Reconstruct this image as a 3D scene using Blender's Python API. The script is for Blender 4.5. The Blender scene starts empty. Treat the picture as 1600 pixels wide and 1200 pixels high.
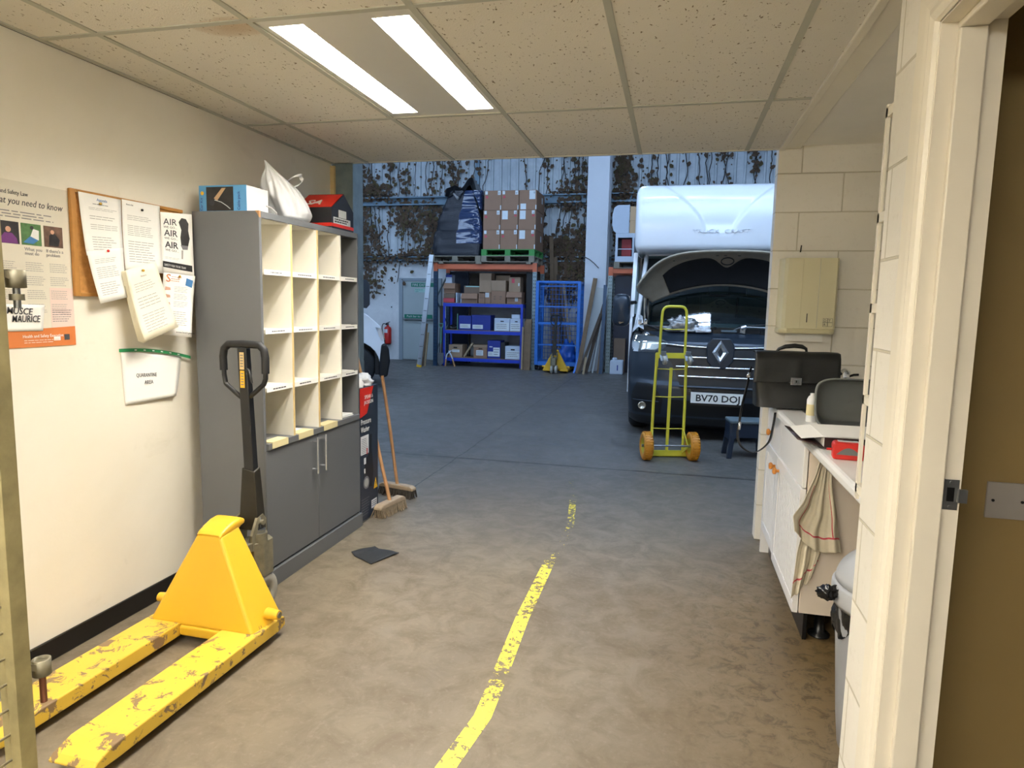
import bpy, math, random
from math import sin, cos, pi, radians, sqrt, atan2
from mathutils import Vector, Matrix, noise

# ------------------------------------------------------------------ camera, world, exposure
SC = bpy.context.scene
COL = SC.collection
cam_d = bpy.data.cameras.new('camera')
cam = bpy.data.objects.new('camera', cam_d)
COL.objects.link(cam)
SC.camera = cam
cam_d.sensor_width = 36.0
cam_d.lens = 1041.03 / 1600 * 36.0
cam_d.clip_start = 0.02
cam_d.clip_end = 100
_yaw, _pit, _rol = -0.23436375, -0.11808324, -0.0199785
_f = Vector((sin(_yaw) * cos(_pit), cos(_yaw) * cos(_pit), sin(_pit)))
_r = Vector((cos(_yaw), -sin(_yaw), 0))
_d = _f.cross(_r)
_r2 = cos(_rol) * _r + sin(_rol) * _d
_d2 = -sin(_rol) * _r + cos(_rol) * _d
cam.matrix_world = Matrix(((_r2.x, -_d2.x, -_f.x, 0), (_r2.y, -_d2.y, -_f.y, 0), (_r2.z, -_d2.z, -_f.z, 1.4), (0, 0, 0, 1)))

W = bpy.data.worlds.new('world')
SC.world = W
W.use_nodes = True
W.node_tree.nodes['Background'].inputs[0].default_value = (0.55, 0.72, 1.0, 1)
W.node_tree.nodes['Background'].inputs[1].default_value = 0.3
SC.view_settings.view_transform = 'Standard'
SC.view_settings.look = 'None'
SC.view_settings.gamma = 1.0
SC.view_settings.exposure = 0.42
SC.view_settings.use_curve_mapping = False

OFFICE_LIGHT = 84.0          # radiance of the office fitting's diffusers
HALL_LIGHT = 44.0            # radiance of the hall's hanging fittings
HALL_COL = (0.50, 0.69, 1.0, 1)
ROOM_COL = (1.0, 0.955, 0.885, 1)

# ------------------------------------------------------------------ materials
def C(h, a=1.0):
    h = h.lstrip('#')
    v = [int(h[i:i + 2], 16) / 255 for i in (0, 2, 4)]
    return tuple(x / 12.92 if x <= 0.04045 else ((x + 0.055) / 1.055) ** 2.4 for x in v) + (a,)

M = {}
class NT:
    def __init__(s, name):
        s.m = bpy.data.materials.new(name)
        s.m.use_nodes = True
        s.t = s.m.node_tree
        s.b = s.t.nodes['Principled BSDF']
        M[name] = s.m
    def n(s, t, **k):
        nd = s.t.nodes.new(t)
        for a, v in k.items():
            if a.startswith('_'):
                nd.inputs[a[1:].replace('_', ' ')].default_value = v
            elif a.startswith('i') and a[1:].isdigit():
                nd.inputs[int(a[1:])].default_value = v
            else:
                setattr(nd, a, v)
        return nd
    def l(s, a, b):
        s.t.links.new(a, b)
    def noise(s, scale, detail=4, rough=0.6, vec=None, dist=0.0):
        nd = s.n('ShaderNodeTexNoise', _Scale=scale, _Detail=detail, _Roughness=rough, _Distortion=dist)
        s.l(vec if vec else s.pos(), nd.inputs['Vector'])
        return nd.outputs['Fac']
    def pos(s):
        if not hasattr(s, '_p'):
            s._p = s.n('ShaderNodeNewGeometry').outputs['Position']
        return s._p
    def obj(s):
        if not hasattr(s, '_o'):
            s._o = s.n('ShaderNodeTexCoord').outputs['Object']
        return s._o
    def ramp(s, fac, stops):
        nd = s.n('ShaderNodeValToRGB')
        e = nd.color_ramp.elements
        while len(e) < len(stops):
            e.new(0.5)
        for i, (p, c) in enumerate(stops):
            e[i].position = p
            e[i].color = c if len(c) == 4 else tuple(c) + (1,)
        s.l(fac, nd.inputs[0])
        return nd.outputs[0]
    def mix(s, fac, a, b):
        nd = s.n('ShaderNodeMix', data_type='RGBA')
        for i, v in ((0, fac), (6, a), (7, b)):
            if isinstance(v, (int, float)):
                nd.inputs[i].default_value = v
            elif isinstance(v, tuple):
                nd.inputs[i].default_value = v
            else:
                s.l(v, nd.inputs[i])
        return nd.outputs[2]
    def math(s, op, a, b=0.0, clamp=False):
        nd = s.n('ShaderNodeMath', operation=op, use_clamp=clamp)
        for i, v in ((0, a), (1, b)):
            if isinstance(v, (int, float)):
                nd.inputs[i].default_value = v
            else:
                s.l(v, nd.inputs[i])
        return nd.outputs[0]
    def xyz(s, v):
        nd = s.n('ShaderNodeSeparateXYZ')
        s.l(v, nd.inputs[0])
        return nd.outputs
    def bump(s, h, dist=0.002, strength=1.0):
        nd = s.n('ShaderNodeBump', _Distance=dist, _Strength=strength)
        s.l(h, nd.inputs['Height'])
        s.l(nd.outputs[0], s.b.inputs['Normal'])

BK = (0, 0, 0, 1)
WH = (1, 1, 1, 1)

def mat(name, col, rough=0.5, metal=0.0, var=0.12, scale=6.0, bump=0.0, col2=None, coat=0.0, wear=None, spec=0.5):
    """plain material with a gentle mottling; wear=(colour, threshold, scale) adds chipped patches"""
    s = NT(name)
    c = C(col)
    c2 = C(col2) if col2 else tuple(max(0, x * (1 - var)) for x in c[:3]) + (1,)
    f = s.noise(scale, 5, 0.6, s.obj())
    out = s.mix(s.ramp(f, [(0.3, BK), (0.7, WH)]), c2, c)
    if wear:
        wn = s.noise(wear[2], 6, 0.7, s.obj(), 0.6)
        out = s.mix(s.ramp(wn, [(wear[1], BK), (wear[1] + 0.02, WH)]), out, C(wear[0]))
    s.l(out, s.b.inputs['Base Color'])
    s.b.inputs['Roughness'].default_value = rough
    s.b.inputs['Metallic'].default_value = metal
    s.b.inputs['Coat Weight'].default_value = coat
    s.b.inputs['Specular IOR Level'].default_value = spec
    if bump:
        s.bump(s.noise(scale * 8, 4, 0.6, s.obj()), bump)
    return s

# building surfaces
def make_building_materials():
    # concrete floor
    s = NT('concrete_floor')
    p = s.pos()
    x, y, z = s.xyz(p)
    n1 = s.noise(0.9, 6, 0.65, p, 0.8)
    n2 = s.noise(7, 8, 0.7, p, 0.6)
    n3 = s.noise(45, 4, 0.6, p)
    base = s.mix(s.ramp(n1, [(0.3, BK), (0.7, WH)]), C('#6c6252'), C('#807562'))
    base = s.mix(s.math('MULTIPLY', s.ramp(n2, [(0.42, BK), (0.66, WH)]), 0.55), base, C('#584b38'))
    base = s.mix(s.math('MULTIPLY', s.ramp(n3, [(0.55, BK), (0.72, WH)]), 0.35), base, C('#8c8275'))
    # floor turns greyer towards the hall: its cooler light is put into the colour
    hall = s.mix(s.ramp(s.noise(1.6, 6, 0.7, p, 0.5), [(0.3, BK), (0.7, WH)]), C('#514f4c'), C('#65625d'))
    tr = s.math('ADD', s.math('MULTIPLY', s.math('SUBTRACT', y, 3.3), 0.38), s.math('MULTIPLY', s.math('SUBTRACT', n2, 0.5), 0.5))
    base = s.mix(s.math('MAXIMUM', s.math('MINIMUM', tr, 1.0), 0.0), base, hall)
    # oily stains by the sink unit
    dx = s.math('SUBTRACT', x, 0.75)
    dy = s.math('SUBTRACT', y, 2.75)
    dd = s.math('SQRT', s.math('ADD', s.math('MULTIPLY', dx, dx), s.math('MULTIPLY', s.math('MULTIPLY', dy, dy), 0.35)))
    st = s.math('ADD', dd, s.math('MULTIPLY', s.math('SUBTRACT', n2, 0.5), 0.55))
    base = s.mix(s.ramp(st, [(0.1, WH), (0.42, BK)]), base, C('#33291a'))
    dd2 = s.math('ADD', dd, s.math('MULTIPLY', s.math('SUBTRACT', n1, 0.5), 0.9))
    base = s.mix(s.math('MULTIPLY', s.ramp(dd2, [(0.2, WH), (1.15, BK)]), 0.6), base, C('#6d5836'))
    n4 = s.noise(16, 6, 0.75, p, 0.8)
    base = s.mix(s.math('MULTIPLY', s.ramp(dd2, [(0.1, WH), (0.9, BK)]), s.ramp(n4, [(0.50, BK), (0.60, WH)])), base, C('#3a3018'))
    # saw-cut seams
    wob = s.math('MULTIPLY', s.math('SUBTRACT', s.noise(3, 3, 0.5, p), 0.5), 0.05)
    sy = s.math('ABSOLUTE', s.math('ADD', s.math('SUBTRACT', y, 5.71), wob))
    sx = s.math('ABSOLUTE', s.math('ADD', s.math('ADD', x, 1.87), wob))
    sx = s.math('ADD', sx, s.math('MULTIPLY', s.math('LESS_THAN', y, 2.75), 1.0))
    seam = s.math('MINIMUM', s.math('MULTIPLY', sy, 0.75), s.math('MULTIPLY', sx, 1.7))
    base = s.mix(s.ramp(seam, [(0.007, WH), (0.014, BK)]), base, C('#2a2723'))
    s.l(base, s.b.inputs['Base Color'])
    s.l(s.ramp(n2, [(0.3, (0.36, 0.36, 0.36, 1)), (0.7, (0.6, 0.6, 0.6, 1))]), s.b.inputs['Roughness'])
    s.bump(n2, 0.002, 0.5)
    # painted plaster
    s = NT('plaster')
    p = s.pos()
    n1 = s.noise(1.3, 5, 0.6, p, 0.6)
    col = s.mix(s.ramp(n1, [(0.35, BK), (0.7, WH)]), C('#e3dcca'), C('#ebe5d6'))
    sm = s.noise(2.2, 6, 0.7, p, 1.5)
    col = s.mix(s.math('MULTIPLY', s.ramp(sm, [(0.6, BK), (0.75, WH)]), 0.25), col, C('#b5ab93'))
    s.l(col, s.b.inputs['Base Color'])
    s.b.inputs['Roughness'].default_value = 0.55
    s.bump(s.noise(60, 3, 0.5, p), 0.0008, 0.4)
    # painted blockwork; one version per direction it runs
    for nm, ax in (('blocks_x', 0), ('blocks_y', 1)):
        s = NT(nm)
        xyz = s.xyz(s.pos())
        cmb = s.n('ShaderNodeCombineXYZ')
        s.l(xyz[ax], cmb.inputs[0])
        s.l(xyz[2], cmb.inputs[1])
        br = s.n('ShaderNodeTexBrick', _Scale=1.0, _Mortar_Size=0.004, _Mortar_Smooth=0.3, _Brick_Width=0.45, _Row_Height=0.218)
        s.l(cmb.outputs[0], br.inputs['Vector'])
        br.inputs['Color1'].default_value = C('#e2ddd0')
        br.inputs['Color2'].default_value = C('#eae6db')
        br.inputs['Mortar'].default_value = C('#c9c2ae')
        n2 = s.noise(30, 5, 0.7, s.pos())
        col = s.mix(s.math('MULTIPLY', s.ramp(n2, [(0.55, BK), (0.75, WH)]), 0.25), br.outputs['Color'], C('#b9b09a'))
        s.l(col, s.b.inputs['Base Color'])
        s.b.inputs['Roughness'].default_value = 0.5
        h = s.math('SUBTRACT', s.math('MULTIPLY', n2, 0.35), s.math('MULTIPLY', br.outputs['Fac'], 1.0))
        s.bump(h, 0.004, 0.8)
    # fissured ceiling tile
    s = NT('ceiling_tile')
    p = s.pos()
    map_ = s.n('ShaderNodeMapping', _Scale=(1.0, 0.55, 1.0))
    s.l(p, map_.inputs[0])
    f = s.noise(95, 2, 0.5, map_.outputs[0], 0.3)
    spk = s.ramp(f, [(0.67, BK), (0.70, WH)])
    f2 = s.noise(1.2, 5, 0.6, p)
    col = s.mix(f2, C('#dcd6c8'), C('#e9e3d6'))
    col = s.mix(spk, col, C('#87795f'))
    dx = s.xyz(p)
    d1 = s.math('SUBTRACT', dx[0], -1.50)
    d2 = s.math('SUBTRACT', dx[1], 2.10)
    dd = s.math('SQRT', s.math('ADD', s.math('MULTIPLY', d1, d1), s.math('MULTIPLY', s.math('MULTIPLY', d2, d2), 4.0)))
    dd = s.math('ADD', dd, s.math('MULTIPLY', s.math('SUBTRACT', s.noise(12, 4, 0.6, p), 0.5), 0.12))
    stn = s.ramp(dd, [(0.03, (0.6, 0.6, 0.6, 1)), (0.13, (0.3, 0.3, 0.3, 1)), (0.16, BK)])
    col = s.mix(stn, col, C('#b08c5c'))
    s.l(col, s.b.inputs['Base Color'])
    s.b.inputs['Roughness'].default_value = 0.9
    s.bump(s.math('SUBTRACT', s.noise(220, 2, 0.5, p), s.math('MULTIPLY', spk, 1.5)), 0.002, 0.6)
    # box-profile cladding (ribs are geometry) and hall blockwork
    s = NT('cladding')
    xyz = s.xyz(s.pos())
    n2 = s.noise(1.5, 6, 0.7, s.pos(), 0.5)
    col = s.mix(s.ramp(n2, [(0.35, BK), (0.7, WH)]), C('#a9b2b8'), C('#c9d0d4'))
    s.l(col, s.b.inputs['Base Color'])
    s.b.inputs['Roughness'].default_value = 0.45
    s = NT('hall_white')
    n2 = s.noise(2.0, 6, 0.7, s.pos(), 0.5)
    col = s.mix(s.ramp(n2, [(0.35, BK), (0.7, WH)]), C('#c9ccce'), C('#dddfe0'))
    s.l(col, s.b.inputs['Base Color'])
    s.b.inputs['Roughness'].default_value = 0.6
    # worn yellow floor paint
    s = NT('floor_paint')
    p = s.pos()
    x, y, z = s.xyz(p)
    n2 = s.noise(38, 5, 0.75, p, 0.4)
    n1 = s.noise(5, 3, 0.6, p)
    f = s.math('ADD', s.math('MULTIPLY', n2, 0.7), s.math('MULTIPLY', n1, 0.3))
    cr = s.n('ShaderNodeValToRGB')
    # worn away further from the camera: threshold rises with y
    e = cr.color_ramp.elements
    cr.color_ramp.interpolation = 'LINEAR'
    s.l(s.math('DIVIDE', y, 6.0), cr.inputs[0])
    vals = [(0.0, 0.45), (0.36, 0.455), (0.385, 0.60), (0.40, 0.45), (0.55, 0.475), (0.575, 0.52), (0.60, 0.575), (0.68, 0.565), (0.75, 0.50), (0.80, 0.56), (0.92, 0.60)]
    while len(e) < len(vals):
        e.new(0.5)
    for i, (q, v) in enumerate(vals):
        e[i].position = q
        e[i].color = (v, v, v, 1)
    vis = s.ramp(s.math('SUBTRACT', f, cr.outputs[0]), [(0.0, BK), (0.012, WH)])
    s.l(vis, s.b.inputs['Alpha'])
    s.b.inputs['Base Color'].default_value = C('#eedc55')
    s.b.inputs['Roughness'].default_value = 0.6

make_building_materials()

def emit(name, col, strength):
    s = NT(name)
    s.b.inputs['Base Color'].default_value = (0.9, 0.9, 0.9, 1)
    s.b.inputs['Emission Color'].default_value = col
    s.b.inputs['Emission Strength'].default_value = strength

emit('office_tube', ROOM_COL, OFFICE_LIGHT)
emit('added_batten_tube', ROOM_COL, 56.0)  # tubes of the added lamps behind the camera
emit('hall_tube', HALL_COL, HALL_LIGHT)
emit('added_hall_glow', (0.50, 0.70, 1.0, 1), 5.6)  # glow of the added, unseen high panes

def glass(name, tint, alpha, rough=0.03):
    s = NT(name)
    t = s.t
    tr = s.n('ShaderNodeBsdfTransparent')
    tr.inputs[0].default_value = tint
    gl = s.n('ShaderNodeBsdfGlossy', _Roughness=rough)
    gl.inputs[0].default_value = (1, 1, 1, 1)
    fr = s.n('ShaderNodeFresnel', _IOR=1.5)
    mx = s.n('ShaderNodeMixShader')
    s.l(s.math('ADD', fr.outputs[0], alpha), mx.inputs[0])
    s.l(tr.outputs[0], mx.inputs[1])
    s.l(gl.outputs[0], mx.inputs[2])
    s.l(mx.outputs[0], t.nodes['Material Output'].inputs[0])

glass('windscreen_glass', (0.35, 0.5, 0.5, 1), 0.06)
glass('lamp_glass', (0.85, 0.9, 0.95, 1), 0.12)
glass('clear_plastic', (0.75, 0.85, 0.9, 1), 0.02, 0.15)

for a in (
    ('trim_paint', '#e8e1cf', 0.4, 0, 0.06, 4), ('jamb_paint', '#e2dac8', 0.42, 0, 0.08, 4),
    ('side_room_wall', '#8d774a', 0.6, 0, 0.1, 2), ('black_gloss', '#0b0b0c', 0.35, 0, 0.1, 8),
    ('white_grid', '#b9b8a8', 0.5, 0, 0.05, 6), ('fitting_white', '#d9d6cc', 0.35, 0, 0.03, 6),
    ('recess_ceiling', '#efebe0', 0.7, 0, 0.08, 2), ('galvanised', '#8b9a9c', 0.45, 0.6, 0.25, 14),
    ('grey_board', '#636567', 0.42, 0, 0.04, 3), ('white_board', '#e9e4d6', 0.35, 0, 0.03, 4),
    ('edge_tape', '#d9bd84', 0.5, 0, 0.1, 12), ('cream_pad', '#dccf9f', 0.6, 0, 0.06, 12),
    ('chrome', '#d9dce0', 0.24, 0.85, 0.05, 10), ('steel', '#9a9d9f', 0.35, 0.9, 0.2, 10),
    ('dirty_metal', '#908a74', 0.5, 0.45, 0.45, 16), ('black_paint', '#17181a', 0.4, 0.0, 0.25, 9),
    ('dark_brown_metal', '#2f2c24', 0.45, 0.3, 0.4, 14), ('rubber', '#141517', 0.6, 0, 0.2, 12),
    ('nylon_wheel', '#a8a69c', 0.45, 0, 0.2, 8), ('paper', '#efede6', 0.75, 0, 0.02, 3),
    ('paper_cream', '#efe8cf', 0.75, 0, 0.03, 3), ('ink', '#3a3a40', 0.7, 0, 0.1, 9),
    ('ink_pale', '#a5a39c', 0.8, 0, 0.1, 9), ('ink_mid', '#77767a', 0.8, 0, 0.1, 9),
    ('poster_paper', '#d9d2c0', 0.6, 0, 0.05, 3), ('poster_pink', '#e0c8bc', 0.6, 0, 0.05, 3),
    ('poster_orange', '#c9743a', 0.6, 0, 0.08, 5),
    ('cork', '#c08a4a', 0.9, 0, 0.3, 60), ('cork_frame', '#b07c38', 0.5, 0, 0.2, 20),
    ('green_tape', '#2f8a55', 0.5, 0, 0.1, 8), ('red_plastic', '#c3241c', 0.35, 0, 0.06, 8),
    ('red_card', '#cf2a1c', 0.45, 0, 0.06, 8), ('black_card', '#1b1b1e', 0.5, 0, 0.12, 8),
    ('dark_card', '#2b3340', 0.4, 0, 0.2, 8), ('blue_card', '#5b9fd2', 0.4, 0, 0.06, 8),
    ('white_card', '#e8e8e6', 0.5, 0, 0.03, 8), ('dark_photo', '#2c2a2b', 0.4, 0, 0.6, 30),
    ('skin_print', '#c99b80', 0.6, 0, 0.1, 30), ('purple_print', '#6b2d74', 0.6, 0, 0.2, 30),
    ('green_print', '#4f7a44', 0.6, 0, 0.5, 50), ('brown_print', '#6b4f3e', 0.6, 0, 0.5, 50),
    ('blue_print', '#3c77ad', 0.6, 0, 0.2, 40), ('yellow_label', '#e6b422', 0.5, 0, 0.1, 20),
    ('broom_wood', '#b98a5c', 0.6, 0, 0.25, 12), ('broom_head', '#a8947a', 0.7, 0, 0.2, 20),
    ('bristle', '#4b443b', 0.9, 0, 0.4, 60), ('bristle_tan', '#8b7a62', 0.9, 0, 0.4, 60),
    ('dark_mat', '#25282b', 0.75, 0, 0.25, 20), ('cage_steel', '#b3a87c', 0.42, 0.45, 0.35, 14),
    ('wire_steel', '#b0a891', 0.4, 0.8, 0.2, 14), ('copper_pin', '#8a5a44', 0.5, 0.6, 0.2, 14),
    ('cupboard_white', '#e6e5e3', 0.32, 0, 0.02, 3), ('panel_pink', '#dccfbe', 0.5, 0, 0.05, 3),
    ('worktop', '#e3e2de', 0.3, 0, 0.03, 5), ('pine_knob', '#c07a2c', 0.35, 0, 0.2, 20),
    ('grey_plastic', '#6a6e6c', 0.35, 0, 0.06, 5), ('bin_grey', '#8f9194', 0.4, 0, 0.05, 5),
    ('bin_grey_light', '#a3a5a8', 0.4, 0, 0.05, 5), ('black_plastic', '#111214', 0.3, 0, 0.2, 9),
    ('leather', '#0f1213', 0.5, 0, 0.3, 9), ('bag_black', '#0d0e10', 0.22, 0, 0.3, 9),
    ('dispenser_cream', '#d5ceab', 0.35, 0, 0.03, 4), ('dispenser_shade', '#c8c09a', 0.35, 0, 0.03, 4),
    ('linen', '#cdc4ac', 0.85, 0, 0.18, 12), ('linen_red', '#b33a48', 0.85, 0, 0.1, 12),
    ('dark_red_cover', '#2e1a18', 0.4, 0, 0.1, 9), ('sack_yellow', '#d3cb3f', 0.38, 0.1, 0.08, 9),
    ('tyre_orange', '#c4841f', 0.5, 0, 0.1, 12), ('rim_yellow', '#bcae30', 0.45, 0.1, 0.1, 12),
    ('stool_blue', '#172538', 0.4, 0, 0.1, 6), ('stool_top', '#5a6a72', 0.55, 0, 0.1, 6),
    ('van_white', '#dfe2e6', 0.2, 0, 0.03, 3), ('van_dark', '#27303b', 0.3, 0.25, 0.08, 5),
    ('van_black', '#0c0d10', 0.4, 0, 0.2, 6), ('bonnet_under', '#a39a8a', 0.45, 0.2, 0.25, 7),
    ('insulation', '#14151a', 0.85, 0, 0.4, 12), ('plate_white', '#e8e8e2', 0.45, 0, 0.02, 6),
    ('plate_black', '#141417', 0.5, 0, 0.05, 6), ('emblem_silver', '#e2e4e6', 0.22, 0.85, 0.04, 8),
    ('lamp_reflector', '#cfc6b4', 0.25, 0.7, 0.4, 60), ('foil', '#a9a8a6', 0.35, 0.5, 0.5, 30),
    ('rack_blue', '#29435e', 0.4, 0.2, 0.2, 10), ('rack_orange', '#c8633a', 0.45, 0, 0.1, 6),
    ('shelf_blue', '#2440b8', 0.4, 0.05, 0.08, 6), ('chipboard', '#8a7050', 0.8, 0, 0.2, 30),
    ('carton', '#8f6f58', 0.75, 0, 0.08, 6), ('carton_dark', '#74604f', 0.75, 0, 0.1, 6),
    ('carton_light', '#9a8168', 0.75, 0, 0.1, 6), ('label_white', '#cfd6d8', 0.7, 0, 0.05, 20),
    ('label_pink', '#c24c58', 0.7, 0, 0.1, 20), ('tape_clear', '#b5a489', 0.35, 0, 0.1, 20),
    ('pallet_wood', '#8b8474', 0.8, 0, 0.25, 12), ('pallet_green', '#3c8c42', 0.6, 0, 0.15, 12),
    ('archive_blue', '#1c2f86', 0.5, 0, 0.1, 8), ('archive_white', '#b9c4d2', 0.6, 0, 0.05, 8),
    ('cage_blue', '#2b6fc4', 0.4, 0.1, 0.12, 8), ('sheet_blue', '#1f56b0', 0.35, 0, 0.2, 12),
    ('timber', '#7a644c', 0.8, 0, 0.3, 8), ('timber_dark', '#4c3f33', 0.8, 0, 0.3, 8),
    ('timber_pale', '#a08c6e', 0.8, 0, 0.2, 8), ('board_white', '#b6bcbc', 0.6, 0, 0.06, 5),
    ('aluminium', '#cdd3d8', 0.35, 0.7, 0.08, 6), ('door_grey', '#a9b4b4', 0.5, 0, 0.05, 4),
    ('door_frame_grey', '#8f9ba3', 0.5, 0, 0.08, 4), ('sign_green', '#12745c', 0.5, 0, 0.05, 6),
    ('sign_pale', '#9fc7c0', 0.5, 0, 0.05, 6), ('vine_leaf', '#5e4a38', 0.9, 0, 0.45, 3),
    ('vine_leaf_green', '#5a4e30', 0.9, 0, 0.45, 3), ('vine_stem', '#2f241c', 0.9, 0, 0.3, 6),
    ('column_white', '#c9cdd3', 0.5, 0, 0.05, 2), ('purlin_blue', '#6d8494', 0.45, 0.3, 0.15, 8),
    ('roof_sheet', '#8d959a', 0.6, 0, 0.1, 2), ('tool_green', '#5b8f80', 0.5, 0, 0.1, 8),
    ('brass', '#c09a3c', 0.35, 0.6, 0.1, 8), ('tan_card', '#c0a07a', 0.7, 0, 0.06, 6),
    ('plywood_red', '#a03030', 0.6, 0, 0.1, 6), ('dark_blue_sheet', '#141d33', 0.45, 0, 0.2, 4),
    ('wood_board', '#6b5540', 0.8, 0, 0.2, 8), ('socket_plate', '#a8a29a', 0.4, 0.2, 0.05, 9),
):
    mat(*a)
# crumpled / woven / worn specials
mat('truck_yellow', '#dfae2a', 0.38, 0, 0.06, 5, wear=('#75603c', 0.655, 9))
mat('fork_yellow', '#dcb63f', 0.42, 0, 0.08, 5, wear=('#80684a', 0.555, 15))
mat('carrier_bag', '#eceef0', 0.35, 0, 0.03, 8, bump=0.002)
mat('stretch_wrap', '#0c1220', 0.16, 0, 0.3, 8, bump=0.006)
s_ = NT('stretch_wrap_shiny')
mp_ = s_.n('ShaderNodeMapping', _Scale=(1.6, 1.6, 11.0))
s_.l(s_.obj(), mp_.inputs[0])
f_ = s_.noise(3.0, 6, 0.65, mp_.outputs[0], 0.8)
s_.l(s_.mix(f_, C('#0b1630'), C('#2c4a80')), s_.b.inputs['Base Color'])  # lighter blue streaks: the film's highlights put into its colour
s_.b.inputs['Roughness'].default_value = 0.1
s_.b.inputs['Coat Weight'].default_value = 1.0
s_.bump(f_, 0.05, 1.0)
mat('cloth_crumple', '#d9dcdf', 0.6, 0, 0.05, 8, bump=0.003)

# ------------------------------------------------------------------ mesh builder
class MB:
    def __init__(s, m='paper'):
        s.v = []; s.f = []; s.mi = []; s.sm = []; s.mats = []
        s.m = m
        s.X = Matrix.Identity(4)
    def _add(s, vs, fs, m=None, smooth=False):
        m = m or s.m
        if m not in s.mats:
            s.mats.append(m)
        k = s.mats.index(m)
        o = len(s.v)
        s.v += [tuple(s.X @ Vector(p)) for p in vs]
        for f in fs:
            s.f.append([o + i for i in f]); s.mi.append(k); s.sm.append(smooth)
        return s
    def box(s, lo, hi, m=None):
        x0, y0, z0 = lo; x1, y1, z1 = hi
        vs = [(x0, y0, z0), (x1, y0, z0), (x1, y1, z0), (x0, y1, z0), (x0, y0, z1), (x1, y0, z1), (x1, y1, z1), (x0, y1, z1)]
        return s._add(vs, [(0, 3, 2, 1), (4, 5, 6, 7), (0, 1, 5, 4), (1, 2, 6, 5), (2, 3, 7, 6), (3, 0, 4, 7)], m)
    def rbox(s, c, size, rot=(0, 0, 0), m=None):
        from mathutils import Euler
        o = s.X
        s.X = o @ Matrix.Translation(c) @ Euler(rot).to_matrix().to_4x4()
        h = [q / 2 for q in size]
        s.box((-h[0], -h[1], -h[2]), (h[0], h[1], h[2]), m)
        s.X = o
        return s
    def bar(s, a, b, w, t, m=None, up=(0, 0, 1)):
        """rectangular bar from a to b, w across, t deep"""
        a = Vector(a); b = Vector(b); d = b - a; L = d.length; d.normalize()
        u = Vector(up)
        if abs(d.dot(u)) > 0.95:
            u = Vector((0, 1, 0))
        r = d.cross(u).normalized(); q = r.cross(d).normalized()
        o = s.X
        s.X = o @ Matrix(((r.x, q.x, d.x, a.x), (r.y, q.y, d.y, a.y), (r.z, q.z, d.z, a.z), (0, 0, 0, 1)))
        s.box((-w / 2, -t / 2, 0), (w / 2, t / 2, L), m)
        s.X = o
        return s
    def prism(s, poly, axis, a, b, m=None):
        """2-D polygon swept along an axis: axis 0 -> poly is (y,z), 1 -> (x,z), 2 -> (x,y)"""
        def P(p, t):
            return (t, p[0], p[1]) if axis == 0 else ((p[0], t, p[1]) if axis == 1 else (p[0], p[1], t))
        n = len(poly)
        vs = [P(p, a) for p in poly] + [P(p, b) for p in poly]
        fs = [tuple(range(n - 1, -1, -1)), tuple(range(n, 2 * n))] + [(i, (i + 1) % n, n + (i + 1) % n, n + i) for i in range(n)]
        return s._add(vs, fs, m)
    def cyl(s, a, b, r0, r1=None, n=16, m=None, smooth=True):
        r1 = r0 if r1 is None else r1
        a = Vector(a); b = Vector(b); d = (b - a).normalized()
        u = Vector((0, 0, 1)) if abs(d.z) < 0.9 else Vector((1, 0, 0))
        r = d.cross(u).normalized(); q = d.cross(r).normalized()
        vs = []
        for c, rr in ((a, r0), (b, r1)):
            for i in range(n):
                t = 2 * pi * i / n
                vs.append(tuple(c + r * (cos(t) * rr) + q * (sin(t) * rr)))
        s._add(vs, [(i, (i + 1) % n, n + (i + 1) % n, n + i) for i in range(n)], m, smooth)
        s._add(vs[:n], [tuple(range(n - 1, -1, -1))], m)
        s._add(vs[n:], [tuple(range(n))], m)
        return s
    def tube(s, pts, r, n=10, m=None, closed=False, radii=None):
        pts = [Vector(p) for p in pts]
        k = len(pts)
        vs = []; prev = None
        for i, p in enumerate(pts):
            if closed:
                t = (pts[(i + 1) % k] - pts[i - 1]).normalized()
            else:
                t = (pts[min(i + 1, k - 1)] - pts[max(i - 1, 0)]).normalized()
            if prev is None:
                u = Vector((0, 0, 1)) if abs(t.z) < 0.9 else Vector((1, 0, 0))
                a = t.cross(u).normalized()
            else:
                a = (prev - t * prev.dot(t)).normalized()
            prev = a
            b = t.cross(a)
            rr = radii[i] if radii else r
            for j in range(n):
                w = 2 * pi * j / n
                vs.append(tuple(p + a * (cos(w) * rr) + b * (sin(w) * rr)))
        fs = []
        for i in range(k if closed else k - 1):
            o = i * n; q = ((i + 1) % k) * n
            fs += [(o + j, o + (j + 1) % n, q + (j + 1) % n, q + j) for j in range(n)]
        s._add(vs, fs, m, True)
        if not closed:
            s._add(vs[:n], [tuple(range(n - 1, -1, -1))], m)
            s._add(vs[-n:], [tuple(range(n))], m)
        return s
    def lathe(s, prof, c=(0, 0, 0), axis=2, n=28, m=None, smooth=True, cap=True):
        if len(prof) > 2 and prof[0][0] > 1e-5 and abs(prof[0][0] - prof[-1][0]) < 1e-6:
            prof = list(prof) + [prof[0]]; cap = False
        vs = []
        for r, h in prof:
            for j in range(n):
                t = 2 * pi * j / n
                p = [0, 0, 0]
                p[axis] = h
                p[(axis + 1) % 3] = r * cos(t); p[(axis + 2) % 3] = r * sin(t)
                vs.append((p[0] + c[0], p[1] + c[1], p[2] + c[2]))
        fs = []
        for i in range(len(prof) - 1):
            fs += [(i * n + j, i * n + (j + 1) % n, (i + 1) * n + (j + 1) % n, (i + 1) * n + j) for j in range(n)]
        s._add(vs, fs, m, smooth)
        if cap and prof[0][0] > 1e-5:
            s._add(vs[:n], [tuple(range(n - 1, -1, -1))], m)
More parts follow.
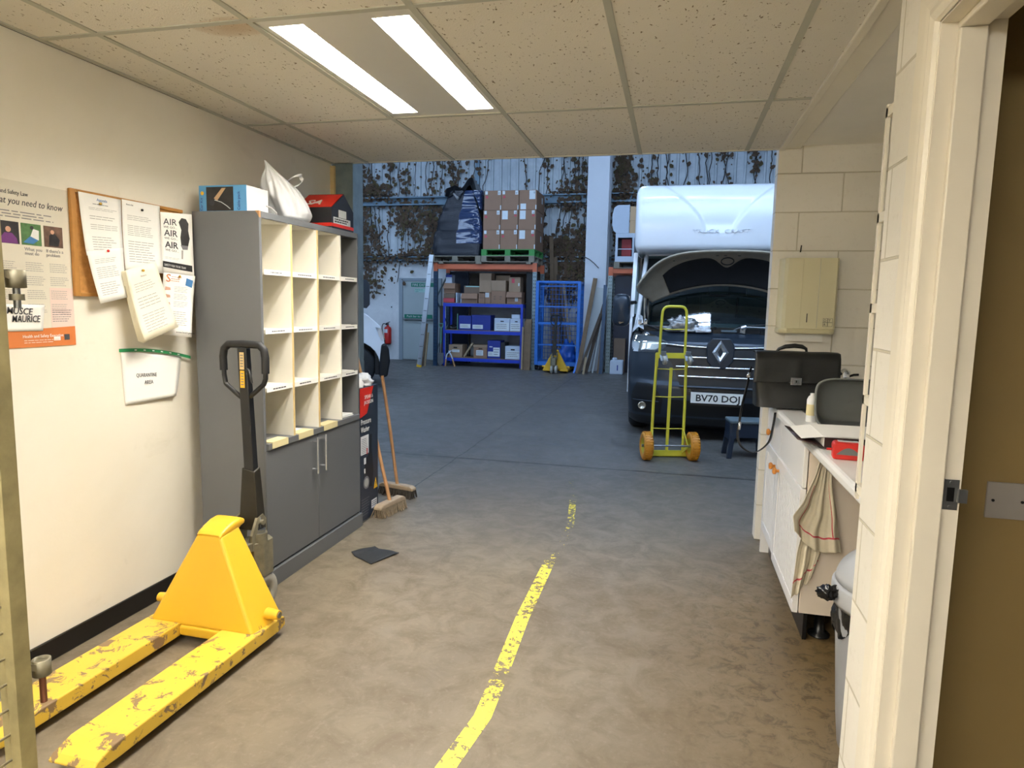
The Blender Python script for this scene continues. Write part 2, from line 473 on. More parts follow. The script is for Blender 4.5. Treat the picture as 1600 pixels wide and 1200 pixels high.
        if cap and prof[-1][0] > 1e-5:
            s._add(vs[-n:], [tuple(range(n))], m)
        return s
    def grid(s, fn, nu, nv, m=None, cu=False, cv=False, smooth=True, mf=None):
        vs = [tuple(fn(i / (nu if cu else nu - 1), j / (nv if cv else nv - 1))) for j in range(nv) for i in range(nu)]
        for j in range(nv if cv else nv - 1):
            for i in range(nu if cu else nu - 1):
                pass
        fs = []; ms = []
        for j in range(nv if cv else nv - 1):
            for i in range(nu if cu else nu - 1):
                i2 = (i + 1) % nu; j2 = (j + 1) % nv
                fs.append((j * nu + i, j * nu + i2, j2 * nu + i2, j2 * nu + i))
                ms.append(mf(i, j) if mf else None)
        o = len(s.v)
        s.v += [tuple(s.X @ Vector(p)) for p in vs]
        for f, q in zip(fs, ms):
            q = q or m or s.m
            if q not in s.mats:
                s.mats.append(q)
            s.f.append([o + i for i in f]); s.mi.append(s.mats.index(q)); s.sm.append(smooth)
        return s
    def quad(s, a, b, c, d, m=None):
        return s._add([a, b, c, d], [(0, 1, 2, 3)], m)
    def sphere(s, c, r, m=None, n=16, sq=(1, 1, 1)):
        return s.grid(lambda u, v: (c[0] + sq[0] * r * cos(2 * pi * u) * sin(pi * v), c[1] + sq[1] * r * sin(2 * pi * u) * sin(pi * v), c[2] - sq[2] * r * cos(pi * v)), n, n // 2 + 2, m, cu=True)
    def text(s, txt, origin, u, v, size, m=None, width=None, depth=0.0006, align='LEFT', shear=0.0, off=0.0):
        cu = bpy.data.curves.new('t', 'FONT')
        cu.body = txt
        cu.size = 1.0
        cu.align_x = align
        cu.shear = shear
        cu.offset = off
        cu.resolution_u = 2
        cu.extrude = 0.5
        ob = bpy.data.objects.new('t', cu)
        COL.objects.link(ob)
        dg = bpy.context.evaluated_depsgraph_get()
        me = ob.evaluated_get(dg).to_mesh()
        vs = [tuple(q.co) for q in me.vertices]
        fs = [tuple(p.vertices) for p in me.polygons]
        ob.evaluated_get(dg).to_mesh_clear()
        bpy.data.objects.remove(ob)
        bpy.data.curves.remove(cu)
        u = Vector(u).normalized(); v = Vector(v).normalized(); w = u.cross(v)
        sx = size
        if width and vs:
            x0 = min(p[0] for p in vs); x1 = max(p[0] for p in vs)
            sx = width / (x1 - x0)
        o = Vector(origin)
        out = [tuple(o + u * (p[0] * sx) + v * (p[1] * size) + w * ((p[2] + 0.5) * depth)) for p in vs]
        return s._add(out, fs, m)
    def lines(s, o, u, v, w, h, rows, m='ink_pale', rnd=None, fill=0.32, lift=0.0004, ragged=0.25):
        """rows of tiny print: broken bars standing for words too small to read"""
        rnd = rnd or random.Random(rows * 7 + int(w * 1000))
        o = Vector(o); u = Vector(u).normalized(); v = Vector(v).normalized(); n = u.cross(v) * lift
        for i in range(rows):
            y = h * (1 - (i + 0.5) / rows)
            t = h / rows * fill / 2
            x = 0.0
            end = w * (1 - rnd.random() * ragged)
            while x < end:
                L = min(end - x, w * rnd.uniform(0.05, 0.16))
                a = o + u * x + v * (y - t) + n
                b = o + u * (x + L) + v * (y - t) + n
                s._add([tuple(a), tuple(b), tuple(b + v * (2 * t)), tuple(a + v * (2 * t))], [(0, 1, 2, 3)], m)
                x += L + w * 0.02
        return s
    def mesh(s, name, inv=None):
        me = bpy.data.meshes.new(name)
        vs = s.v if inv is None else [tuple(inv @ Vector(p)) for p in s.v]
        me.from_pydata(vs, [], s.f)
        for q in s.mats:
            me.materials.append(M[q])
        me.polygons.foreach_set('material_index', s.mi)
        me.polygons.foreach_set('use_smooth', s.sm)
        me.validate()
        me.update()
        return me

INV = {}
def tag(o, label=None, cat=None, group=None, kind=None):
    if label: o['label'] = label
    if cat: o['category'] = cat
    if group: o['group'] = group
    if kind: o['kind'] = kind
    return o

def thing(name, label, cat, loc=(0, 0, 0), rz=0.0, group=None, local=False):
    """an Empty at the thing's base; parts are modelled in world coordinates unless local"""
    o = bpy.data.objects.new(name, None)
    COL.objects.link(o)
    o.empty_display_size = 0.1
    o.location = loc
    o.rotation_euler = (0, 0, rz)
    tag(o, label, cat, group)
    INV[o] = None if local else Matrix.Rotation(-rz, 4, 'Z') @ Matrix.Translation([-q for q in loc])
    return o

def part(name, mb, parent=None, bevel=0.0, seg=2, label=None, solid=0.0, sub=0, angle=35, bev_lim=30, weld=False):
    inv = INV.get(parent) if parent else None
    ob = bpy.data.objects.new(name, mb.mesh(name, inv))
    COL.objects.link(ob)
    if parent:
        ob.parent = parent
        INV[ob] = inv
    if weld:
        mo = ob.modifiers.new('weld', 'WELD'); mo.merge_threshold = 0.0002
    if solid:
        mo = ob.modifiers.new('solid', 'SOLIDIFY'); mo.thickness = abs(solid); mo.offset = -1 if solid > 0 else 1
    if sub:
        mo = ob.modifiers.new('sub', 'SUBSURF'); mo.levels = sub; mo.render_levels = sub
    if bevel:
        mo = ob.modifiers.new('bevel', 'BEVEL'); mo.width = bevel; mo.segments = seg
        mo.limit_method = 'ANGLE'; mo.angle_limit = radians(bev_lim)
    if label:
        ob['label'] = label
    return ob

def solo(name, label, cat, mb, loc=None, group=None, **k):
    """a thing that is one mesh, its origin at its own base"""
    xs = [p[0] for p in mb.v]; ys = [p[1] for p in mb.v]; zs = [p[2] for p in mb.v]
    loc = loc or ((min(xs) + max(xs)) / 2, (min(ys) + max(ys)) / 2, min(zs))
    ob = bpy.data.objects.new(name, mb.mesh(name, Matrix.Translation([-q for q in loc])))
    COL.objects.link(ob)
    ob.location = loc
    INV[ob] = Matrix.Translation([-q for q in loc])
    if k.get('solid'):
        mo = ob.modifiers.new('solid', 'SOLIDIFY'); mo.thickness = abs(k['solid']); mo.offset = -1 if k['solid'] > 0 else 1
    if k.get('sub'):
        mo = ob.modifiers.new('sub', 'SUBSURF'); mo.levels = k['sub']; mo.render_levels = k['sub']
    if k.get('bevel'):
        mo = ob.modifiers.new('bevel', 'BEVEL'); mo.width = k['bevel']; mo.segments = k.get('seg', 2)
        mo.limit_method = 'ANGLE'; mo.angle_limit = radians(30)
    return tag(ob, label, cat, group)

def struct(name, mb, parent=None, **k):
    o = part(name, mb, parent, **k)
    if parent is None:
        o['kind'] = 'structure'
    return o

def copy_tree(o, parent=None, loc=None, rz=None, label=None):
    c = o.copy()
    COL.objects.link(c)
    c.parent = parent
    if loc is not None: c.location = loc
    if rz is not None: c.rotation_euler = (0, 0, rz)
    if label: c['label'] = label
    for ch in [q for q in o.children]:
        copy_tree(ch, c)
    return c

# ------------------------------------------------------------------ the setting
ZC = 2.32                      # office ceiling
WL = -2.28                     # office left wall face
WR = 0.49                      # office right wall face
YE = 4.20                      # where the office ceiling ends at the hall
FIT = (-1.42, -0.84)           # light fitting bay in x
FY = ((2.06, 3.24), (-0.30, 0.88))   # bays in y with fittings (the second is added, unseen behind the camera)

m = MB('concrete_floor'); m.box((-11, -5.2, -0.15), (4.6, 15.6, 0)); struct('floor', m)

# ceiling tiles, leaving the bays of the fittings open
m = MB('ceiling_tile')
gx = [WL, -2.02, -1.42, -0.84, -0.24, 0.37, 0.55]
gy = [-5.02, -3.84, -2.66, -1.48, -0.30, 0.88, 2.06, 3.24, YE]
for i in range(len(gx) - 1):
    for j in range(len(gy) - 1):
        if gx[i] == FIT[0] and (gy[j], gy[j + 1]) in FY:
            continue
        x1 = gx[i + 1] if (gy[j] >= 1.8 or gx[i + 1] < WR) else WR + 0.02
        m.box((gx[i], gy[j], ZC), (x1, gy[j + 1], ZC + 0.02))
m.box((WL - 0.1, -5.0, ZC + 0.14), (0.7, YE, ZC + 0.17), 'recess_ceiling')
struct('ceiling', m)
m = MB('white_grid')
for x in gx[1:-1]:
    m.box((x - 0.012, -5.0, ZC - 0.004), (x + 0.012, YE, ZC + 0.004))
struct('trim_1', m)
m = MB('white_grid')
for y in gy[1:-1]:
    for i in range(len(gx) - 1):
        m.box((gx[i] + 0.012, y - 0.012, ZC - 0.004), (gx[i + 1] - 0.012, y + 0.012, ZC + 0.004))
struct('trim_2', m)
# wall angle on the left with its shadow gap painted as a dark strip, and the timber edge on the right
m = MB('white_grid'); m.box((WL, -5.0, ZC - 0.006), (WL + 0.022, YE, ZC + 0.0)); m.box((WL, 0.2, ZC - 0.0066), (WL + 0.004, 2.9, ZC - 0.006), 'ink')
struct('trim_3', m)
m = MB('trim_paint')
m.box((0.545, 1.84, ZC - 0.012), (0.575, YE + 0.02, ZC + 0.03)); m.box((0.575, 1.84, ZC - 0.004), (0.66, YE + 0.02, ZC + 0.03))
struct('trim_4', m, bevel=0.003)
m = MB('recess_ceiling'); m.box((0.66, 1.84, ZC + 0.012), (1.35, YE + 0.1, ZC + 0.04)); struct('ceiling_low', m)
m = MB('trim_paint'); m.box((WL, YE, ZC - 0.004), (0.56, YE + 0.02, ZC + 0.05)); struct('trim_5', m)

m = MB('plaster'); m.box((WL - 0.12, -5.0, 0), (WL, YE, ZC + 0.14)); struct('wall_left', m)
m = MB('black_gloss'); m.box((WL, -5.0, 0), (WL + 0.012, 2.95, 0.085)); struct('baseboard_left', m, bevel=0.004)
m = MB('plaster'); m.box((WL - 0.12, -5.12, 0), (2.6, -5.0, ZC + 0.14)); struct('wall_back', m)
# right wall with the doorway: y 0.62..1.555, head at 1.975
m = MB('blocks_y')
m.box((WR, -5.0, 0), (WR + 0.11, 0.62, ZC + 0.05)); m.box((WR, 1.555, 0), (WR + 0.11, 1.84, ZC + 0.05)); m.box((WR, 0.62, 1.99), (WR + 0.11, 1.555, ZC + 0.05))
struct('wall_right', m, bevel=0.006, seg=2)
m = MB('blocks_x'); m.box((WR + 0.11, 1.75, 0), (2.6, 1.838, ZC + 0.05), 'side_room_wall'); struct('wall_inner_near', m)
m = MB('blocks_x'); m.box((0.545, YE, 0), (1.35, YE + 0.1, ZC + 0.5)); struct('wall_inner', m, bevel=0.004)
m = MB('blocks_y'); m.box((1.25, 1.84, 0), (1.35, YE, ZC + 0.05)); struct('wall_inner_right', m)
# unlit side room behind the doorway
m = MB('side_room_wall'); m.box((2.5, -5.0, 0), (2.6, 1.75, ZC + 0.05)); struct('wall_side', m)
m = MB('recess_ceiling'); m.box((WR + 0.11, -5.0, ZC), (2.6, 1.75, ZC + 0.04)); struct('ceiling_side', m)
# plastic edge strip left on the recess side of the right wall
m = MB('trim_paint')
m.box((0.5, 1.915, 0.9), (0.508, 1.93, 1.92))
for z in (0.93, 1.17, 1.41, 1.64, 1.9):
    m.box((0.5, 1.84, z - 0.012), (0.52, 1.93, z + 0.012))
struct('trim_6', m)

# door frame: architrave, lining, stop, rebate strip
m = MB('trim_paint')
AX = WR - 0.018
def arch_profile(a):           # moulded architrave, a = distance from the opening edge
    return [(0.0, 0.006), (0.004, 0.014), (0.02, 0.018), (0.035, 0.014), (0.05, 0.016), (0.085, 0.018), (0.098, 0.01), (0.1, 0.0)]
pr = arch_profile(0)
def sweep(m, pts, normals):
    pass
Yo, Yn, Zh = 1.548, 0.63, 1.972
for k in range(len(pr) - 1):
    (a0, h0), (a1, h1) = pr[k], pr[k + 1]
    # far leg, head, near leg mitred
    m.quad((WR - h0, Yo + a0, 0), (WR - h1, Yo + a1, 0), (WR - h1, Yo + a1, Zh + a1), (WR - h0, Yo + a0, Zh + a0))
    m.quad((WR - h0, Yo + a0, Zh + a0), (WR - h1, Yo + a1, Zh + a1), (WR - h1, Yn - a1, Zh + a1), (WR - h0, Yn - a0, Zh + a0))
    m.quad((WR - h0, Yn - a0, Zh + a0), (WR - h1, Yn - a1, Zh + a1), (WR - h1, Yn - a1, 0), (WR - h0, Yn - a0, 0))
m.box((WR - 0.006, Yo - 0.002, 0), (WR, Yo + 0.0, Zh))
df = struct('door_1', m)
m = MB('jamb_paint')
m.box((WR - 0.004, Yo - 0.004, 0), (WR + 0.112, Yo + 0.008, Zh + 0.02)); m.box((WR - 0.004, Yn - 0.008, 0), (WR + 0.112, Yn + 0.004, Zh + 0.02)); m.box((WR - 0.004, Yn, Zh - 0.004), (WR + 0.112, Yo, Zh + 0.018))
struct('door_lining', m, df)
m = MB('jamb_paint')
m.box((WR + 0.026, Yo - 0.018, 0), (WR + 0.076, Yo - 0.004, Zh - 0.018)); m.box((WR + 0.026, Yn + 0.004, 0), (WR + 0.076, Yn + 0.018, Zh - 0.018)); m.box((WR + 0.026, Yn + 0.004, Zh - 0.018), (WR + 0.076, Yo - 0.004, Zh - 0.004))
struct('door_stop', m, df, bevel=0.003)
m = MB('steel')
ym = Yo - 0.0045
m.box((WR + 0.079, ym - 0.0012, 0.99), (WR + 0.108, ym, 1.055)); m.box((WR + 0.106, ym - 0.010, 1.008), (WR + 0.122, ym, 1.036))
m.box((WR + 0.086, ym - 0.0018, 1.008), (WR + 0.1, ym - 0.0012, 1.038), 'black_gloss')
for z in (0.996, 1.049):
    m.cyl((WR + 0.093, ym - 0.0028, z), (WR + 0.093, ym - 0.001, z), 0.0035, n=8)
struct('strike_plate', m, df)

m = MB('socket_plate')
m.box((0.735, 1.743, 0.925), (0.821, 1.75, 1.011))
for x in (0.748, 0.808):
    m.cyl((x, 1.741, 0.968), (x, 1.7445, 0.968), 0.0035, n=10, m='black_gloss')
solo('blanking_plate', 'grey blank electrical plate with two screws on the brown wall seen through the doorway', 'plate', m, bevel=0.002)

# galvanised post where the office wall meets the hall
m = MB('galvanised')
m.box((WL + 0.005, YE + 0.0, 0), (WL + 0.02, YE + 0.15, 2.6)); m.box((WL + 0.02, YE + 0.0, 0), (WL + 0.155, YE + 0.012, 2.6)); m.box((WL + 0.02, YE + 0.138, 0), (WL + 0.155, YE + 0.15, 2.6)); m.box((WL + 0.145, YE + 0.012, 0), (WL + 0.155, YE + 0.138, 2.6))
m.box((WL + 0.001, YE - 0.02, 0), (WL + 0.03, YE, 2.3), 'edge_tape')
struct('trim_7', m)

# hall shell
HY = 15.4
m = MB('hall_white'); m.box((-11, HY, 0), (4.6, HY + 0.15, 2.44)); struct('wall_front', m)
m = MB('cladding')
x = -11.0; pts = []
while x < 4.6:
    pts += [(x, HY + 0.06), (x + 0.11, HY + 0.06), (x + 0.125, HY + 0.03), (x + 0.165, HY + 0.03), (x + 0.18, HY + 0.06)]
    x += 0.2
for i in range(len(pts) - 1):
    (xa, ya), (xb, yb) = pts[i], pts[i + 1]
    m.quad((xa, ya, 2.4), (xb, yb, 2.4), (xb, yb, 6.9), (xa, ya, 6.9))
struct('wall_front_upper', m)
m = MB('hall_white'); m.box((-11.15, -0.2, 0), (-11, HY + 0.15, 6.9)); struct('wall_outer_left', m)
m = MB('dark_blue_sheet'); m.box((4.6, 4.2, 0), (4.75, HY + 0.15, 6.9)); struct('wall_outer_right', m)
m = MB('hall_white')
m.box((-11, YE + 0.02, ZC + 0.17), (4.6, YE + 0.1, 6.9)); m.box((1.35, YE + 0.02, 0), (4.6, YE + 0.1, ZC + 0.17)); m.box((-11, YE - 0.02, 0), (WL - 0.12, YE + 0.1, ZC + 0.17))
struct('wall_near', m)
# added high glowing strip above the office, unseen, to brighten the hall
for wi, (xa, xb) in enumerate(((-8.6, -5.4), (-4.6, -1.4), (-0.6, 2.6))):
    m = MB('added_hall_glow'); m.box((xa, YE + 0.1, 3.5), (xb, YE + 0.11, 4.9)); wo = struct('window_%d' % (wi + 1), m)
    m = MB('trim_paint')
    for q in range(5):
        x = xa + (xb - xa) * q / 4; m.box((x - 0.03, YE + 0.11, 3.45), (x + 0.03, YE + 0.15, 4.95))
    m.box((xa - 0.03, YE + 0.11, 3.44), (xb + 0.03, YE + 0.15, 3.5)); m.box((xa - 0.03, YE + 0.11, 4.9), (xb + 0.03, YE + 0.15, 4.96))
    struct('window_frame', m, wo)
m = MB('roof_sheet'); m.box((-11.15, YE + 0.02, 6.85), (4.75, HY + 0.15, 7.0)); struct('ceiling_high', m)
m = MB('purlin_blue')
for z, h in ((3.72, 0.2), (2.40, 0.12), (5.1, 0.2)):
    m.prism([(HY - 0.13, z), (HY + 0.03, z), (HY + 0.03, z + h), (HY - 0.13, z + h), (HY - 0.13, z + h - 0.03), (HY - 0.02, z + h - 0.02), (HY - 0.02, z + 0.02), (HY - 0.13, z + 0.03)], 0, -11, 4.6)
struct('trim_8', m)
m = MB('purlin_blue'); m.box((-4.66, HY - 0.02, 2.5), (-4.56, HY + 0.05, 6.9)); m.box((-8.2, HY - 0.02, 2.5), (-8.1, HY + 0.05, 6.9)); struct('trim_9', m)
m = MB('column_white')
m.box((-1.90, 14.5, 0), (-1.44, 14.53, 6.9)); m.box((-1.69, 14.53, 0), (-1.65, 15.0, 6.9)); m.box((-1.90, 15.0, 0), (-1.44, 15.03, 6.9))
struct('trim_10', m, bevel=0.004)

# fire exit
m = MB('door_frame_grey')
m.box((-6.56, HY - 0.05, 0), (-6.46, HY, 2.0)); m.box((-5.56, HY - 0.05, 0), (-5.46, HY, 2.0)); m.box((-6.46, HY - 0.05, 1.93), (-5.56, HY, 2.0))
d2 = struct('door_2', m, bevel=0.006)
m = MB('door_grey'); m.box((-6.455, HY - 0.035, 0.02), (-5.565, HY, 1.925)); struct('door_leaf', m, d2, bevel=0.003)
m = MB('steel'); m.box((-6.42, HY - 0.12, 0.99), (-5.6, HY - 0.085, 1.035)); m.box((-6.42, HY - 0.11, 0.98), (-6.34, HY - 0.035, 1.05)); m.box((-5.68, HY - 0.11, 0.98), (-5.6, HY - 0.035, 1.05)); struct('push_bar', m, d2, bevel=0.006)
def signpart(nm, lo, hi, bg, txts, parent):
    m = MB(bg); m.box(lo, hi)
    for t, x, z, sz, col in txts:
        m.text(t, (x, lo[1] - 0.001, z), (1, 0, 0), (0, 0, 1), sz, col, depth=0.001)
    struct(nm, m, parent)
signpart('door_sign', (-6.24, HY - 0.04, 1.79), (-5.66, HY - 0.036, 1.89), 'sign_green', [('FIRE EXIT', -6.21, 1.81, 0.085, 'label_white')], d2)
signpart('door_sign', (-6.15, HY - 0.04, 1.66), (-5.75, HY - 0.036, 1.75), 'sign_pale', [('Push bar to', -6.13, 1.71, 0.04, 'sign_green'), ('open', -6.13, 1.67, 0.04, 'sign_green')], d2)
signpart('door_sign', (-6.38, HY - 0.126, 1.03), (-5.66, HY - 0.121, 1.125), 'sign_green', [('Push bar to open', -6.32, 1.055, 0.075, 'label_white')], d2)

# ------------------------------------------------------------------ light fittings
def make_fitting(y0, y1, label):
    x0, x1 = FIT
    t = thing('ceiling_light', label, 'light', ((x0 + x1) / 2, (y0 + y1) / 2, ZC + 0.12), group='recessed twin light fittings in the office ceiling')
    s = [(x0 + 0.035, x0 + 0.165), (x1 - 0.165, x1 - 0.035)]
    m = MB('fitting_white')
    z = ZC + 0.002
    ya, yb = y0 + 0.07, y1 - 0.07
    for a, b in ((x0, s[0][0]), (s[0][1], s[1][0]), (s[1][1], x1)):
        m.box((a, y0, z), (b, y1, z + 0.006))
    for a, b in s:
        m.box((a, y0, z), (b, ya, z + 0.006)); m.box((a, yb, z), (b, y1, z + 0.006))
        m.box((a - 0.002, ya, z + 0.006), (a, yb, z + 0.07)); m.box((b, ya, z + 0.006), (b + 0.002, yb, z + 0.07))
        m.box((a, ya - 0.002, z + 0.006), (b, ya, z + 0.07)); m.box((a, yb, z + 0.006), (b, yb + 0.002, z + 0.07))
    part('housing', m, t)
    for a, b in s:
        m = MB('office_tube'); m.box((a, ya, z + 0.052), (b, yb, z + 0.06)); part('diffuser', m, t)
        m = MB('fitting_white')
        for k in range(1, 10):
            y = ya + (yb - ya) * k / 10
            m.prism([(y - 0.002, z + 0.05), (y + 0.002, z + 0.05), (y + 0.001, z + 0.012), (y - 0.001, z + 0.012)], 0, a, b)
        m.box((a, ya, z + 0.012), (a + 0.003, yb, z + 0.018)); m.box((b - 0.003, ya, z + 0.012), (b, yb, z + 0.018))
        part('louvre', m, t)
make_fitting(FY[0][0], FY[0][1], 'bright recessed ceiling light with two glowing strips above the walkway')
make_fitting(FY[1][0], FY[1][1], 'added second recessed ceiling light with two glowing strips, unseen above the office doorway')

def make_added_batten(y, label):  # added lamps, unseen, that brighten the ceiling and door frame
    t = thing('added_batten_light', label, 'light', (-0.9, y, ZC - 0.2), group='added batten lights, unseen in the rear of the office')
    m = MB('fitting_white'); m.box((-1.62, y - 0.03, ZC - 0.10), (-0.18, y + 0.03, ZC - 0.06))
    for x in (-1.4, -0.4): m.cyl((x, y, ZC - 0.06), (x, y, ZC), 0.006, n=8)
    part('spine', m, t)
    for s in (-1, 1):
        m = MB('added_batten_tube'); m.cyl((-1.6, y + s * 0.06, ZC - 0.13), (-0.2, y + s * 0.06, ZC - 0.13), 0.025, n=12); part('tube', m, t)
        m = MB('fitting_white')
        for x in (-1.6, -0.2): m.box((x - 0.012, y + s * 0.06 - 0.03, ZC - 0.15), (x + 0.012, y + s * 0.06 + 0.02, ZC - 0.08))
        part('lamp_holder', m, t)
make_added_batten(-1.0, 'added unseen batten light with two tubes, nearer the doorway')
make_added_batten(-3.2, 'added unseen batten light with two tubes, at the rear of the office')

def make_hall_light(x, y, z, label):
    t = thing('hanging_light', label, 'light', (x, y, z), group='hanging light fittings of the hall')
    m = MB('roof_sheet'); m.box((x - 0.62, y - 0.22, z), (x + 0.62, y + 0.22, z + 0.08))
    for s in (-0.5, 0.5):
        m.tube([(x + s, y, z + 0.08), (x + s, y, 6.86)], 0.004, 6)
    part('housing', m, t)
    m = MB('hall_tube'); m.box((x - 0.58, y - 0.18, z - 0.012), (x + 0.58, y + 0.18, z)); part('diffuser', m, t)
for i, (x, y) in enumerate(((-8.4, 7.0), (-4.2, 6.6), (-0.1, 5.6), (1.3, 5.0), (-8.4, 11.6), (-4.8, 11.6), (-1.2, 11.6), (2.8, 11.6))):
    make_hall_light(x, y, 5.6, 'hanging strip light under the hall roof, ' + ('nearer row' if i < 4 else 'farther row') + ', ' + ['leftmost', 'second from the left', 'third from the left', 'rightmost'][i % 4])

# ------------------------------------------------------------------ worn yellow line
path = [(-0.73, 0.9), (-0.66, 1.4), (-0.605, 1.8), (-0.57, 2.05), (-0.578, 2.33), (-0.598, 2.8), (-0.600, 3.5), (-0.575, 3.8), (-0.582, 4.15), (-0.66, 4.8), (-0.775, 5.46)]
m = MB('floor_paint')
for i in range(len(path) - 1):
    (xa, ya), (xb, yb) = path[i], path[i + 1]
    w = 0.031 if ya < 3.5 else 0.024
    wb = 0.031 if yb < 3.6 else 0.024
    m.quad((xa - w, ya, 0.0012), (xa + w, ya, 0.0012), (xb + wb, yb, 0.0012), (xb - wb, yb, 0.0012))
solo('floor_line_marking', 'worn yellow painted line running along the concrete floor', 'floor marking', m)

# dark mat on the floor
m = MB('dark_mat')
P4 = [(-1.68, 3.27), (-1.515, 3.17), (-1.435, 3.36), (-1.60, 3.40)]
def matf(u, v):
    a = Vector((*P4[0], 0)).lerp(Vector((*P4[1], 0)), u); b = Vector((*P4[3], 0)).lerp(Vector((*P4[2], 0)), u)
    p = a.lerp(b, v)
    p.z = 0.008 + 0.006 * noise.noise(p * 14) + 0.01 * max(0, 0.15 - u) / 0.15
    return p
m.grid(matf, 14, 14)
solo('floor_cloth', 'small dark grey cloth lying flat on the concrete floor before the grey cabinet', 'cloth', m, solid=0.004)

# ------------------------------------------------------------------ papers on the left wall
WX = WL + 0.001
UY = (0, 1, 0); UZ = (0, 0, 1)
def sheet_quad(m, c, x=0.0, bulge=0.0, mat=None, nu=9, nv=9, lift=None):
    """a sheet of paper from four (y, z) corners: top left, top right, bottom right, bottom left"""
    tl, tr, br, bl = [Vector((0, p[0], p[1])) for p in c]
    def f(u, v):
        p = bl.lerp(br, u).lerp(tl.lerp(tr, u), v)
        o = lift(u, v) if lift else bulge * (1 - v) ** 2
        return (WX + x + o, p.y, p.z)
    m.grid(f, nu, nv, mat)
    return f
def frame(c):
    tl, tr, br, bl = [Vector((0, p[0], p[1])) for p in c]
    u = (tr - tl + br - bl).normalized(); v = (tl - bl + tr - br).normalized()
    return bl, u, v

# health and safety poster
t = thing('safety_poster', 'large health and safety law poster with orange foot and three photographs', 'poster', (WX, 1.94, 1.21))
m = MB('poster_paper')
m.box((WX, 1.722, 1.21), (WX + 0.0015, 2.145, 1.80)); 
m.box((WX + 0.0015, 2.045, 1.28), (WX + 0.0018, 2.145, 1.43), 'poster_pink')
part('sheet', m, t)
m = MB('poster_orange'); m.prism([(1.722, 1.211), (2.145, 1.211), (2.145, 1.284), (1.722, 1.268)], 0, WX + 0.0015, WX + 0.0024)
m.text('Health and Safety Executive', (WX + 0.0025, 1.925, 1.246), UY, UZ, 0.016, 'white_card', width=0.165)
m.lines((WX + 0.0025, 1.93, 1.224), UY, UZ, 0.15, 0.016, 2, 'poster_pink')
m.box((WX + 0.0024, 2.05, 1.232), (WX + 0.0028, 2.078, 1.246), 'white_card'); m.box((WX + 0.0024, 2.095, 1.232), (WX + 0.0028, 2.118, 1.254), 'ink')
part('orange_foot', m, t, label='orange foot of the poster')
m = MB('ink')
xw = WX + 0.0018
m.text('Health and Safety Law', (xw, 1.822, 1.752), UY, UZ, 0.021, width=0.158)
m.text('What you need to know', (xw, 1.828, 1.718), UY, UZ, 0.034, width=0.288, shear=0.25)
m.lines((xw, 1.745, 1.668), UY, UZ, 0.37, 0.03, 3, 'ink_mid')
m.text('What you', (xw, 1.955, 1.560), UY, UZ, 0.017, 'ink_mid'); m.text('must do', (xw, 1.955, 1.545), UY, UZ, 0.017, 'ink_mid')
m.text("If there's a", (xw, 2.04, 1.560), UY, UZ, 0.017, 'ink_mid'); m.text('problem', (xw, 2.04, 1.545), UY, UZ, 0.017, 'ink_mid')
for y0, zs in ((1.745, 1.53), (1.845, 1.53), (1.955, 1.53), (2.05, 1.53)):
    z = zs
    for k in range(4):
        m.lines((xw, y0, z - 0.045), UY, UZ, 0.078, 0.036, 5, 'ink_pale', rnd=random.Random(int(y0 * 999) + k))
        z -= 0.05
m.lines((xw, 2.05, 1.30), UY, UZ, 0.085, 0.05, 6, 'ink_mid')
part('lettering', m, t)
for k, (y0, y1) in enumerate(((1.765, 1.848), (1.857, 1.938), (1.946, 2.024), (2.035, 2.113))):
    bgm = ('brown_print', 'dark_photo', 'green_print', 'brown_print')[k]
    m = MB(bgm); m.box((xw - 0.0003, y0, 1.58), (xw + 0.0003, y1, 1.657))
    yc = (y0 + y1) / 2
    X0 = xw + 0.0004; X1 = xw + 0.0006
    if k == 1:   # woman in purple
        m.prism([(yc - 0.03, 1.581), (yc + 0.035, 1.581), (yc + 0.03, 1.6), (yc + 0.014, 1.617), (yc - 0.014, 1.617), (yc - 0.028, 1.6)], 0, X0, X1, 'purple_print')
        m.cyl((X0, yc, 1.632), (X1 + 0.0001, yc, 1.632), 0.016, n=14, m='dark_photo'); m.cyl((X0, yc, 1.629), (X1 + 0.0003, yc, 1.629), 0.010, n=14, m='skin_print')
    elif k == 2:  # man in white bending on grass
        m.prism([(yc - 0.005, 1.61), (yc + 0.028, 1.6), (yc + 0.03, 1.635), (yc + 0.008, 1.64)], 0, X0, X1, 'white_card')
        m.prism([(yc - 0.034, 1.588), (yc + 0.005, 1.585), (yc + 0.026, 1.6), (yc - 0.005, 1.613)], 0, X0, X1, 'blue_print')
        m.cyl((X0, yc + 0.003, 1.643), (X1 + 0.0001, yc + 0.003, 1.643), 0.007, n=10, m='dark_photo')
    else:
        m.prism([(yc - 0.02, 1.585), (yc + 0.02, 1.585), (yc + 0.026, 1.61), (yc + 0.0, 1.637), (yc - 0.018, 1.622)], 0, X0, X1, 'dark_photo')
        m.cyl((X0, yc - 0.004, 1.636), (X1 + 0.0001, yc - 0.004, 1.636), 0.008, n=10, m='skin_print')
    part('photograph', m, t)

c = [(1.855, 1.368), (2.02, 1.366), (2.005, 1.270), (1.85, 1.272)]
m = MB('paper'); sheet_quad(m, c, 0.003, 0.002)
m.text('MUSCE', (WX + 0.0052, 1.868, 1.335), (0, 1, -0.06), UZ, 0.034, 'ink', width=0.10, shear=0.2, off=0.01)
m.text('MAURICE', (WX + 0.0062, 1.885, 1.305), (0, 1, -0.02), UZ, 0.034, 'ink', width=0.11, shear=0.2, off=0.01)
solo('handwritten_note', 'white note with smudged black marker writing stuck over the poster foot', 'note', m, solid=0.0006)

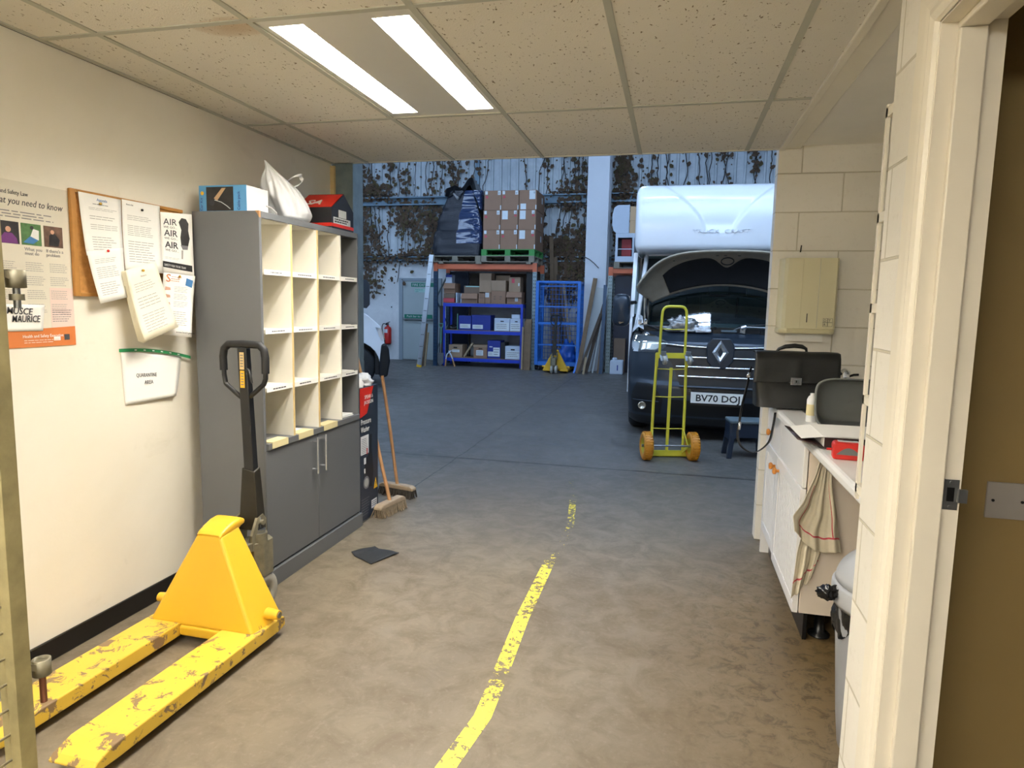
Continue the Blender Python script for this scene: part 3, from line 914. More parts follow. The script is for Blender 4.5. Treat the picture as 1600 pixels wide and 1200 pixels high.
# cork board
t = thing('cork_board', 'narrow cork notice board with a wooden edge behind the pinned papers', 'notice board', (WX, 2.45, 1.40))
m = MB('cork'); m.box((WX, 2.16, 1.412), (WX + 0.008, 2.75, 1.80)); part('cork_panel', m, t)
m = MB('cork_frame')
m.box((WX, 2.146, 1.40), (WX + 0.016, 2.168, 1.812)); m.box((WX, 2.168, 1.40), (WX + 0.016, 2.75, 1.414)); m.box((WX, 2.168, 1.797), (WX + 0.016, 2.752, 1.812)); m.box((WX, 2.738, 1.414), (WX + 0.016, 2.752, 1.797))
part('frame', m, t, bevel=0.003)

def pin(m, y, z, x, col):
    m.sphere((WX + x + 0.006, y, z), 0.0055, col, 10); m.cyl((WX + x, y, z), (WX + x + 0.004, y, z), 0.0022, n=6, m='steel')

def pinned(label, c, x, bulge, body, pins=(), mat='paper', lift=None, name='pinned_sheet'):
    t = thing(name, label, 'sheet of paper', (WX + x, (c[0][0] + c[1][0]) / 2, c[3][1]), group='papers pinned to the left wall')
    m = MB(mat); f = sheet_quad(m, c, x, bulge, lift=lift)
    part('sheet', m, t, solid=0.0005)
    m = MB('ink')
    body(m, f)
    # lettering follows the curl of the sheet
    part('lettering', m, t)
    for (y, z, xx, col) in pins:
        q = MB(col); pin(q, y, z, xx, col); part('pin', q, t)
    return t
def rel(f, txt, m, u0, v0, du, size, mat='ink', up=0.02, width=None, shear=0, off=0.0):
    """text laid on the curved sheet at (u0, v0)"""
    a = Vector(f(u0, v0)); b = Vector(f(min(1, u0 + du), v0)); c2 = Vector(f(u0, min(1, v0 + up)))
    m.text(txt, a + Vector((0.0012, 0, 0)), b - a, c2 - a, size, mat, width=width, shear=shear, off=off, depth=0.0004)
def rl(f, m, u0, v0, u1, v1, rows, mat='ink_pale', fill=0.24):
    for i in range(rows):
        v = v1 - (v1 - v0) * (i + 0.5) / rows
        h = (v1 - v0) / rows * fill
        r = random.Random(int(u0 * 100 + v * 1000) + rows)
        end = u0 + (u1 - u0) * r.uniform(0.75, 1.0)
        a, b = Vector(f(u0, v)), Vector(f(end, v)); c2, d = Vector(f(end, v + h)), Vector(f(u0, v + h))
        e = Vector((0.0009, 0, 0))
        n = 4
        for k in range(n):
            p, q = k / n, (k + 0.9) / n
            m.quad(a.lerp(b, p) + e, a.lerp(b, q) + e, d.lerp(c2, q) + e, d.lerp(c2, p) + e, mat)

def body_a(m, f):
    rel(f, 'Appeals', m, 0.40, 0.90, 0.2, 0.016, 'blue_print'); rl(f, m, 0.3, 0.82, 0.75, 0.86, 1, 'ink_mid')
    rl(f, m, 0.2, 0.74, 0.92, 0.79, 2); rl(f, m, 0.2, 0.58, 0.9, 0.66, 2); rl(f, m, 0.2, 0.42, 0.9, 0.52, 3); rl(f, m, 0.2, 0.08, 0.85, 0.32, 6)
pinned('white letter with small heading, upper left of the pinned papers', [(2.178, 1.803), (2.385, 1.803), (2.375, 1.57), (2.192, 1.56)], 0.018, 0.01, body_a, [(2.275, 1.77, 0.018, 'brass')])
def body_b(m, f):
    rel(f, 'Notice list', m, 0.1, 0.93, 0.2, 0.009, 'ink'); rl(f, m, 0.12, 0.72, 0.85, 0.80, 3); rl(f, m, 0.12, 0.50, 0.8, 0.66, 6); rl(f, m, 0.12, 0.12, 0.85, 0.44, 9)
pinned('white typed sheet in the top row between the letter and the AIR leaflet', [(2.387, 1.806), (2.60, 1.808), (2.59, 1.51), (2.376, 1.51)], 0.02, 0.012, body_b, [(2.49, 1.775, 0.02, 'black_card')])
def body_air(m, f):
    for k, (v, up) in enumerate(((0.80, 0), (0.62, 0), (0.43, 0))):
        rel(f, 'AIR', m, 0.08 + 0.02 * k, v, 0.3, 0.040, 'ink', width=0.062, off=0.004 + 0.008 * k)
        rel(f, 'WE GO...', m, 0.08 + 0.02 * k, v - 0.055, 0.3, 0.014, 'ink', width=0.062)
    # backpack leaf blower worn by a figure
    def S(u, v): return Vector(f(u, v)) + Vector((0.001, 0, 0))
    for pol, mt in (([(0.56, 0.86), (0.66, 0.93), (0.8, 0.92), (0.88, 0.85), (0.86, 0.74), (0.9, 0.62), (0.84, 0.50), (0.62, 0.50), (0.60, 0.62), (0.64, 0.74)], 'dark_photo'),
                    ([(0.60, 0.50), (0.84, 0.50), (0.82, 0.44), (0.66, 0.43)], 'ink_mid'), ([(0.62, 0.42), (0.68, 0.42), (0.66, 0.28), (0.61, 0.28)], 'ink_pale')):
        m._add([tuple(S(*p)) for p in pol], [tuple(range(len(pol)))], mt)
    q = [S(0.04, 0.10), S(0.94, 0.10), S(0.94, 0.20), S(0.04, 0.20)]
    m.quad(*q, 'black_card'); rl(f, m, 0.1, 0.24, 0.6, 0.28, 2)
    rel(f, 'SAFETY FOR YOUR TEAM', m, 0.08, 0.125, 0.3, 0.014, 'white_card', width=0.10)
pinned('white leaflet reading AIR WE GO three times with a dark backpack pictured', [(2.597, 1.783), (2.730, 1.788), (2.734, 1.492), (2.590, 1.514)], 0.024, 0.014, body_air, lift=lambda u, v: 0.055 * u)
def body_c(m, f):
    rl(f, m, 0.15, 0.74, 0.85, 0.84, 3); rl(f, m, 0.15, 0.45, 0.85, 0.68, 6); rl(f, m, 0.15, 0.12, 0.85, 0.38, 6)
pinned('white typed sheet held by a red pin, below the small-heading letter', [(2.187, 1.575), (2.368, 1.605), (2.366, 1.40), (2.228, 1.372)], 0.034, 0.012, body_c, [(2.285, 1.585, 0.034, 'red_plastic')])
def body_s(m, f):
    rel(f, 'S', m, 0.08, 0.86, 0.2, 0.05, 'poster_orange', off=0.01); rl(f, m, 0.24, 0.86, 0.6, 0.96, 3, 'poster_orange')
    def S(u, v): return Vector(f(u, v)) + Vector((0.001, 0, 0))
    m.quad(S(0.70, 0.83), S(0.92, 0.80), S(0.94, 0.92), S(0.72, 0.95), 'blue_print')
    for v in (0.72, 0.60, 0.48):
        m.quad(S(0.07, v), S(0.25, v + 0.01), S(0.24, v + 0.05), S(0.08, v + 0.06), 'skin_print')
        rl(f, m, 0.36, v - 0.02, 0.85, v + 0.08, 4)
    rl(f, m, 0.36, 0.16, 0.85, 0.40, 7); rel(f, 'www.hseni.gov.uk', m, 0.45, 0.05, 0.3, 0.012, 'ink')
pinned('white safety leaflet with orange S and small blue picture, lower right of the papers', [(2.597, 1.515), (2.736, 1.505), (2.672, 1.221), (2.552, 1.236)], 0.028, 0.03, body_s, [(2.66, 1.50, 0.056, 'brass')], lift=lambda u, v: 0.055 * u + 0.02 * (1 - v) ** 2)
def body_d(m, f):
    rel(f, 'Notice', m, 0.4, 0.86, 0.2, 0.012, 'ink_mid'); rl(f, m, 0.15, 0.66, 0.85, 0.8, 4, 'ink_pale'); rl(f, m, 0.15, 0.42, 0.85, 0.6, 4, 'ink_pale'); rl(f, m, 0.15, 0.08, 0.85, 0.36, 7, 'ink_pale')
t = pinned('thick cream sheaf of pages hanging tilted in front of the other papers', [(2.346, 1.506), (2.516, 1.556), (2.602, 1.271), (2.400, 1.213)], 0.062, 0.03, body_d, [(2.435, 1.515, 0.062, 'brass')], mat='paper_cream')
m = MB('paper_cream')
for k in range(5):
    sheet_quad(m, [(2.346 + 0.001 * k, 1.505), (2.516, 1.555), (2.600 - 0.002 * k, 1.273 - 0.001 * k), (2.396 + 0.0015 * k, 1.213 - 0.002 * k)], 0.040 + 0.0045 * k, 0.022, nu=5, nv=5)
part('under_pages', m, t, solid=0.0006)

# QUARANTINE AREA sheet with green tape
cq = [(2.362, 1.17), (2.72, 1.125), (2.655, 0.942), (2.372, 0.935)]
t = thing('area_sign', 'white sheet reading QUARANTINE AREA, taped up with green tape', 'sign', (WX, 2.5, 0.935))
m = MB('paper'); f = sheet_quad(m, cq, 0.002, lift=lambda u, v: 0.014 * (1 - v) * u + 0.05 * max(0, u - 0.75) * (1 - v) * (v + 0.3), nu=14, nv=12); part('sheet', m, t, solid=0.0005)
m = MB('ink'); rel(f, 'QUARANTINE', m, 0.22, 0.52, 0.3, 0.024, width=0.115); rel(f, 'AREA', m, 0.36, 0.37, 0.3, 0.024, width=0.05); part('lettering', m, t)
m = MB('green_tape')
m.grid(lambda u, v: (WX + 0.0048 + 0.012 * u * u, 2.35 + 0.415 * u, 1.168 - 0.058 * u * u + 0.014 * v), 16, 2)
for k in range(6):
    u0 = 0.2 + k * 0.12
    m.grid(lambda u, v: (WX + 0.0056 + 0.012 * (u0 + 0.03 * u) ** 2, 2.35 + 0.415 * (u0 + 0.03 * u), 1.1725 - 0.058 * (u0 + 0.03 * u) ** 2 + 0.005 * v), 2, 2, 'white_card')
part('tape', m, t)

# ------------------------------------------------------------------ pigeonhole cabinet
CX0, CX1, CY0, CY1, CZ = -2.215, -1.86, 2.75, 3.74, 1.805
t = thing('pigeonhole_cabinet', 'tall grey cabinet with white pigeonholes above two cupboard doors', 'cabinet', (-2.04, 3.245, 0))
m = MB('grey_board')
m.box((CX0, CY0, 0), (CX1, CY0 + 0.018, CZ)); m.box((CX0, CY1 - 0.018, 0), (CX1, CY1, CZ)); m.box((CX0, CY0 + 0.018, CZ - 0.03), (CX1, CY1 - 0.018, CZ))
m.box((CX0, CY0 + 0.018, 0.1), (CX0 + 0.01, CY1 - 0.018, CZ - 0.03))
m.box((CX0 + 0.01, CY0 + 0.018, 0.685), (CX1 + 0.012, CY1 - 0.018, 0.715))
m.box((CX0 + 0.01, CY0 + 0.018, 0.1), (CX1 - 0.03, CY1 - 0.018, 0.118))
part('carcass', m, t, bevel=0.0015)
m = MB('grey_board'); m.box((CX0 + 0.02, CY0, 0.0), (CX1 + 0.018, CY1, 0.085)); part('plinth', m, t, bevel=0.002)
m = MB('white_board')
DY = [CY0 + 0.018, 3.005, 3.255, 3.508, CY1 - 0.018]
SZ = [0.715, 0.975, 1.252, 1.53, CZ - 0.03]
m.box((CX0 + 0.01, DY[0], 0.715), (CX0 + 0.014, DY[3], SZ[4]))
m.box((CX0 + 0.014, DY[0], 0.715), (CX1 - 0.005, DY[0] + 0.004, SZ[4]))
for j in (0, 1, 2):
    m.box((CX0 + 0.014, DY[j] + 0.01, SZ[4] - 0.003), (CX1 - 0.006, DY[j + 1] - 0.008, SZ[4]))
part('white_lining', m, t)
for k in (1, 2, 3):
    m = MB('white_board'); m.box((CX0 + 0.014, DY[k] - 0.008, 0.715), (CX1 + 0.004, DY[k] + 0.008, SZ[4] - 0.003))
    if k < 3: m.box((CX1 + 0.004, DY[k] - 0.008, 0.715), (CX1 + 0.0055, DY[k] + 0.008, SZ[4] - 0.003), 'edge_tape')
    part('divider', m, t, bevel=0.001)
names = [['RETURNED STOCK', 'SPARE PARTS', 'LABELS'], ['JAMES', 'OUT GOING', 'WORKSHOP'], ['POST WAREHOUSE INC', 'SITE CLEANING', 'STORES']]
for r in (1, 2, 3):
    for c_ in range(4):
        y0 = DY[c_] + 0.008; y1 = DY[c_ + 1] - 0.008
        m = MB('white_board')
        m.box((CX0 + 0.012, y0, SZ[r] - 0.008), (CX1 + 0.002, y1, SZ[r] + 0.008))
        m.box((CX1 + 0.002, y0, SZ[r] - 0.012), (CX1 + 0.0035, y1, SZ[r] + 0.012), 'paper')
        m.lines((CX1 + 0.0037, y0 + 0.05, SZ[r] - 0.004), UY, UZ, y1 - y0 - 0.08, 0.008, 1, 'ink' if r == 1 else 'ink_mid', fill=0.7, ragged=0.35, rnd=random.Random(r * 5 + c_))
        part('shelf', m, t)
for y0, y1, mt in ((2.795, 2.93, 'cream_pad'), (3.03, 3.17, 'cream_pad'), (3.285, 3.435, 'cream_pad')):
    m = MB(mt); m.box((CX1 - 0.045, y0, 0.7155), (CX1 + 0.014, y1, 0.7205)); m.box((CX1 + 0.0125, y0, 0.688), (CX1 + 0.0155, y1, 0.7205)); part('edge_pad', m, t)
for y0, y1, hy in ((CY0 + 0.003, 3.232, 3.175), (3.236, CY1 - 0.003, 3.262)):
    m = MB('grey_board'); m.box((CX1 - 0.018, y0, 0.095), (CX1 + 0.004, y1, 0.682)); d = part('door', m, t, bevel=0.0015)
    m = MB('chrome')
    m.cyl((CX1 + 0.036, hy, 0.475), (CX1 + 0.036, hy, 0.675), 0.006, n=12)
    for z in (0.5, 0.65): m.cyl((CX1 + 0.004, hy, z), (CX1 + 0.036, hy, z), 0.0045, n=10)
    part('handle', m, d, label='chrome bar handle')
m = MB('broom_wood'); m.prism([(CX1 - 0.02, CZ + 0.0005), (CX1 + 0.0015, CZ + 0.0005), (CX1 + 0.0015, CZ - 0.03), (CX1 - 0.008, CZ - 0.012)], 1, CY0 - 0.0012, CY0 + 0.012); part('bare_corner', m, t)
# loose papers and odds in the pigeonholes
def paper_stack(label, y, z, n, x=CX1 - 0.12):
    m = MB('paper')
    r = random.Random(int(y * 100 + z * 10))
    for k in range(n):
        m.rbox((x + r.uniform(-.008, .008), y + r.uniform(-.006, .006), z + 0.001 + k * 0.0022), (0.2, 0.15, 0.0018), (0, 0, r.uniform(-.06, .06)))
    solo('paper_stack', label, 'papers', m, group='papers in the pigeonholes')
paper_stack('small stack of white papers in the bottom right grey pigeonhole', 3.615, 0.715, 5)
paper_stack('small stack of white papers on the lowest white shelf of the right grey column', 3.615, 0.983, 3)
paper_stack('thin stack of white papers on the middle white shelf of the right grey column', 3.615, 1.26, 2)
paper_stack('white papers in the second bottom pigeonhole from the left', 3.09, 0.715, 2, CX1 - 0.13)
m = MB('black_plastic'); m.rbox((CX1 - 0.1, 3.58, 1.5475), (0.05, 0.11, 0.018)); m.cyl((CX1 - 0.07, 3.60, 1.539), (CX1 - 0.07, 3.60, 1.572), 0.012, n=12)
solo('small_gadget', 'small black gadget on the top white shelf of the right grey column', 'gadget', m, bevel=0.003)

# ------------------------------------------------------------------ things on the cabinet
# blue and white product box
BX = thing('product_box', 'blue and white cardboard box with a dark photo, on the cabinet top', 'box', (-2.18, 3.04, CZ))
bx0, bx1, by0, by1, bz = -2.245, -2.0, 2.80, 3.06, CZ
m = MB('white_card')
m.box((-2.21, 2.80, bz), (-1.955, 2.97, bz + 0.125))
part('carton', m, BX, bevel=0.002)
m = MB('blue_card')
yf = 2.7985
m.box((-2.2105, yf, bz), (-1.9550, 2.80, bz + 0.125))
m.box((-2.1700, yf - 0.0006, bz + 0.008), (-2.0250, yf, bz + 0.118), 'dark_photo')
for (a, b, w) in (((-2.0850, bz + 0.112), (-2.1250, bz + 0.058), 0.016),):
    m.prism([(a[0], a[1]), (a[0] + w * 1.3, a[1]), (b[0] + w * 0.8, b[1] - 0.004), (b[0] - 0.004, b[1] + 0.008)], 1, yf - 0.0012, yf - 0.0006, 'tan_card')
m.tube([(-2.1250, yf - 0.001, bz + 0.058), (-2.0900, yf - 0.001, bz + 0.048), (-2.0600, yf - 0.001, bz + 0.03), (-2.0420, yf - 0.001, bz + 0.016)], 0.002, 6, 'label_white')
m.cyl((-2.1400, yf - 0.0014, bz + 0.045), (-2.1400, yf - 0.0004, bz + 0.045), 0.013, n=14, m='ink')
m.cyl((-2.1920, yf - 0.001, bz + 0.09), (-2.1920, yf, bz + 0.09), 0.009, n=14, m='yellow_label')
m.text('Car Kit', (-2.1920, yf - 0.0006, bz + 0.008), (0, 0, 1), (-1, 0, 0), 0.016, 'archive_blue', width=0.06)
m.text('Cable pack', (-1.9900, yf - 0.0006, bz + 0.01), (0, 0, 1), (-1, 0, 0), 0.02, 'archive_blue', width=0.085)
part('printed_front', m, BX)
m = MB('white_card'); m.tube([(-1.953, 2.95, bz + 0.05), (-1.94, 2.97, bz + 0.045), (-1.93, 3.0, bz + 0.025), (-1.935, 3.01, bz + 0.004)], 0.003, 8)
part('cable', m, BX)

# white carrier bag
t = thing('carrier_bag', 'tied white plastic carrier bag slumped on the cabinet top', 'bag', (-2.0, 3.27, CZ))
def bagf(u, v):
    a = 2 * pi * u
    # v: 0 base .. 1 peak; peak leans to the near side and back
    prof = [(0, .03), (0.05, .88), (0.16, 1.0), (0.35, .93), (0.55, .72), (0.75, .40), (0.88, .17), (1.0, .03)]
    for i in range(len(prof) - 1):
        if v <= prof[i + 1][0]:
            q = (v - prof[i][0]) / (prof[i + 1][0] - prof[i][0]); r = prof[i][1] * (1 - q) + prof[i + 1][1] * q; break
    fold = 1 + (0.10 * sin(5 * a + 3 * v) + 0.07 * sin(9 * a - 5 * v) + 0.05 * sin(17 * a)) * min(1, v * 3)
    fold += 0.22 * noise.noise(Vector((cos(a) * 1.6, sin(a) * 1.6, v * 3.5)))
    rx, ry = 0.10 * r * fold, 0.155 * r * fold
    cx = -2.0 - 0.03 * v * v; cy = 3.235 - 0.17 * v ** 1.4
    return (cx + rx * cos(a), cy + ry * sin(a), CZ + 0.001 + 0.29 * v ** 0.95)
m = MB('carrier_bag'); m.grid(bagf, 90, 34, cu=True); part('bag_body', m, t)
m = MB('carrier_bag')
def ribbon(m, pts, w, mt=None):
    n = len(pts)
    def f(u, v):
        k = u * (n - 1); i = min(int(k), n - 2); q = k - i
        p = Vector(pts[i]).lerp(Vector(pts[i + 1]), q)
        return p + Vector((w * 0.3 * (v - 0.5) + 0.006 * sin(u * 19), w * (v - 0.5) * 0.6, w * (v - 0.5) * 0.8))
    m.grid(f, n * 5, 4, mt)
ribbon(m, [(-2.02, 3.17, 1.99), (-1.99, 3.22, 2.03), (-1.975, 3.27, 2.06), (-1.97, 3.30, 2.065), (-1.968, 3.31, 2.045), (-1.975, 3.28, 2.01), (-1.99, 3.22, 1.975)], 0.022)
part('handle', m, t, solid=0.0012)

# red and black box, its lid standing up like a roof
t = thing('shoe_box', 'red and black box with raised red lid at the far end of the cabinet top', 'box', (-1.96, 3.60, CZ))
rx0, rx1, ry0, ry1 = -2.09, -1.87, 3.44, 3.70
m = MB('black_card'); m.box((rx0, ry0, CZ), (rx1, ry1, CZ + 0.115)); m.box((rx0 - 0.001, ry0 - 0.001, CZ + 0.012), (rx1 + 0.001, ry1 + 0.001, CZ + 0.03), 'red_card')
m.box((rx1, ry0 + 0.02, CZ + 0.03), (rx1 + 0.0015, ry0 + 0.22, CZ + 0.065), 'label_white'); m.box((rx1, ry0 + 0.08, CZ + 0.068), (rx1 + 0.0015, ry0 + 0.17, CZ + 0.11), 'label_white')
m.lines((rx1 + 0.0018, ry0 + 0.03, CZ + 0.035), UY, UZ, 0.17, 0.025, 2, 'ink', fill=0.6)
part('box_body', m, t)
m = MB('red_card')
m.quad((rx0, ry0, CZ + 0.115), (rx1, ry0, CZ + 0.115), (rx1 + 0.0, ry0 + 0.14, CZ + 0.205), (rx0, ry0 + 0.14, CZ + 0.205))
m.text('SA', (rx0 + 0.03, ry0 + 0.026, CZ + 0.135), (1, 0, 0), (0, 0.84, 0.54), 0.075, 'white_card', width=0.1, shear=0.3, depth=0.001)
part('raised_lid', m, t, solid=0.003)
m = MB('black_card'); m.quad((rx1, ry0 + 0.14, CZ + 0.205), (rx0, ry0 + 0.14, CZ + 0.205), (rx0, ry1, CZ + 0.115), (rx1, ry1, CZ + 0.115)); m._add([(rx1, ry0, CZ + 0.115), (rx1, ry1, CZ + 0.115), (rx1, ry0 + 0.14, CZ + 0.205)], [(0, 1, 2)])
part('box_flap', m, t, solid=0.002)

m = MB('yellow_label'); m.box((-2.12, YE - 0.006, 1.60), (-2.1, YE - 0.003, 1.68), 'yellow_label'); m.tube([(-2.11, YE - 0.005, 1.68), (-2.112, YE - 0.006, 1.72), (-2.118, YE - 0.002, 1.78)], 0.0015, 6, 'ink')
solo('hanging_tag', 'small yellow tag hanging on the galvanised post behind the cabinet', 'tag', m)

# ------------------------------------------------------------------ pressure washer carton and brooms
PX0, PX1, PY0, PY1, PZ = -2.2, -1.875, 3.775, 4.04, 0.865
t = thing('pressure_washer_box', 'tall dark printed pressure washer box with red top corner beyond the cabinet', 'box', (-2.03, 3.9, 0))
m = MB('dark_card'); m.box((PX0, PY0, 0), (PX1, PY1, PZ)); part('carton', m, t, bevel=0.003)
m = MB('red_card'); X = PX1 + 0.0005
m.prism([(PY0 + 0.002, PZ - 0.003), (PY1 - 0.07, PZ - 0.003), (PY0 + 0.10, PZ - 0.17), (PY0 + 0.002, PZ - 0.19)], 0, X, X + 0.001)
m.text('SPEAR &', (X + 0.001, PY0 + 0.065, PZ - 0.075), UY, UZ, 0.032, 'white_card', width=0.12)
m.text('JACKSON', (X + 0.001, PY0 + 0.06, PZ - 0.11), UY, UZ, 0.032, 'white_card', width=0.13)
m.text('Pressure', (X + 0.001, PY0 + 0.012, PZ - 0.235), UY, UZ, 0.05, 'white_card', width=0.14)
m.text('Washer', (X + 0.001, PY0 + 0.012, PZ - 0.285), UY, UZ, 0.05, 'white_card', width=0.12)
m.box((X, PY0 + 0.01, PZ - 0.43), (X + 0.0012, PY0 + 0.12, PZ - 0.31), 'white_card')
m.lines((X + 0.0014, PY0 + 0.02, PZ - 0.425), UY, UZ, 0.09, 0.10, 9, 'ink_mid')
# picture of the machine
m.prism([(PY0 + 0.06, 0.22), (PY0 + 0.17, 0.2), (PY0 + 0.19, 0.3), (PY0 + 0.165, 0.46), (PY0 + 0.17, 0.55), (PY0 + 0.145, 0.55), (PY0 + 0.13, 0.43), (PY0 + 0.08, 0.4), (PY0 + 0.05, 0.3)], 0, X, X + 0.0012, 'black_card')
m.cyl((X, PY0 + 0.085, 0.245), (X + 0.0016, PY0 + 0.085, 0.245), 0.042, n=20, m='ink_mid')
m.cyl((X, PY0 + 0.085, 0.245), (X + 0.0018, PY0 + 0.085, 0.245), 0.028, n=20, m='ink_pale')
m.box((X, PY0 + 0.055, 0.37), (X + 0.0016, PY0 + 0.08, 0.41), 'white_card'); m.box((X, PY0 + 0.055, 0.31), (X + 0.0016, PY0 + 0.07, 0.34), 'white_card'); m.box((X, PY0 + 0.09, 0.43), (X + 0.0016, PY0 + 0.105, 0.47), 'red_card')
m.prism([(PY0 + 0.195, 0.175), (PY0 + 0.25, 0.175), (PY0 + 0.222, 0.245)], 0, X, X + 0.0012, 'yellow_label')
m.text('!', (X + 0.0012, PY0 + 0.216, 0.183), UY, UZ, 0.055, 'ink')
m.box((X, PY0 + 0.16, 0.05), (X + 0.0012, PY0 + 0.24, 0.105), 'white_card'); m.lines((X + 0.0014, PY0 + 0.165, 0.06), UY, UZ, 0.07, 0.04, 3, 'ink')
m.lines((X + 0.0002, PY0 + 0.015, 0.03), UY, UZ, 0.12, 0.12, 7, 'ink_mid')
part('print', m, t)
def cloth_lump(name, label, cat, c, r, mt, seed=0, sq=(1, 1, 0.7), amp=0.45, n=36, group=None):
    m = MB(mt)
    def f(u, v):
        a = 2 * pi * u; b = pi * v
        d = Vector((cos(a) * sin(b), sin(a) * sin(b), -cos(b)))
        k = 1 + amp * noise.noise(d * 1.9 + Vector((seed, 0, 0))) + amp * 0.6 * abs(noise.noise(d * 4.5 + Vector((0, seed, 0)))) + amp * 0.25 * noise.noise(d * 11)
        z = max(0.0, (d.z + 0.45) * r * sq[2] * k)
        return (c[0] + d.x * r * sq[0] * k, c[1] + d.y * r * sq[1] * k, c[2] + z)
    m.grid(f, n, n // 2, cu=True)
    return solo(name, label, cat, m, loc=c, group=group)
cloth_lump('plastic_wrap', 'crumpled white plastic wrap on top of the pressure washer box', 'plastic', (-1.95, 3.93, PZ + 0.002), 0.075, 'cloth_crumple', 3, (1, 1, 0.6))
m = MB('white_card'); m.lathe([(0.022, 0), (0.024, 0.03), (0.016, 0.038), (0.012, 0.045), (0.012, 0.055), (0.0, 0.056)], (-1.90, 3.83, PZ + 0.001)); solo('spray_bottle_top', 'small white plastic bottle standing on the pressure washer box', 'bottle', m)

def broom(label, hx, hy, ang, top, bm):
    t = thing('broom', label, 'broom', (hx, hy, 0), group='brooms leaning behind the pressure washer box')
    ca, sa = cos(ang), sin(ang)
    o = Matrix.Translation((hx, hy, 0)) @ Matrix.Rotation(ang, 4, 'Z')
    m = MB('broom_head'); m.X = o
    m.prism([(-0.15, 0.0), (-0.15, 0.02), (-0.12, 0.034), (0.12, 0.034), (0.15, 0.02), (0.15, 0.0)], 1, -0.03, 0.03)
    m.X = Matrix.Translation((0, 0, 0.052)) @ Matrix.Rotation(0, 4, 'X'); 
    m.v = [(p[0], p[1], p[2] + 0.055) for p in m.v]
    part('broom_head', m, t, bevel=0.008)
    m = MB(bm); r = random.Random(int(hx * 100))
    m.X = o
    for i in range(24):
        for j in range(5):
            x = -0.14 + i * 0.0122; y = -0.026 + j * 0.013
            dx, dy = r.uniform(-.012, .012), (y * 0.6) + r.uniform(-.01, .01)
            m.bar((x, y, 0.058), (x + dx, y + dy, 0.002), 0.007, 0.007)
    part('bristles', m, t)
    m = MB('broom_wood'); m.tube([(hx, hy, 0.075), ((hx + top[0]) / 2 + 0.004, (hy + top[1]) / 2, (top[2] + 0.075) / 2), top], 0.012, 12)
    part('stick', m, t)
broom('broom with worn tan bristles and a wooden stick, nearer of the two', -1.785, 4.03, radians(80), (-2.12, 4.17, 1.15), 'bristle_tan')
broom('broom with dark bristles, the farther one half behind the box', -1.90, 4.42, radians(-14), (-2.04, 4.47, 0.87), 'bristle')

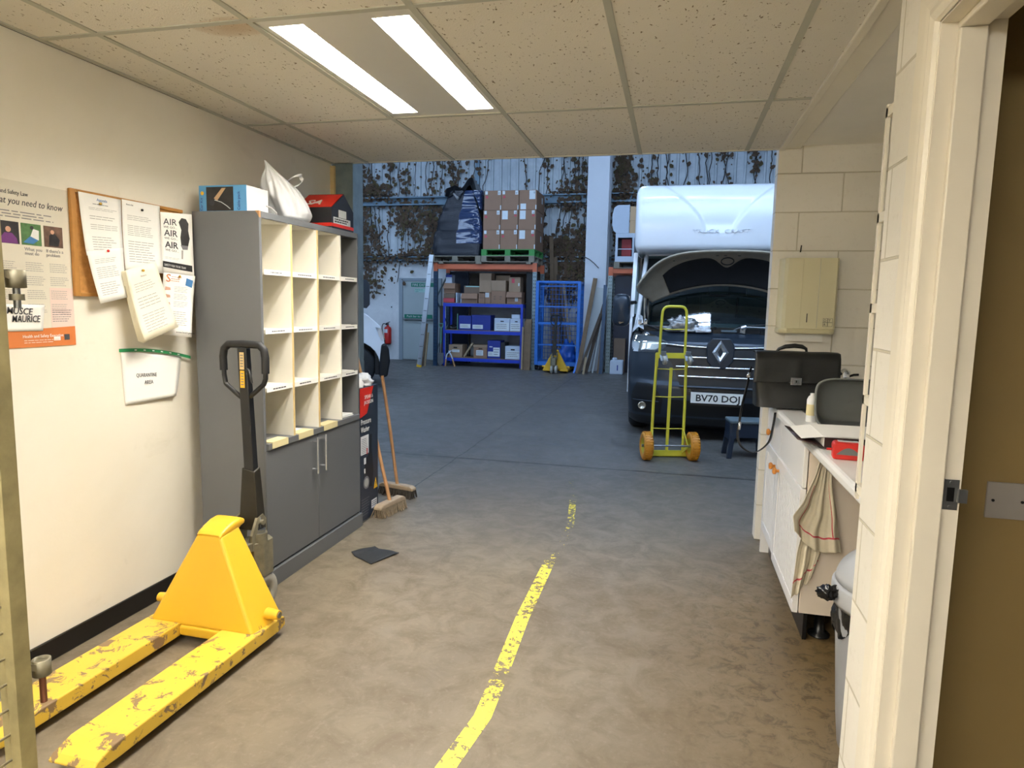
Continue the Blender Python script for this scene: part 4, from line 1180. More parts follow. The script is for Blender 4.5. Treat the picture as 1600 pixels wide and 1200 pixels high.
# ------------------------------------------------------------------ pallet trucks
def make_pallet_truck(name_label, loc, rz, body, fork, handle, tine=0.95, group=None):
    t = thing('pallet_truck', name_label, 'pallet truck', loc, rz, local=True)
    # local: forks point to -y, heel at y = 0 .. 0.2, pump behind
    for s in (-1, 1):
        xc = 0.181 * s
        m = MB(fork)
        n = 10
        y0, y1 = -tine + 0.2, 0.18
        m.prism([(y0, 0.05), (y0 + 0.02, 0.068), (y0 + 0.08, 0.084), (y1, 0.086), (y1 + 0.02, 0.075), (y1 + 0.02, 0.04), (y1 - 0.02, 0.030), (y0 + 0.1, 0.030), (y0 + 0.02, 0.034)], 0, xc - 0.082, xc + 0.082)
        fk = part('fork', m, t, bevel=0.006, seg=3)
        m = MB('nylon_wheel')
        for y in (y0 + 0.22, y0 + 0.30):
            m.cyl((xc - 0.035, y, 0.036), (xc + 0.035, y, 0.036), 0.035, n=20)
        part('load_roller', m, fk)
    m = MB(body)
    # heel cross member and the hollow trapezoid tower
    m.box((-0.10, 0.0, 0.035), (0.10, 0.03, 0.08))
    b = [(-0.245, 0.005), (0.245, 0.005), (0.262, 0.19), (-0.262, 0.19)]
    tp = [(-0.055, 0.075), (0.055, 0.075), (0.062, 0.185), (-0.062, 0.185)]
    vs = [(x, y, 0.078) for x, y in b] + [(x, y, 0.445 + 0.012 * (y > 0.1)) for x, y in tp]
    m._add(vs, [(3, 2, 1, 0), (4, 5, 6, 7), (0, 1, 5, 4), (1, 2, 6, 5), (2, 3, 7, 6), (3, 0, 4, 7)])
    part('tower', m, t, bevel=0.012, seg=3)
    m = MB(body)
    SEC = [(0.073, .056, .425, .446), (0.085, .058, .43, .458), (0.12, .061, .435, .474), (0.16, .064, .44, .486), (0.195, .065, .445, .489), (0.218, .063, .452, .480), (0.226, .058, .458, .470)]
    def cap(u, v):
        k = v * (len(SEC) - 1); i = min(int(k), len(SEC) - 2); q = k - i
        y, hw, zb, zt = [SEC[i][j] * (1 - q) + SEC[i + 1][j] * q for j in range(4)]
        a = 2 * pi * u; c, s_ = cos(a), sin(a)
        return (hw * (abs(c) ** 0.4) * (1 if c > 0 else -1), y, (zb + zt) / 2 + (zt - zb) / 2 * (abs(s_) ** 0.6) * (1 if s_ > 0 else -1))
    m.grid(cap, 28, 19, cu=True); m._add([cap(q / 28, 1) for q in range(28)], [tuple(range(28))])
    part('tower_cap', m, t)
    for s in (-1, 1):
        m = MB(body); m.cyl((s * 0.235, 0.115, 0.125), (s * 0.292, 0.115, 0.125), 0.024, 0.019, n=18); m.cyl((s * 0.292, 0.115, 0.125), (s * 0.296, 0.115, 0.125), 0.013, n=14, m='dirty_metal')
        part('pivot_boss', m, t, bevel=0.003)
    py = 0.36
    m = MB('dirty_metal')
    m.prism([(-0.055, py - 0.06), (0.045, py - 0.06), (0.07, py - 0.02), (0.07, py + 0.045), (0.03, py + 0.075), (-0.04, py + 0.07)], 2, 0.17, 0.33)
    m.cyl((0.038, py - 0.01, 0.32), (0.038, py - 0.01, 0.37), 0.035, n=18); m.cyl((0.038, py - 0.01, 0.37), (0.038, py - 0.01, 0.385), 0.028, n=18, m='steel'); m.cyl((0.038, py - 0.01, 0.385), (0.038, py - 0.01, 0.44), 0.01, n=10, m='steel')
    m.cyl((0, py, 0.10), (0, py, 0.19), 0.03, n=16)
    m.box((-0.045, 0.19, 0.30), (0.045, py - 0.02, 0.34))
    m.tube([(0.02, py - 0.03, 0.17), (0.04, py - 0.12, 0.13), (0.04, 0.17, 0.10)], 0.012, 8)
    pp = part('pump', m, t, bevel=0.006)
    m = MB('dirty_metal')
    for s in (-1, 1):
        m.prism([(py - 0.07, 0.30), (py + 0.03, 0.30), (py + 0.035, 0.42), (py + 0.01, 0.45), (py - 0.03, 0.44), (py - 0.07, 0.37)], 0, s * 0.05 - 0.006 - 0.01, s * 0.05 + 0.006 - 0.01)
    m.cyl((-0.075, py - 0.005, 0.415), (0.06, py - 0.005, 0.415), 0.012, n=12)
    m.cyl((-0.075, py - 0.045, 0.415), (-0.04, py - 0.045, 0.415), 0.014, n=12, m=body)
    m.cyl((-0.034, py - 0.075, 0.412), (-0.034, py - 0.06, 0.412), 0.014, n=12, m=body)
    part('pivot_bracket', m, pp)
    for s in (-1, 1):
        m = MB('nylon_wheel'); m.lathe([(0.03, -0.024), (0.078, -0.026), (0.088, -0.018), (0.088, 0.018), (0.078, 0.026), (0.03, 0.024)], (s * 0.045 - 0.005, py, 0.088), axis=0); m.cyl((s * 0.045 - 0.033, py, 0.088), (s * 0.045 + 0.023, py, 0.088), 0.02, n=12, m='dirty_metal')
        part('steer_wheel', m, t)
    # tiller
    m = MB('dark_brown_metal')
    m._add([(-0.052, py - 0.03, 0.38), (0.048, py - 0.03, 0.38), (0.048, py + 0.03, 0.38), (-0.052, py + 0.03, 0.38), (-0.034, py - 0.022, 0.66), (0.030, py - 0.022, 0.645), (0.030, py + 0.022, 0.66), (-0.034, py + 0.022, 0.66)],
           [(3, 2, 1, 0), (4, 5, 6, 7), (0, 1, 5, 4), (1, 2, 6, 5), (2, 3, 7, 6), (3, 0, 4, 7)])
    til = part('tiller_fork', m, t, bevel=0.004)
    m = MB(handle)
    m._add([(-0.026, py - 0.018, 0.64), (0.024, py - 0.018, 0.64), (0.024, py + 0.018, 0.64), (-0.026, py + 0.018, 0.64), (-0.046, py - 0.016, 1.19), (0.0, py - 0.016, 1.19), (0.0, py + 0.016, 1.19), (-0.046, py + 0.016, 1.19)],
           [(3, 2, 1, 0), (4, 5, 6, 7), (0, 1, 5, 4), (1, 2, 6, 5), (2, 3, 7, 6), (3, 0, 4, 7)])
    part('tiller', m, til, bevel=0.004)
    hx = -0.024
    pts = [(hx - 0.008, py, 0.965), (hx - 0.05, py, 0.995), (hx - 0.095, py, 1.03), (hx - 0.103, py, 1.07), (hx - 0.105, py, 1.15), (hx - 0.098, py, 1.185), (hx - 0.075, py, 1.205), (hx, py, 1.208), (hx + 0.08, py, 1.205), (hx + 0.102, py, 1.185), (hx + 0.108, py, 1.15), (hx + 0.107, py, 1.06), (hx + 0.098, py, 1.035), (hx + 0.05, py, 0.995), (hx + 0.012, py, 0.965)]
    m = MB(handle)
    sm = []
    for i in range(len(pts) - 1):
        for k in range(4):
            q = k / 4; sm.append(Vector(pts[i]).lerp(Vector(pts[i + 1]), q))
    sm.append(Vector(pts[-1]))
    m.tube(sm, 0.0105, 12)
    lp = part('handle_loop', m, t)
    m = MB('rubber'); a = [p for p in sm if p.z > 1.08]
    L = [p for p in a]
    m.tube(L, 0.0165, 14)
    part('grip', m, lp)
    m = MB(handle); m.tube([(hx + 0.022, py - 0.012, 1.10), (hx + 0.04, py - 0.02, 1.09), (hx + 0.05, py - 0.022, 1.06), (hx + 0.055, py - 0.022, 1.04)], 0.005, 8, radii=[.007, .007, .006, .004]); part('release_lever', m, lp)
    m = MB('yellow_label'); m.rbox((hx + 0.003, py - 0.0185, 1.135), (0.022, 0.001, 0.075), m='edge_tape'); m.rbox((hx + 0.004, py - 0.0187, 1.055), (0.022, 0.001, 0.075))
    for k in range(5): m.rbox((hx + 0.003, py - 0.0195, 1.16 - 0.012 * k), (0.014, 0.001, 0.004), m='ink_mid'); m.rbox((hx + 0.004, py - 0.0195, 1.08 - 0.012 * k), (0.014, 0.001, 0.004), m='ink_mid')
    part('warning_label', m, til)
    return t
make_pallet_truck('yellow pallet truck with chipped paint and black upright handle, in the left foreground', (-1.80, 2.19, 0), radians(-1.2), 'truck_yellow', 'fork_yellow', 'black_paint')
make_pallet_truck('orange pallet truck parked before the blue roll cage far down the hall', (-2.36, 13.95, 0), pi, 'truck_yellow', 'truck_yellow', 'black_paint', tine=1.0)

# ------------------------------------------------------------------ roll cage trolley at the left edge
t = thing('roll_cage', 'steel roll cage trolley with wire mesh side cut off by the left edge', 'roll cage', (-1.25, 0.6, 0))
cage_t = t
gx0, gx1, gy0, gy1, gt = -1.276, -1.226, 0.25, 1.0, 1.66
m = MB('cage_steel')
# far upright is a folded channel
m.box((-1.276, 0.966, 0.17), (-1.252, 1.0, gt)); m.box((-1.252, 0.972, 0.17), (-1.248, 0.996, gt)); m.box((-1.248, 0.958, 0.17), (-1.226, 0.992, gt))
m.box((-1.276, gy0, 0.17), (-1.236, gy0 + 0.04, gt)); m.box((-1.27, gy0 + 0.04, gt - 0.03), (-1.24, 0.966, gt)); m.box((-1.27, gy0 + 0.04, 0.19), (-1.24, 0.966, 0.22))
m.box((-1.275, 0.968, gt), (-1.228, 0.998, gt + 0.002))
part('post_frame', m, t, bevel=0.003)
m = MB('wire_steel')
for k in range(26):
    z = 0.27 + k * 0.053
    m.cyl((-1.258, gy0 + 0.03, z), (-1.258, 0.967, z), 0.0027, n=6)
for k in range(6):
    y = gy0 + 0.09 + k * 0.115
    m.cyl((-1.2635, y, 0.2), (-1.2635, y, gt - 0.02), 0.0027, n=6)
part('mesh_panel', m, t)
for z in (0.655, 1.435):
    m = MB('dirty_metal')
    m.bar((-1.25, 0.992, z + 0.012), (-1.237, 1.012, z), 0.018, 0.012)
    m.lathe([(0.0125, 0), (0.017, 0.001), (0.017, 0.034), (0.0125, 0.035)], (-1.236, 1.022, z - 0.022))
    m.cyl((-1.236, 1.022, z - 0.022), (-1.236, 1.022, z + 0.008), 0.012, n=14)
    part('hinge_bracket', m, t)
m = MB('copper_pin'); m.cyl((-1.236, 1.022, 0.575), (-1.236, 1.022, 0.64), 0.0065, n=12); part('hinge_pin', m, t)
m = MB('steel'); m.cyl((-1.236, 1.022, 1.375), (-1.236, 1.022, 1.42), 0.0065, n=12); m.cyl((-1.236, 1.022, 1.39), (-1.236, 1.022, 1.402), 0.013, n=14, m='dirty_metal')
part('hinge_pin', m, t)
m = MB('cage_steel')
m.box((-1.9, gy0, 0.15), (-1.226, gy0 + 0.04, 0.19)); m.box((-1.9, 0.96, 0.15), (-1.226, 1.0, 0.19)); m.box((-1.276, gy0, 0.15), (-1.226, 1.0, 0.17)); m.box((-1.94, gy0, 0.15), (-1.9, 1.0, 0.19))
for k in range(8): m.box((-1.86 + k * 0.08, gy0 + 0.04, 0.16), (-1.85 + k * 0.08, 0.96, 0.17))
part('base', m, t)
# far side of the cage
m = MB('wire_steel')
for k in range(26):
    m.cyl((-1.925, gy0 + 0.03, 0.27 + k * 0.053), (-1.925, 0.967, 0.27 + k * 0.053), 0.0027, n=6)
for k in range(6):
    m.cyl((-1.93, gy0 + 0.09 + k * 0.115, 0.2), (-1.93, gy0 + 0.09 + k * 0.115, gt - 0.02), 0.0027, n=6)
m.box((-1.94, gy0, 0.17), (-1.9, gy0 + 0.04, gt), 'cage_steel'); m.box((-1.94, 0.96, 0.17), (-1.9, 1.0, gt), 'cage_steel'); m.box((-1.935, gy0 + 0.04, gt - 0.03), (-1.905, 0.96, gt), 'cage_steel')
part('mesh_panel', m, t)
for x in (-1.30, -1.87):
    for y in (gy0 + 0.06, 0.93):
        m = MB('rubber'); m.cyl((x - 0.016, y, 0.055), (x + 0.016, y, 0.055), 0.055, n=20); m.box((x - 0.024, y - 0.02, 0.055), (x - 0.018, y + 0.02, 0.15), 'dirty_metal'); m.box((x + 0.018, y - 0.02, 0.055), (x + 0.024, y + 0.02, 0.15), 'dirty_metal'); m.cyl((x - 0.026, y, 0.055), (x + 0.026, y, 0.055), 0.008, n=8, m='steel'); m.box((x - 0.03, y - 0.03, 0.14), (x + 0.03, y + 0.03, 0.152), 'dirty_metal')
        part('castor', m, t)

cage_t.location.x += 0.02
# ------------------------------------------------------------------ sink unit, worktop and what is on it
UX = 0.555
t = thing('base_unit', 'white kitchen base unit with drawer, two doors and orange pine knobs', 'cupboard', (0.85, 3.45, 0))
m = MB('panel_pink'); m.box((UX + 0.022, 2.915, 0.125), (1.12, 2.933, 0.862)); part('side_panel', m, t, label='bare pinkish side panel')
m = MB('cupboard_white'); m.box((UX + 0.022, 2.933, 0.125), (1.12, 3.98, 0.145)); m.box((UX - 0.002, 3.98, 0), (1.12, 4.0, 0.862)); m.box((1.105, 2.933, 0.145), (1.12, 3.98, 0.862)); m.box((UX + 0.022, 2.933, 0.82), (0.6, 3.98, 0.862)); m.box((0.6, 2.933, 0.0), (0.615, 3.98, 0.125), 'black_plastic')
part('carcass', m, t)
def shaker(y0, y1, z0, z1, name, knobs, groove=True, parent=None):
    m = MB('cupboard_white')
    m.box((UX, y0, z0), (UX + 0.018, y1, z1))
    if groove:
        a = 0.05
        for q in ((y0, z0, y1, z0 + a), (y0, z1 - a, y1, z1), (y0, z0 + a, y0 + a, z1 - a), (y1 - a, z0 + a, y1, z1 - a)):
            m.box((UX - 0.005, q[0] + 0.0005, q[1] + 0.0005), (UX, q[2] - 0.0005, q[3] - 0.0005))
        y = y0 + a + 0.03
        while y < y1 - a - 0.01:
            m.box((UX - 0.0025, y - 0.012, z0 + a), (UX, y + 0.012, z1 - a)); y += 0.033
    d = part(name, m, t, bevel=0.003)
    for ky, kz in knobs:
        k = MB('pine_knob'); k.lathe([(0.008, 0), (0.007, -0.008), (0.009, -0.012), (0.0175, -0.017), (0.0185, -0.024), (0.014, -0.031), (0.0, -0.033)], (UX - 0.004, ky, kz), axis=0, n=20)
        part('knob', k, d, label='orange pine knob')
shaker(3.525, 3.975, 0.665, 0.855, 'drawer', [(3.78, 0.745)], False)
shaker(2.925, 3.52, 0.665, 0.855, 'drawer_front', [], False)
shaker(3.555, 3.975, 0.15, 0.66, 'door', [(3.62, 0.595)])
shaker(2.925, 3.55, 0.12, 0.66, 'door', [(3.49, 0.600)])
for y in (3.0, 3.85):
    m = MB('black_plastic')
    m.lathe([(0.045, 0.0), (0.045, 0.008), (0.022, 0.014), (0.02, 0.1), (0.04, 0.108), (0.04, 0.125)], (0.68, y, 0.0))
    part('foot', m, t, label='black adjustable foot')

m = MB('worktop')
pr_ = [(UX - 0.026, 0.872), (UX - 0.022, 0.865), (1.24, 0.865), (1.24, 0.90), (UX - 0.012, 0.90), (UX - 0.02, 0.897), (UX - 0.026, 0.888)]
m.prism([(p[0], p[1]) for p in pr_], 1, 1.96, 4.03)
solo('worktop', 'white laminate worktop running over the base unit and the bin', 'worktop', m, bevel=0.0)
m = MB('trim_paint'); m.cyl((0.74, 2.62, 0.0), (0.74, 2.62, 0.865), 0.014, n=14); m.cyl((0.74, 2.62, 0), (0.74, 2.62, 0.012), 0.03, n=16)
solo('waste_pipe', 'white upright pipe under the worktop behind the bin', 'pipe', m)
m = MB('black_plastic')
m.prism([(0.65, 3.24), (1.18, 3.24), (1.18, 4.0), (0.65, 4.0)], 2, 0.9002, 0.908)
solo('drip_mat', 'flat black rubber mat on the worktop under the briefcase', 'mat', m, bevel=0.003)

# briefcase
t = thing('briefcase', 'worn black leather briefcase standing on the worktop before the dispenser', 'briefcase', (0.605, 3.64, 0.909), radians(3), local=True)
def caseb(u, v):
    a = 2 * pi * u
    w = 0.192 - 0.022 * (1 - v) ** 1.5; d = 0.085 - 0.03 * v
    c, s_ = cos(a), sin(a)
    x = w * (abs(c) ** 0.25) * (1 if c > 0 else -1); y = d * (abs(s_) ** 0.35) * (1 if s_ > 0 else -1)
    k = 0.012 * noise.noise(Vector((x * 9, y * 9, v * 3)))
    return (x + 0.02 * (v - 0.5) + k, y + k, 0.275 * v + 0.001)
m = MB('leather'); m.grid(caseb, 60, 16, cu=True); o = len(m.v); m._add([caseb(i / 60, 0) for i in range(60)], [tuple(range(59, -1, -1))]); m._add([caseb(i / 60, 1) for i in range(60)], [tuple(range(60))]); part('case_body', m, t)
m = MB('leather')
def flap(u, v):   # from the top rear over and down the front
    x = (u - 0.5) * 2 * (0.198 + 0.006 * v)
    pth = [(0.05, 0.272), (0.0, 0.282), (-0.060, 0.277), (-0.078, 0.25), (-0.084, 0.19), (-0.09, 0.15), (-0.091, 0.13)]
    k = v * (len(pth) - 1); i = min(int(k), len(pth) - 2); q = k - i
    y = pth[i][0] * (1 - q) + pth[i + 1][0] * q; z = pth[i][1] * (1 - q) + pth[i + 1][1] * q
    z -= 0.02 * max(0, abs(u - 0.5) * 2 - 0.9) * (v > 0.5) + 0.006 * noise.noise(Vector((u * 3, v * 2, 1)))
    return (x + 0.01 - 0.01 * v, y - 0.004 + 0.006 * noise.noise(Vector((u * 5, v * 3, 4))), z)
m.grid(flap, 30, 22); part('flap', m, t, solid=0.004)
m = MB('leather'); m.tube([(-0.09, -0.01, 0.274), (-0.075, -0.015, 0.295), (-0.045, -0.015, 0.308), (0.0, -0.015, 0.314), (0.035, -0.015, 0.31), (0.055, -0.015, 0.30), (0.062, -0.01, 0.278)], 0.009, 10, radii=[.005, .008, .011, .012, .011, .008, .005]); part('carry_handle', m, t)
m = MB('chrome'); m.rbox((0.0, -0.098, 0.140), (0.05, 0.006, 0.036)); m.rbox((0.0, -0.102, 0.138), (0.022, 0.006, 0.022), m='steel'); m.rbox((0.0, -0.1055, 0.14), (0.006, 0.002, 0.012), m='black_plastic'); part('lock', m, t, bevel=0.003)
m = MB('black_plastic')
sp = [(-0.20, 0.0, 0.20), (-0.21, -0.02, 0.16), (-0.22, -0.03, 0.10), (-0.24, -0.04, 0.0), (-0.25, -0.05, -0.09), (-0.255, -0.05, -0.16), (-0.23, -0.06, -0.215), (-0.17, -0.07, -0.235), (-0.11, -0.08, -0.18), (-0.095, -0.09, -0.10), (-0.09, -0.10, -0.02)]
def smooth_path(p, k=6):
    out = []
    n = len(p)
    for i in range(n - 1):
        a, b, c, d = [Vector(p[max(0, min(n - 1, i + j))]) for j in (-1, 0, 1, 2)]
        for q in range(k):
            s = q / k
            out.append(0.5 * ((2 * b) + (c - a) * s + (2 * a - 5 * b + 4 * c - d) * s * s + (3 * b - a - 3 * c + d) * s ** 3))
    out.append(Vector(p[-1]))
    return out
m.grid(lambda u, v: tuple(smooth_path(sp)[int(round(u * 60))] + Vector((0.012 * (v - 0.5), 0.01 * (v - 0.5), 0))), 61, 3)
m.cyl((-0.208, -0.01, 0.165), (-0.218, -0.03, 0.15), 0.01, n=10, m='chrome'); m.cyl((-0.252, -0.05, -0.125), (-0.248, -0.05, -0.085), 0.008, n=10, m='chrome')
part('shoulder_strap', m, t, solid=0.003)

# washing-up bowl standing on its side
t = thing('washing_up_bowl', 'dark grey plastic washing-up bowl tipped on its side on the worktop', 'bowl', (0.775, 3.06, 0.901))
m = MB('grey_plastic')
def bowlf(u, v):
    a = 2 * pi * u
    c, s_ = cos(a), sin(a)
    w, h = 0.160, 0.103
    e = 0.45
    # v 0..0.15 rim, then walls, then bottom
    if v < 0.12: k = 1.06 - 0.06 * v / 0.12; d = 0.0
    elif v < 0.75: k = 1.0 - 0.14 * (v - 0.12) / 0.63; d = 0.13 * (v - 0.12) / 0.63
    else: k = 0.86 * (1 - (v - 0.75) / 0.25); d = 0.13 + 0.004 * (v > 0.8)
    x = w * k * (abs(c) ** e) * (1 if c > 0 else -1); z = h * k * (abs(s_) ** e) * (1 if s_ > 0 else -1)
    return (0.775 + x, 3.03 + d + 0.05 * (z + h) / h * 0.5, 1.0085 + z)
m.grid(bowlf, 64, 26, cu=True); part('bowl_shell', m, t, solid=0.003)
m = MB('white_card'); m.lathe([(0.02, 0), (0.021, 0.002), (0.021, 0.10), (0.015, 0.115), (0.009, 0.12), (0.009, 0.13), (0.0, 0.131)], (0.628, 3.225, 0.9005)); m.lathe([(0.0213, 0.03), (0.0213, 0.08)], (0.628, 3.225, 0.9005), m='cream_pad', cap=False)
solo('washing_liquid', 'white plastic bottle with a pale label just left of the grey bowl', 'bottle', m)
m = MB('chrome'); m.lathe([(0.02, 0), (0.02, 0.02), (0.012, 0.025), (0.012, 0.14)], (0.93, 3.93, 0.909)); m.tube(smooth_path([(0.93, 3.93, 1.03), (0.93, 3.92, 1.07), (0.9, 3.86, 1.09), (0.87, 3.8, 1.075)]), 0.009, 10); m.tube([(0.93, 3.93, 1.045), (0.965, 3.93, 1.06), (0.99, 3.93, 1.062)], 0.006, 8, 'black_plastic'); m.cyl((0.93, 3.93, 1.045), (0.93, 3.93, 1.08), 0.016, n=12, m='white_card')
solo('mixer_tap', 'tap with a white top just visible behind the grey bowl', 'tap', m)

# open ledger
t = thing('ledger', 'open ledger with white pages and dark red cover at the worktop edge', 'book', (0.66, 2.9, 0.90))
m = MB('dark_red_cover')
m.grid(lambda u, v: (0.47 + 0.085 * u, 2.62 + 0.30 * v - 0.035 * u, 0.906 + 0.018 * (1 - u)), 4, 3); m.grid(lambda u, v: (0.555 + 0.31 * u, 2.58 + 0.30 * v + 0.01 * u, 0.9035), 4, 3)
part('cover', m, t, solid=-0.0028)
m = MB('paper')
def pagef(u, v): return (0.56 + 0.29 * u, 2.591 + 0.285 * v + 0.01 * u, 0.9455 - 0.003 * u + 0.002 * sin(u * 3))
m.grid(pagef, 12, 3); part('right_pages', m, t)
m = MB('dark_red_cover'); m.box((0.556, 2.584, 0.9045), (0.86, 2.590, 0.944)); part('spine_edge', m, t)
m = MB('paper'); m.prism([(0.557, 0.907), (0.86, 0.907), (0.86, 0.9415), (0.557, 0.9445)], 1, 2.591, 2.87)
m.grid(lambda u, v: (0.485 + 0.075 * u, 2.63 + 0.27 * v - 0.03 * u, 0.928 + 0.016 * u), 6, 3)
part('page_block', m, t)

# red tester
t = thing('label_tester', 'red handheld tester with a white label and black cable on the worktop', 'tester', (0.60, 2.44, 0.90), radians(-6), local=True)
m = MB('red_plastic'); m.prism([(-0.047, 0.0), (0.047, 0.0), (0.049, 0.05), (0.043, 0.058), (-0.043, 0.058), (-0.049, 0.05)], 1, -0.025, 0.03); part('tester_body', m, t, bevel=0.005)
m = MB('label_white'); m.box((-0.032, -0.0, 0.0582), (0.032, 0.026, 0.0588)); m.lines((-0.028, 0.002, 0.059), (1, 0, 0), (0, 1, 0), 0.056, 0.022, 3, 'ink_mid'); part('tester_label', m, t)
m = MB('grey_plastic'); m._add([(-0.038 + 0.076 * i / 14, -0.0262, 0.018 + 0.024 * sin(pi * i / 14)) for i in range(15)], [tuple(range(15))]); part('tester_grip', m, t, solid=0.001)
m = MB('black_plastic'); m.tube(smooth_path([(0.047, -0.005, 0.03), (0.065, -0.01, 0.036), (0.085, -0.02, 0.026), (0.10, -0.035, 0.006), (0.13, -0.03, 0.005), (0.16, 0.01, 0.005)]), 0.0032, 8); m.tube([(-0.049, -0.0, 0.03), (-0.066, -0.003, 0.03)], 0.004, 8, 'red_plastic'); part('tester_cable', m, t)

# towel on its hook
t = thing('tea_towel', 'cream linen tea towel with red stripes hanging on the unit side panel', 'tea towel', (0.64, 2.89, 0.2))
def towel(u, v, layer=0):
    # gathered at the hook, opening downwards into folds
    def lp(a, t):
        for i in range(len(a) - 1):
            if t <= a[i + 1][0]:
                q = (t - a[i][0]) / (a[i + 1][0] - a[i][0]); q = q * q * (3 - 2 * q) * 0.4 + q * 0.6
                return a[i][1] * (1 - q) + a[i + 1][1] * q
        return a[-1][1]
    if layer == 0:
        xl = lp([(0, 0.614), (0.25, 0.592), (0.6, 0.552), (0.82, 0.512), (1, 0.520)], v); xr = lp([(0, 0.644), (0.3, 0.655), (0.7, 0.688), (1, 0.712)], v)
        L = 0.335 + 0.085 * min(1, u * 2.2)
    else:
        xl = lp([(0, 0.612), (0.4, 0.575), (0.7, 0.545), (1, 0.536)], v); xr = lp([(0, 0.640), (0.5, 0.65), (0.8, 0.645), (1, 0.618)], v)
        L = 0.645 - 0.12 * u
    x = xl + (xr - xl) * u
    amp = 0.007 + 0.014 * min(1, v * 1.5)
    y = 2.898 - (0.024 if not layer else 0.004) - amp * (0.5 + 0.5 * sin(u * 15 + v * 1.5 + layer * 1.3)) - 0.004 * sin(u * 33 + v * 5)
    if layer == 0: y -= 0.03 * max(0, 0.25 - u) / 0.25 * v
    z = 0.838 - L * v + 0.006 * sin(u * 15 + 1) * v
    return (x, y, z)
m = MB('linen'); m.grid(lambda u, v: towel(u, v, 0), 60, 60, mf=lambda i, j: 'linen_red' if (j in (50,) and i > 8) or (i == 8 and j > 22) or (i == 50 and 14 < j < 50) else 'linen'); part('front_fold', m, t, solid=0.002)
m = MB('linen'); m.grid(lambda u, v: towel(u, v, 1), 56, 80, mf=lambda i, j: 'linen_red' if j == 70 else 'linen'); part('back_fold', m, t, solid=0.002)
m = MB('grey_plastic'); m.cyl((0.628, 2.915, 0.845), (0.628, 2.908, 0.845), 0.02, n=16); m.tube([(0.628, 2.908, 0.845), (0.628, 2.895, 0.84), (0.628, 2.885, 0.85)], 0.006, 8)
solo('towel_hook', 'grey hook on the unit side panel holding up the tea towel', 'hook', m)

# paper towel dispenser with its towel
t = thing('towel_dispenser', 'cream wall-mounted paper towel dispenser marked DTR', 'dispenser', (0.745, 4.15, 1.27))
dx0, dx1, dy, dz0, dz1 = 0.60, 0.888, 4.075, 1.30, 1.695
m = MB('dispenser_cream')
m.prism([(dx0 + 0.004, dy + 0.02), (dx0 + 0.02, dy + 0.004), (dx0 + 0.1, dy), (dx1 - 0.1, dy), (dx1 - 0.012, dy + 0.003), (dx1, dy + 0.02), (dx1 + 0.004, YE), (dx0 - 0.012, YE)], 2, dz0, dz1)
m.box((dx0 + 0.098, dy - 0.001, dz0 + 0.002), (dx0 + 0.100, dy + 0.001, dz1 - 0.004), 'dispenser_shade'); m.box((dx1 - 0.102, dy - 0.0012, dz0 + 0.002), (dx1 - 0.099, dy + 0.001, dz1 - 0.004), 'white_grid')
part('cover', m, t, bevel=0.004)
m = MB('dispenser_shade'); m.prism([(dx0 - 0.018, YE), (dx0 - 0.012, dy + 0.01), (dx0 + 0.03, dy - 0.012), (dx1 - 0.03, dy - 0.012), (dx1 - 0.002, dy + 0.01), (dx1 + 0.0, YE)], 2, dz0 - 0.03, dz0); part('lower_tray', m, t, bevel=0.01)
m = MB('ink'); m.box((dx0 + 0.132, dy - 0.0015, dz0 + 0.035), (dx0 + 0.137, dy + 0.001, dz0 + 0.085), 'dark_photo')
m.text('D', (dx1 - 0.064, dy - 0.001, dz0 + 0.040), (1, 0, 0), (0, 0, 1), 0.02); m.text('T', (dx1 - 0.040, dy - 0.001, dz0 + 0.040), (1, 0, 0), (0, 0, 1), 0.02); m.text('R', (dx1 - 0.064, dy - 0.001, dz0 + 0.018), (1, 0, 0), (0, 0, 1), 0.02)
for a, b in (((dx1 - 0.068, dz0 + 0.014), (dx1 - 0.044, dz0 + 0.037)), ((dx1 - 0.043, dz0 + 0.014), (dx1 - 0.018, dz0 + 0.037)), ((dx1 - 0.068, dz0 + 0.037), (dx1 - 0.044, dz0 + 0.06)), ((dx1 - 0.043, dz0 + 0.037), (dx1 - 0.018, dz0 + 0.06))):
    (xa, za), (xb, zb) = a, b
    for q in (((xa, za), (xb, za + 0.0012)), ((xa, zb - 0.0012), (xb, zb)), ((xa, za), (xa + 0.0012, zb)), ((xb - 0.0012, za), (xb, zb))):
        m.box((q[0][0], dy - 0.0014, q[0][1]), (q[1][0], dy - 0.0002, q[1][1]))
part('lettering', m, t)
m = MB('paper'); m.box((0.635, 4.13, 1.225), (0.835, 4.133, 1.273)); m.box((0.63, 4.13, 1.268), (0.84, 4.16, 1.2705)); part('paper_towel', m, t)
m = MB('dark_brown_metal'); m.bar((0.695, YE - 0.012, 1.735), (0.70, YE - 0.004, 1.775), 0.006, 0.004); m.cyl((0.696, YE - 0.012, 1.737), (0.699, YE + 0.002, 1.74), 0.003, n=8)
solo('wall_nail', 'small dark nail in the blockwork just above the cream dispenser', 'nail', m)

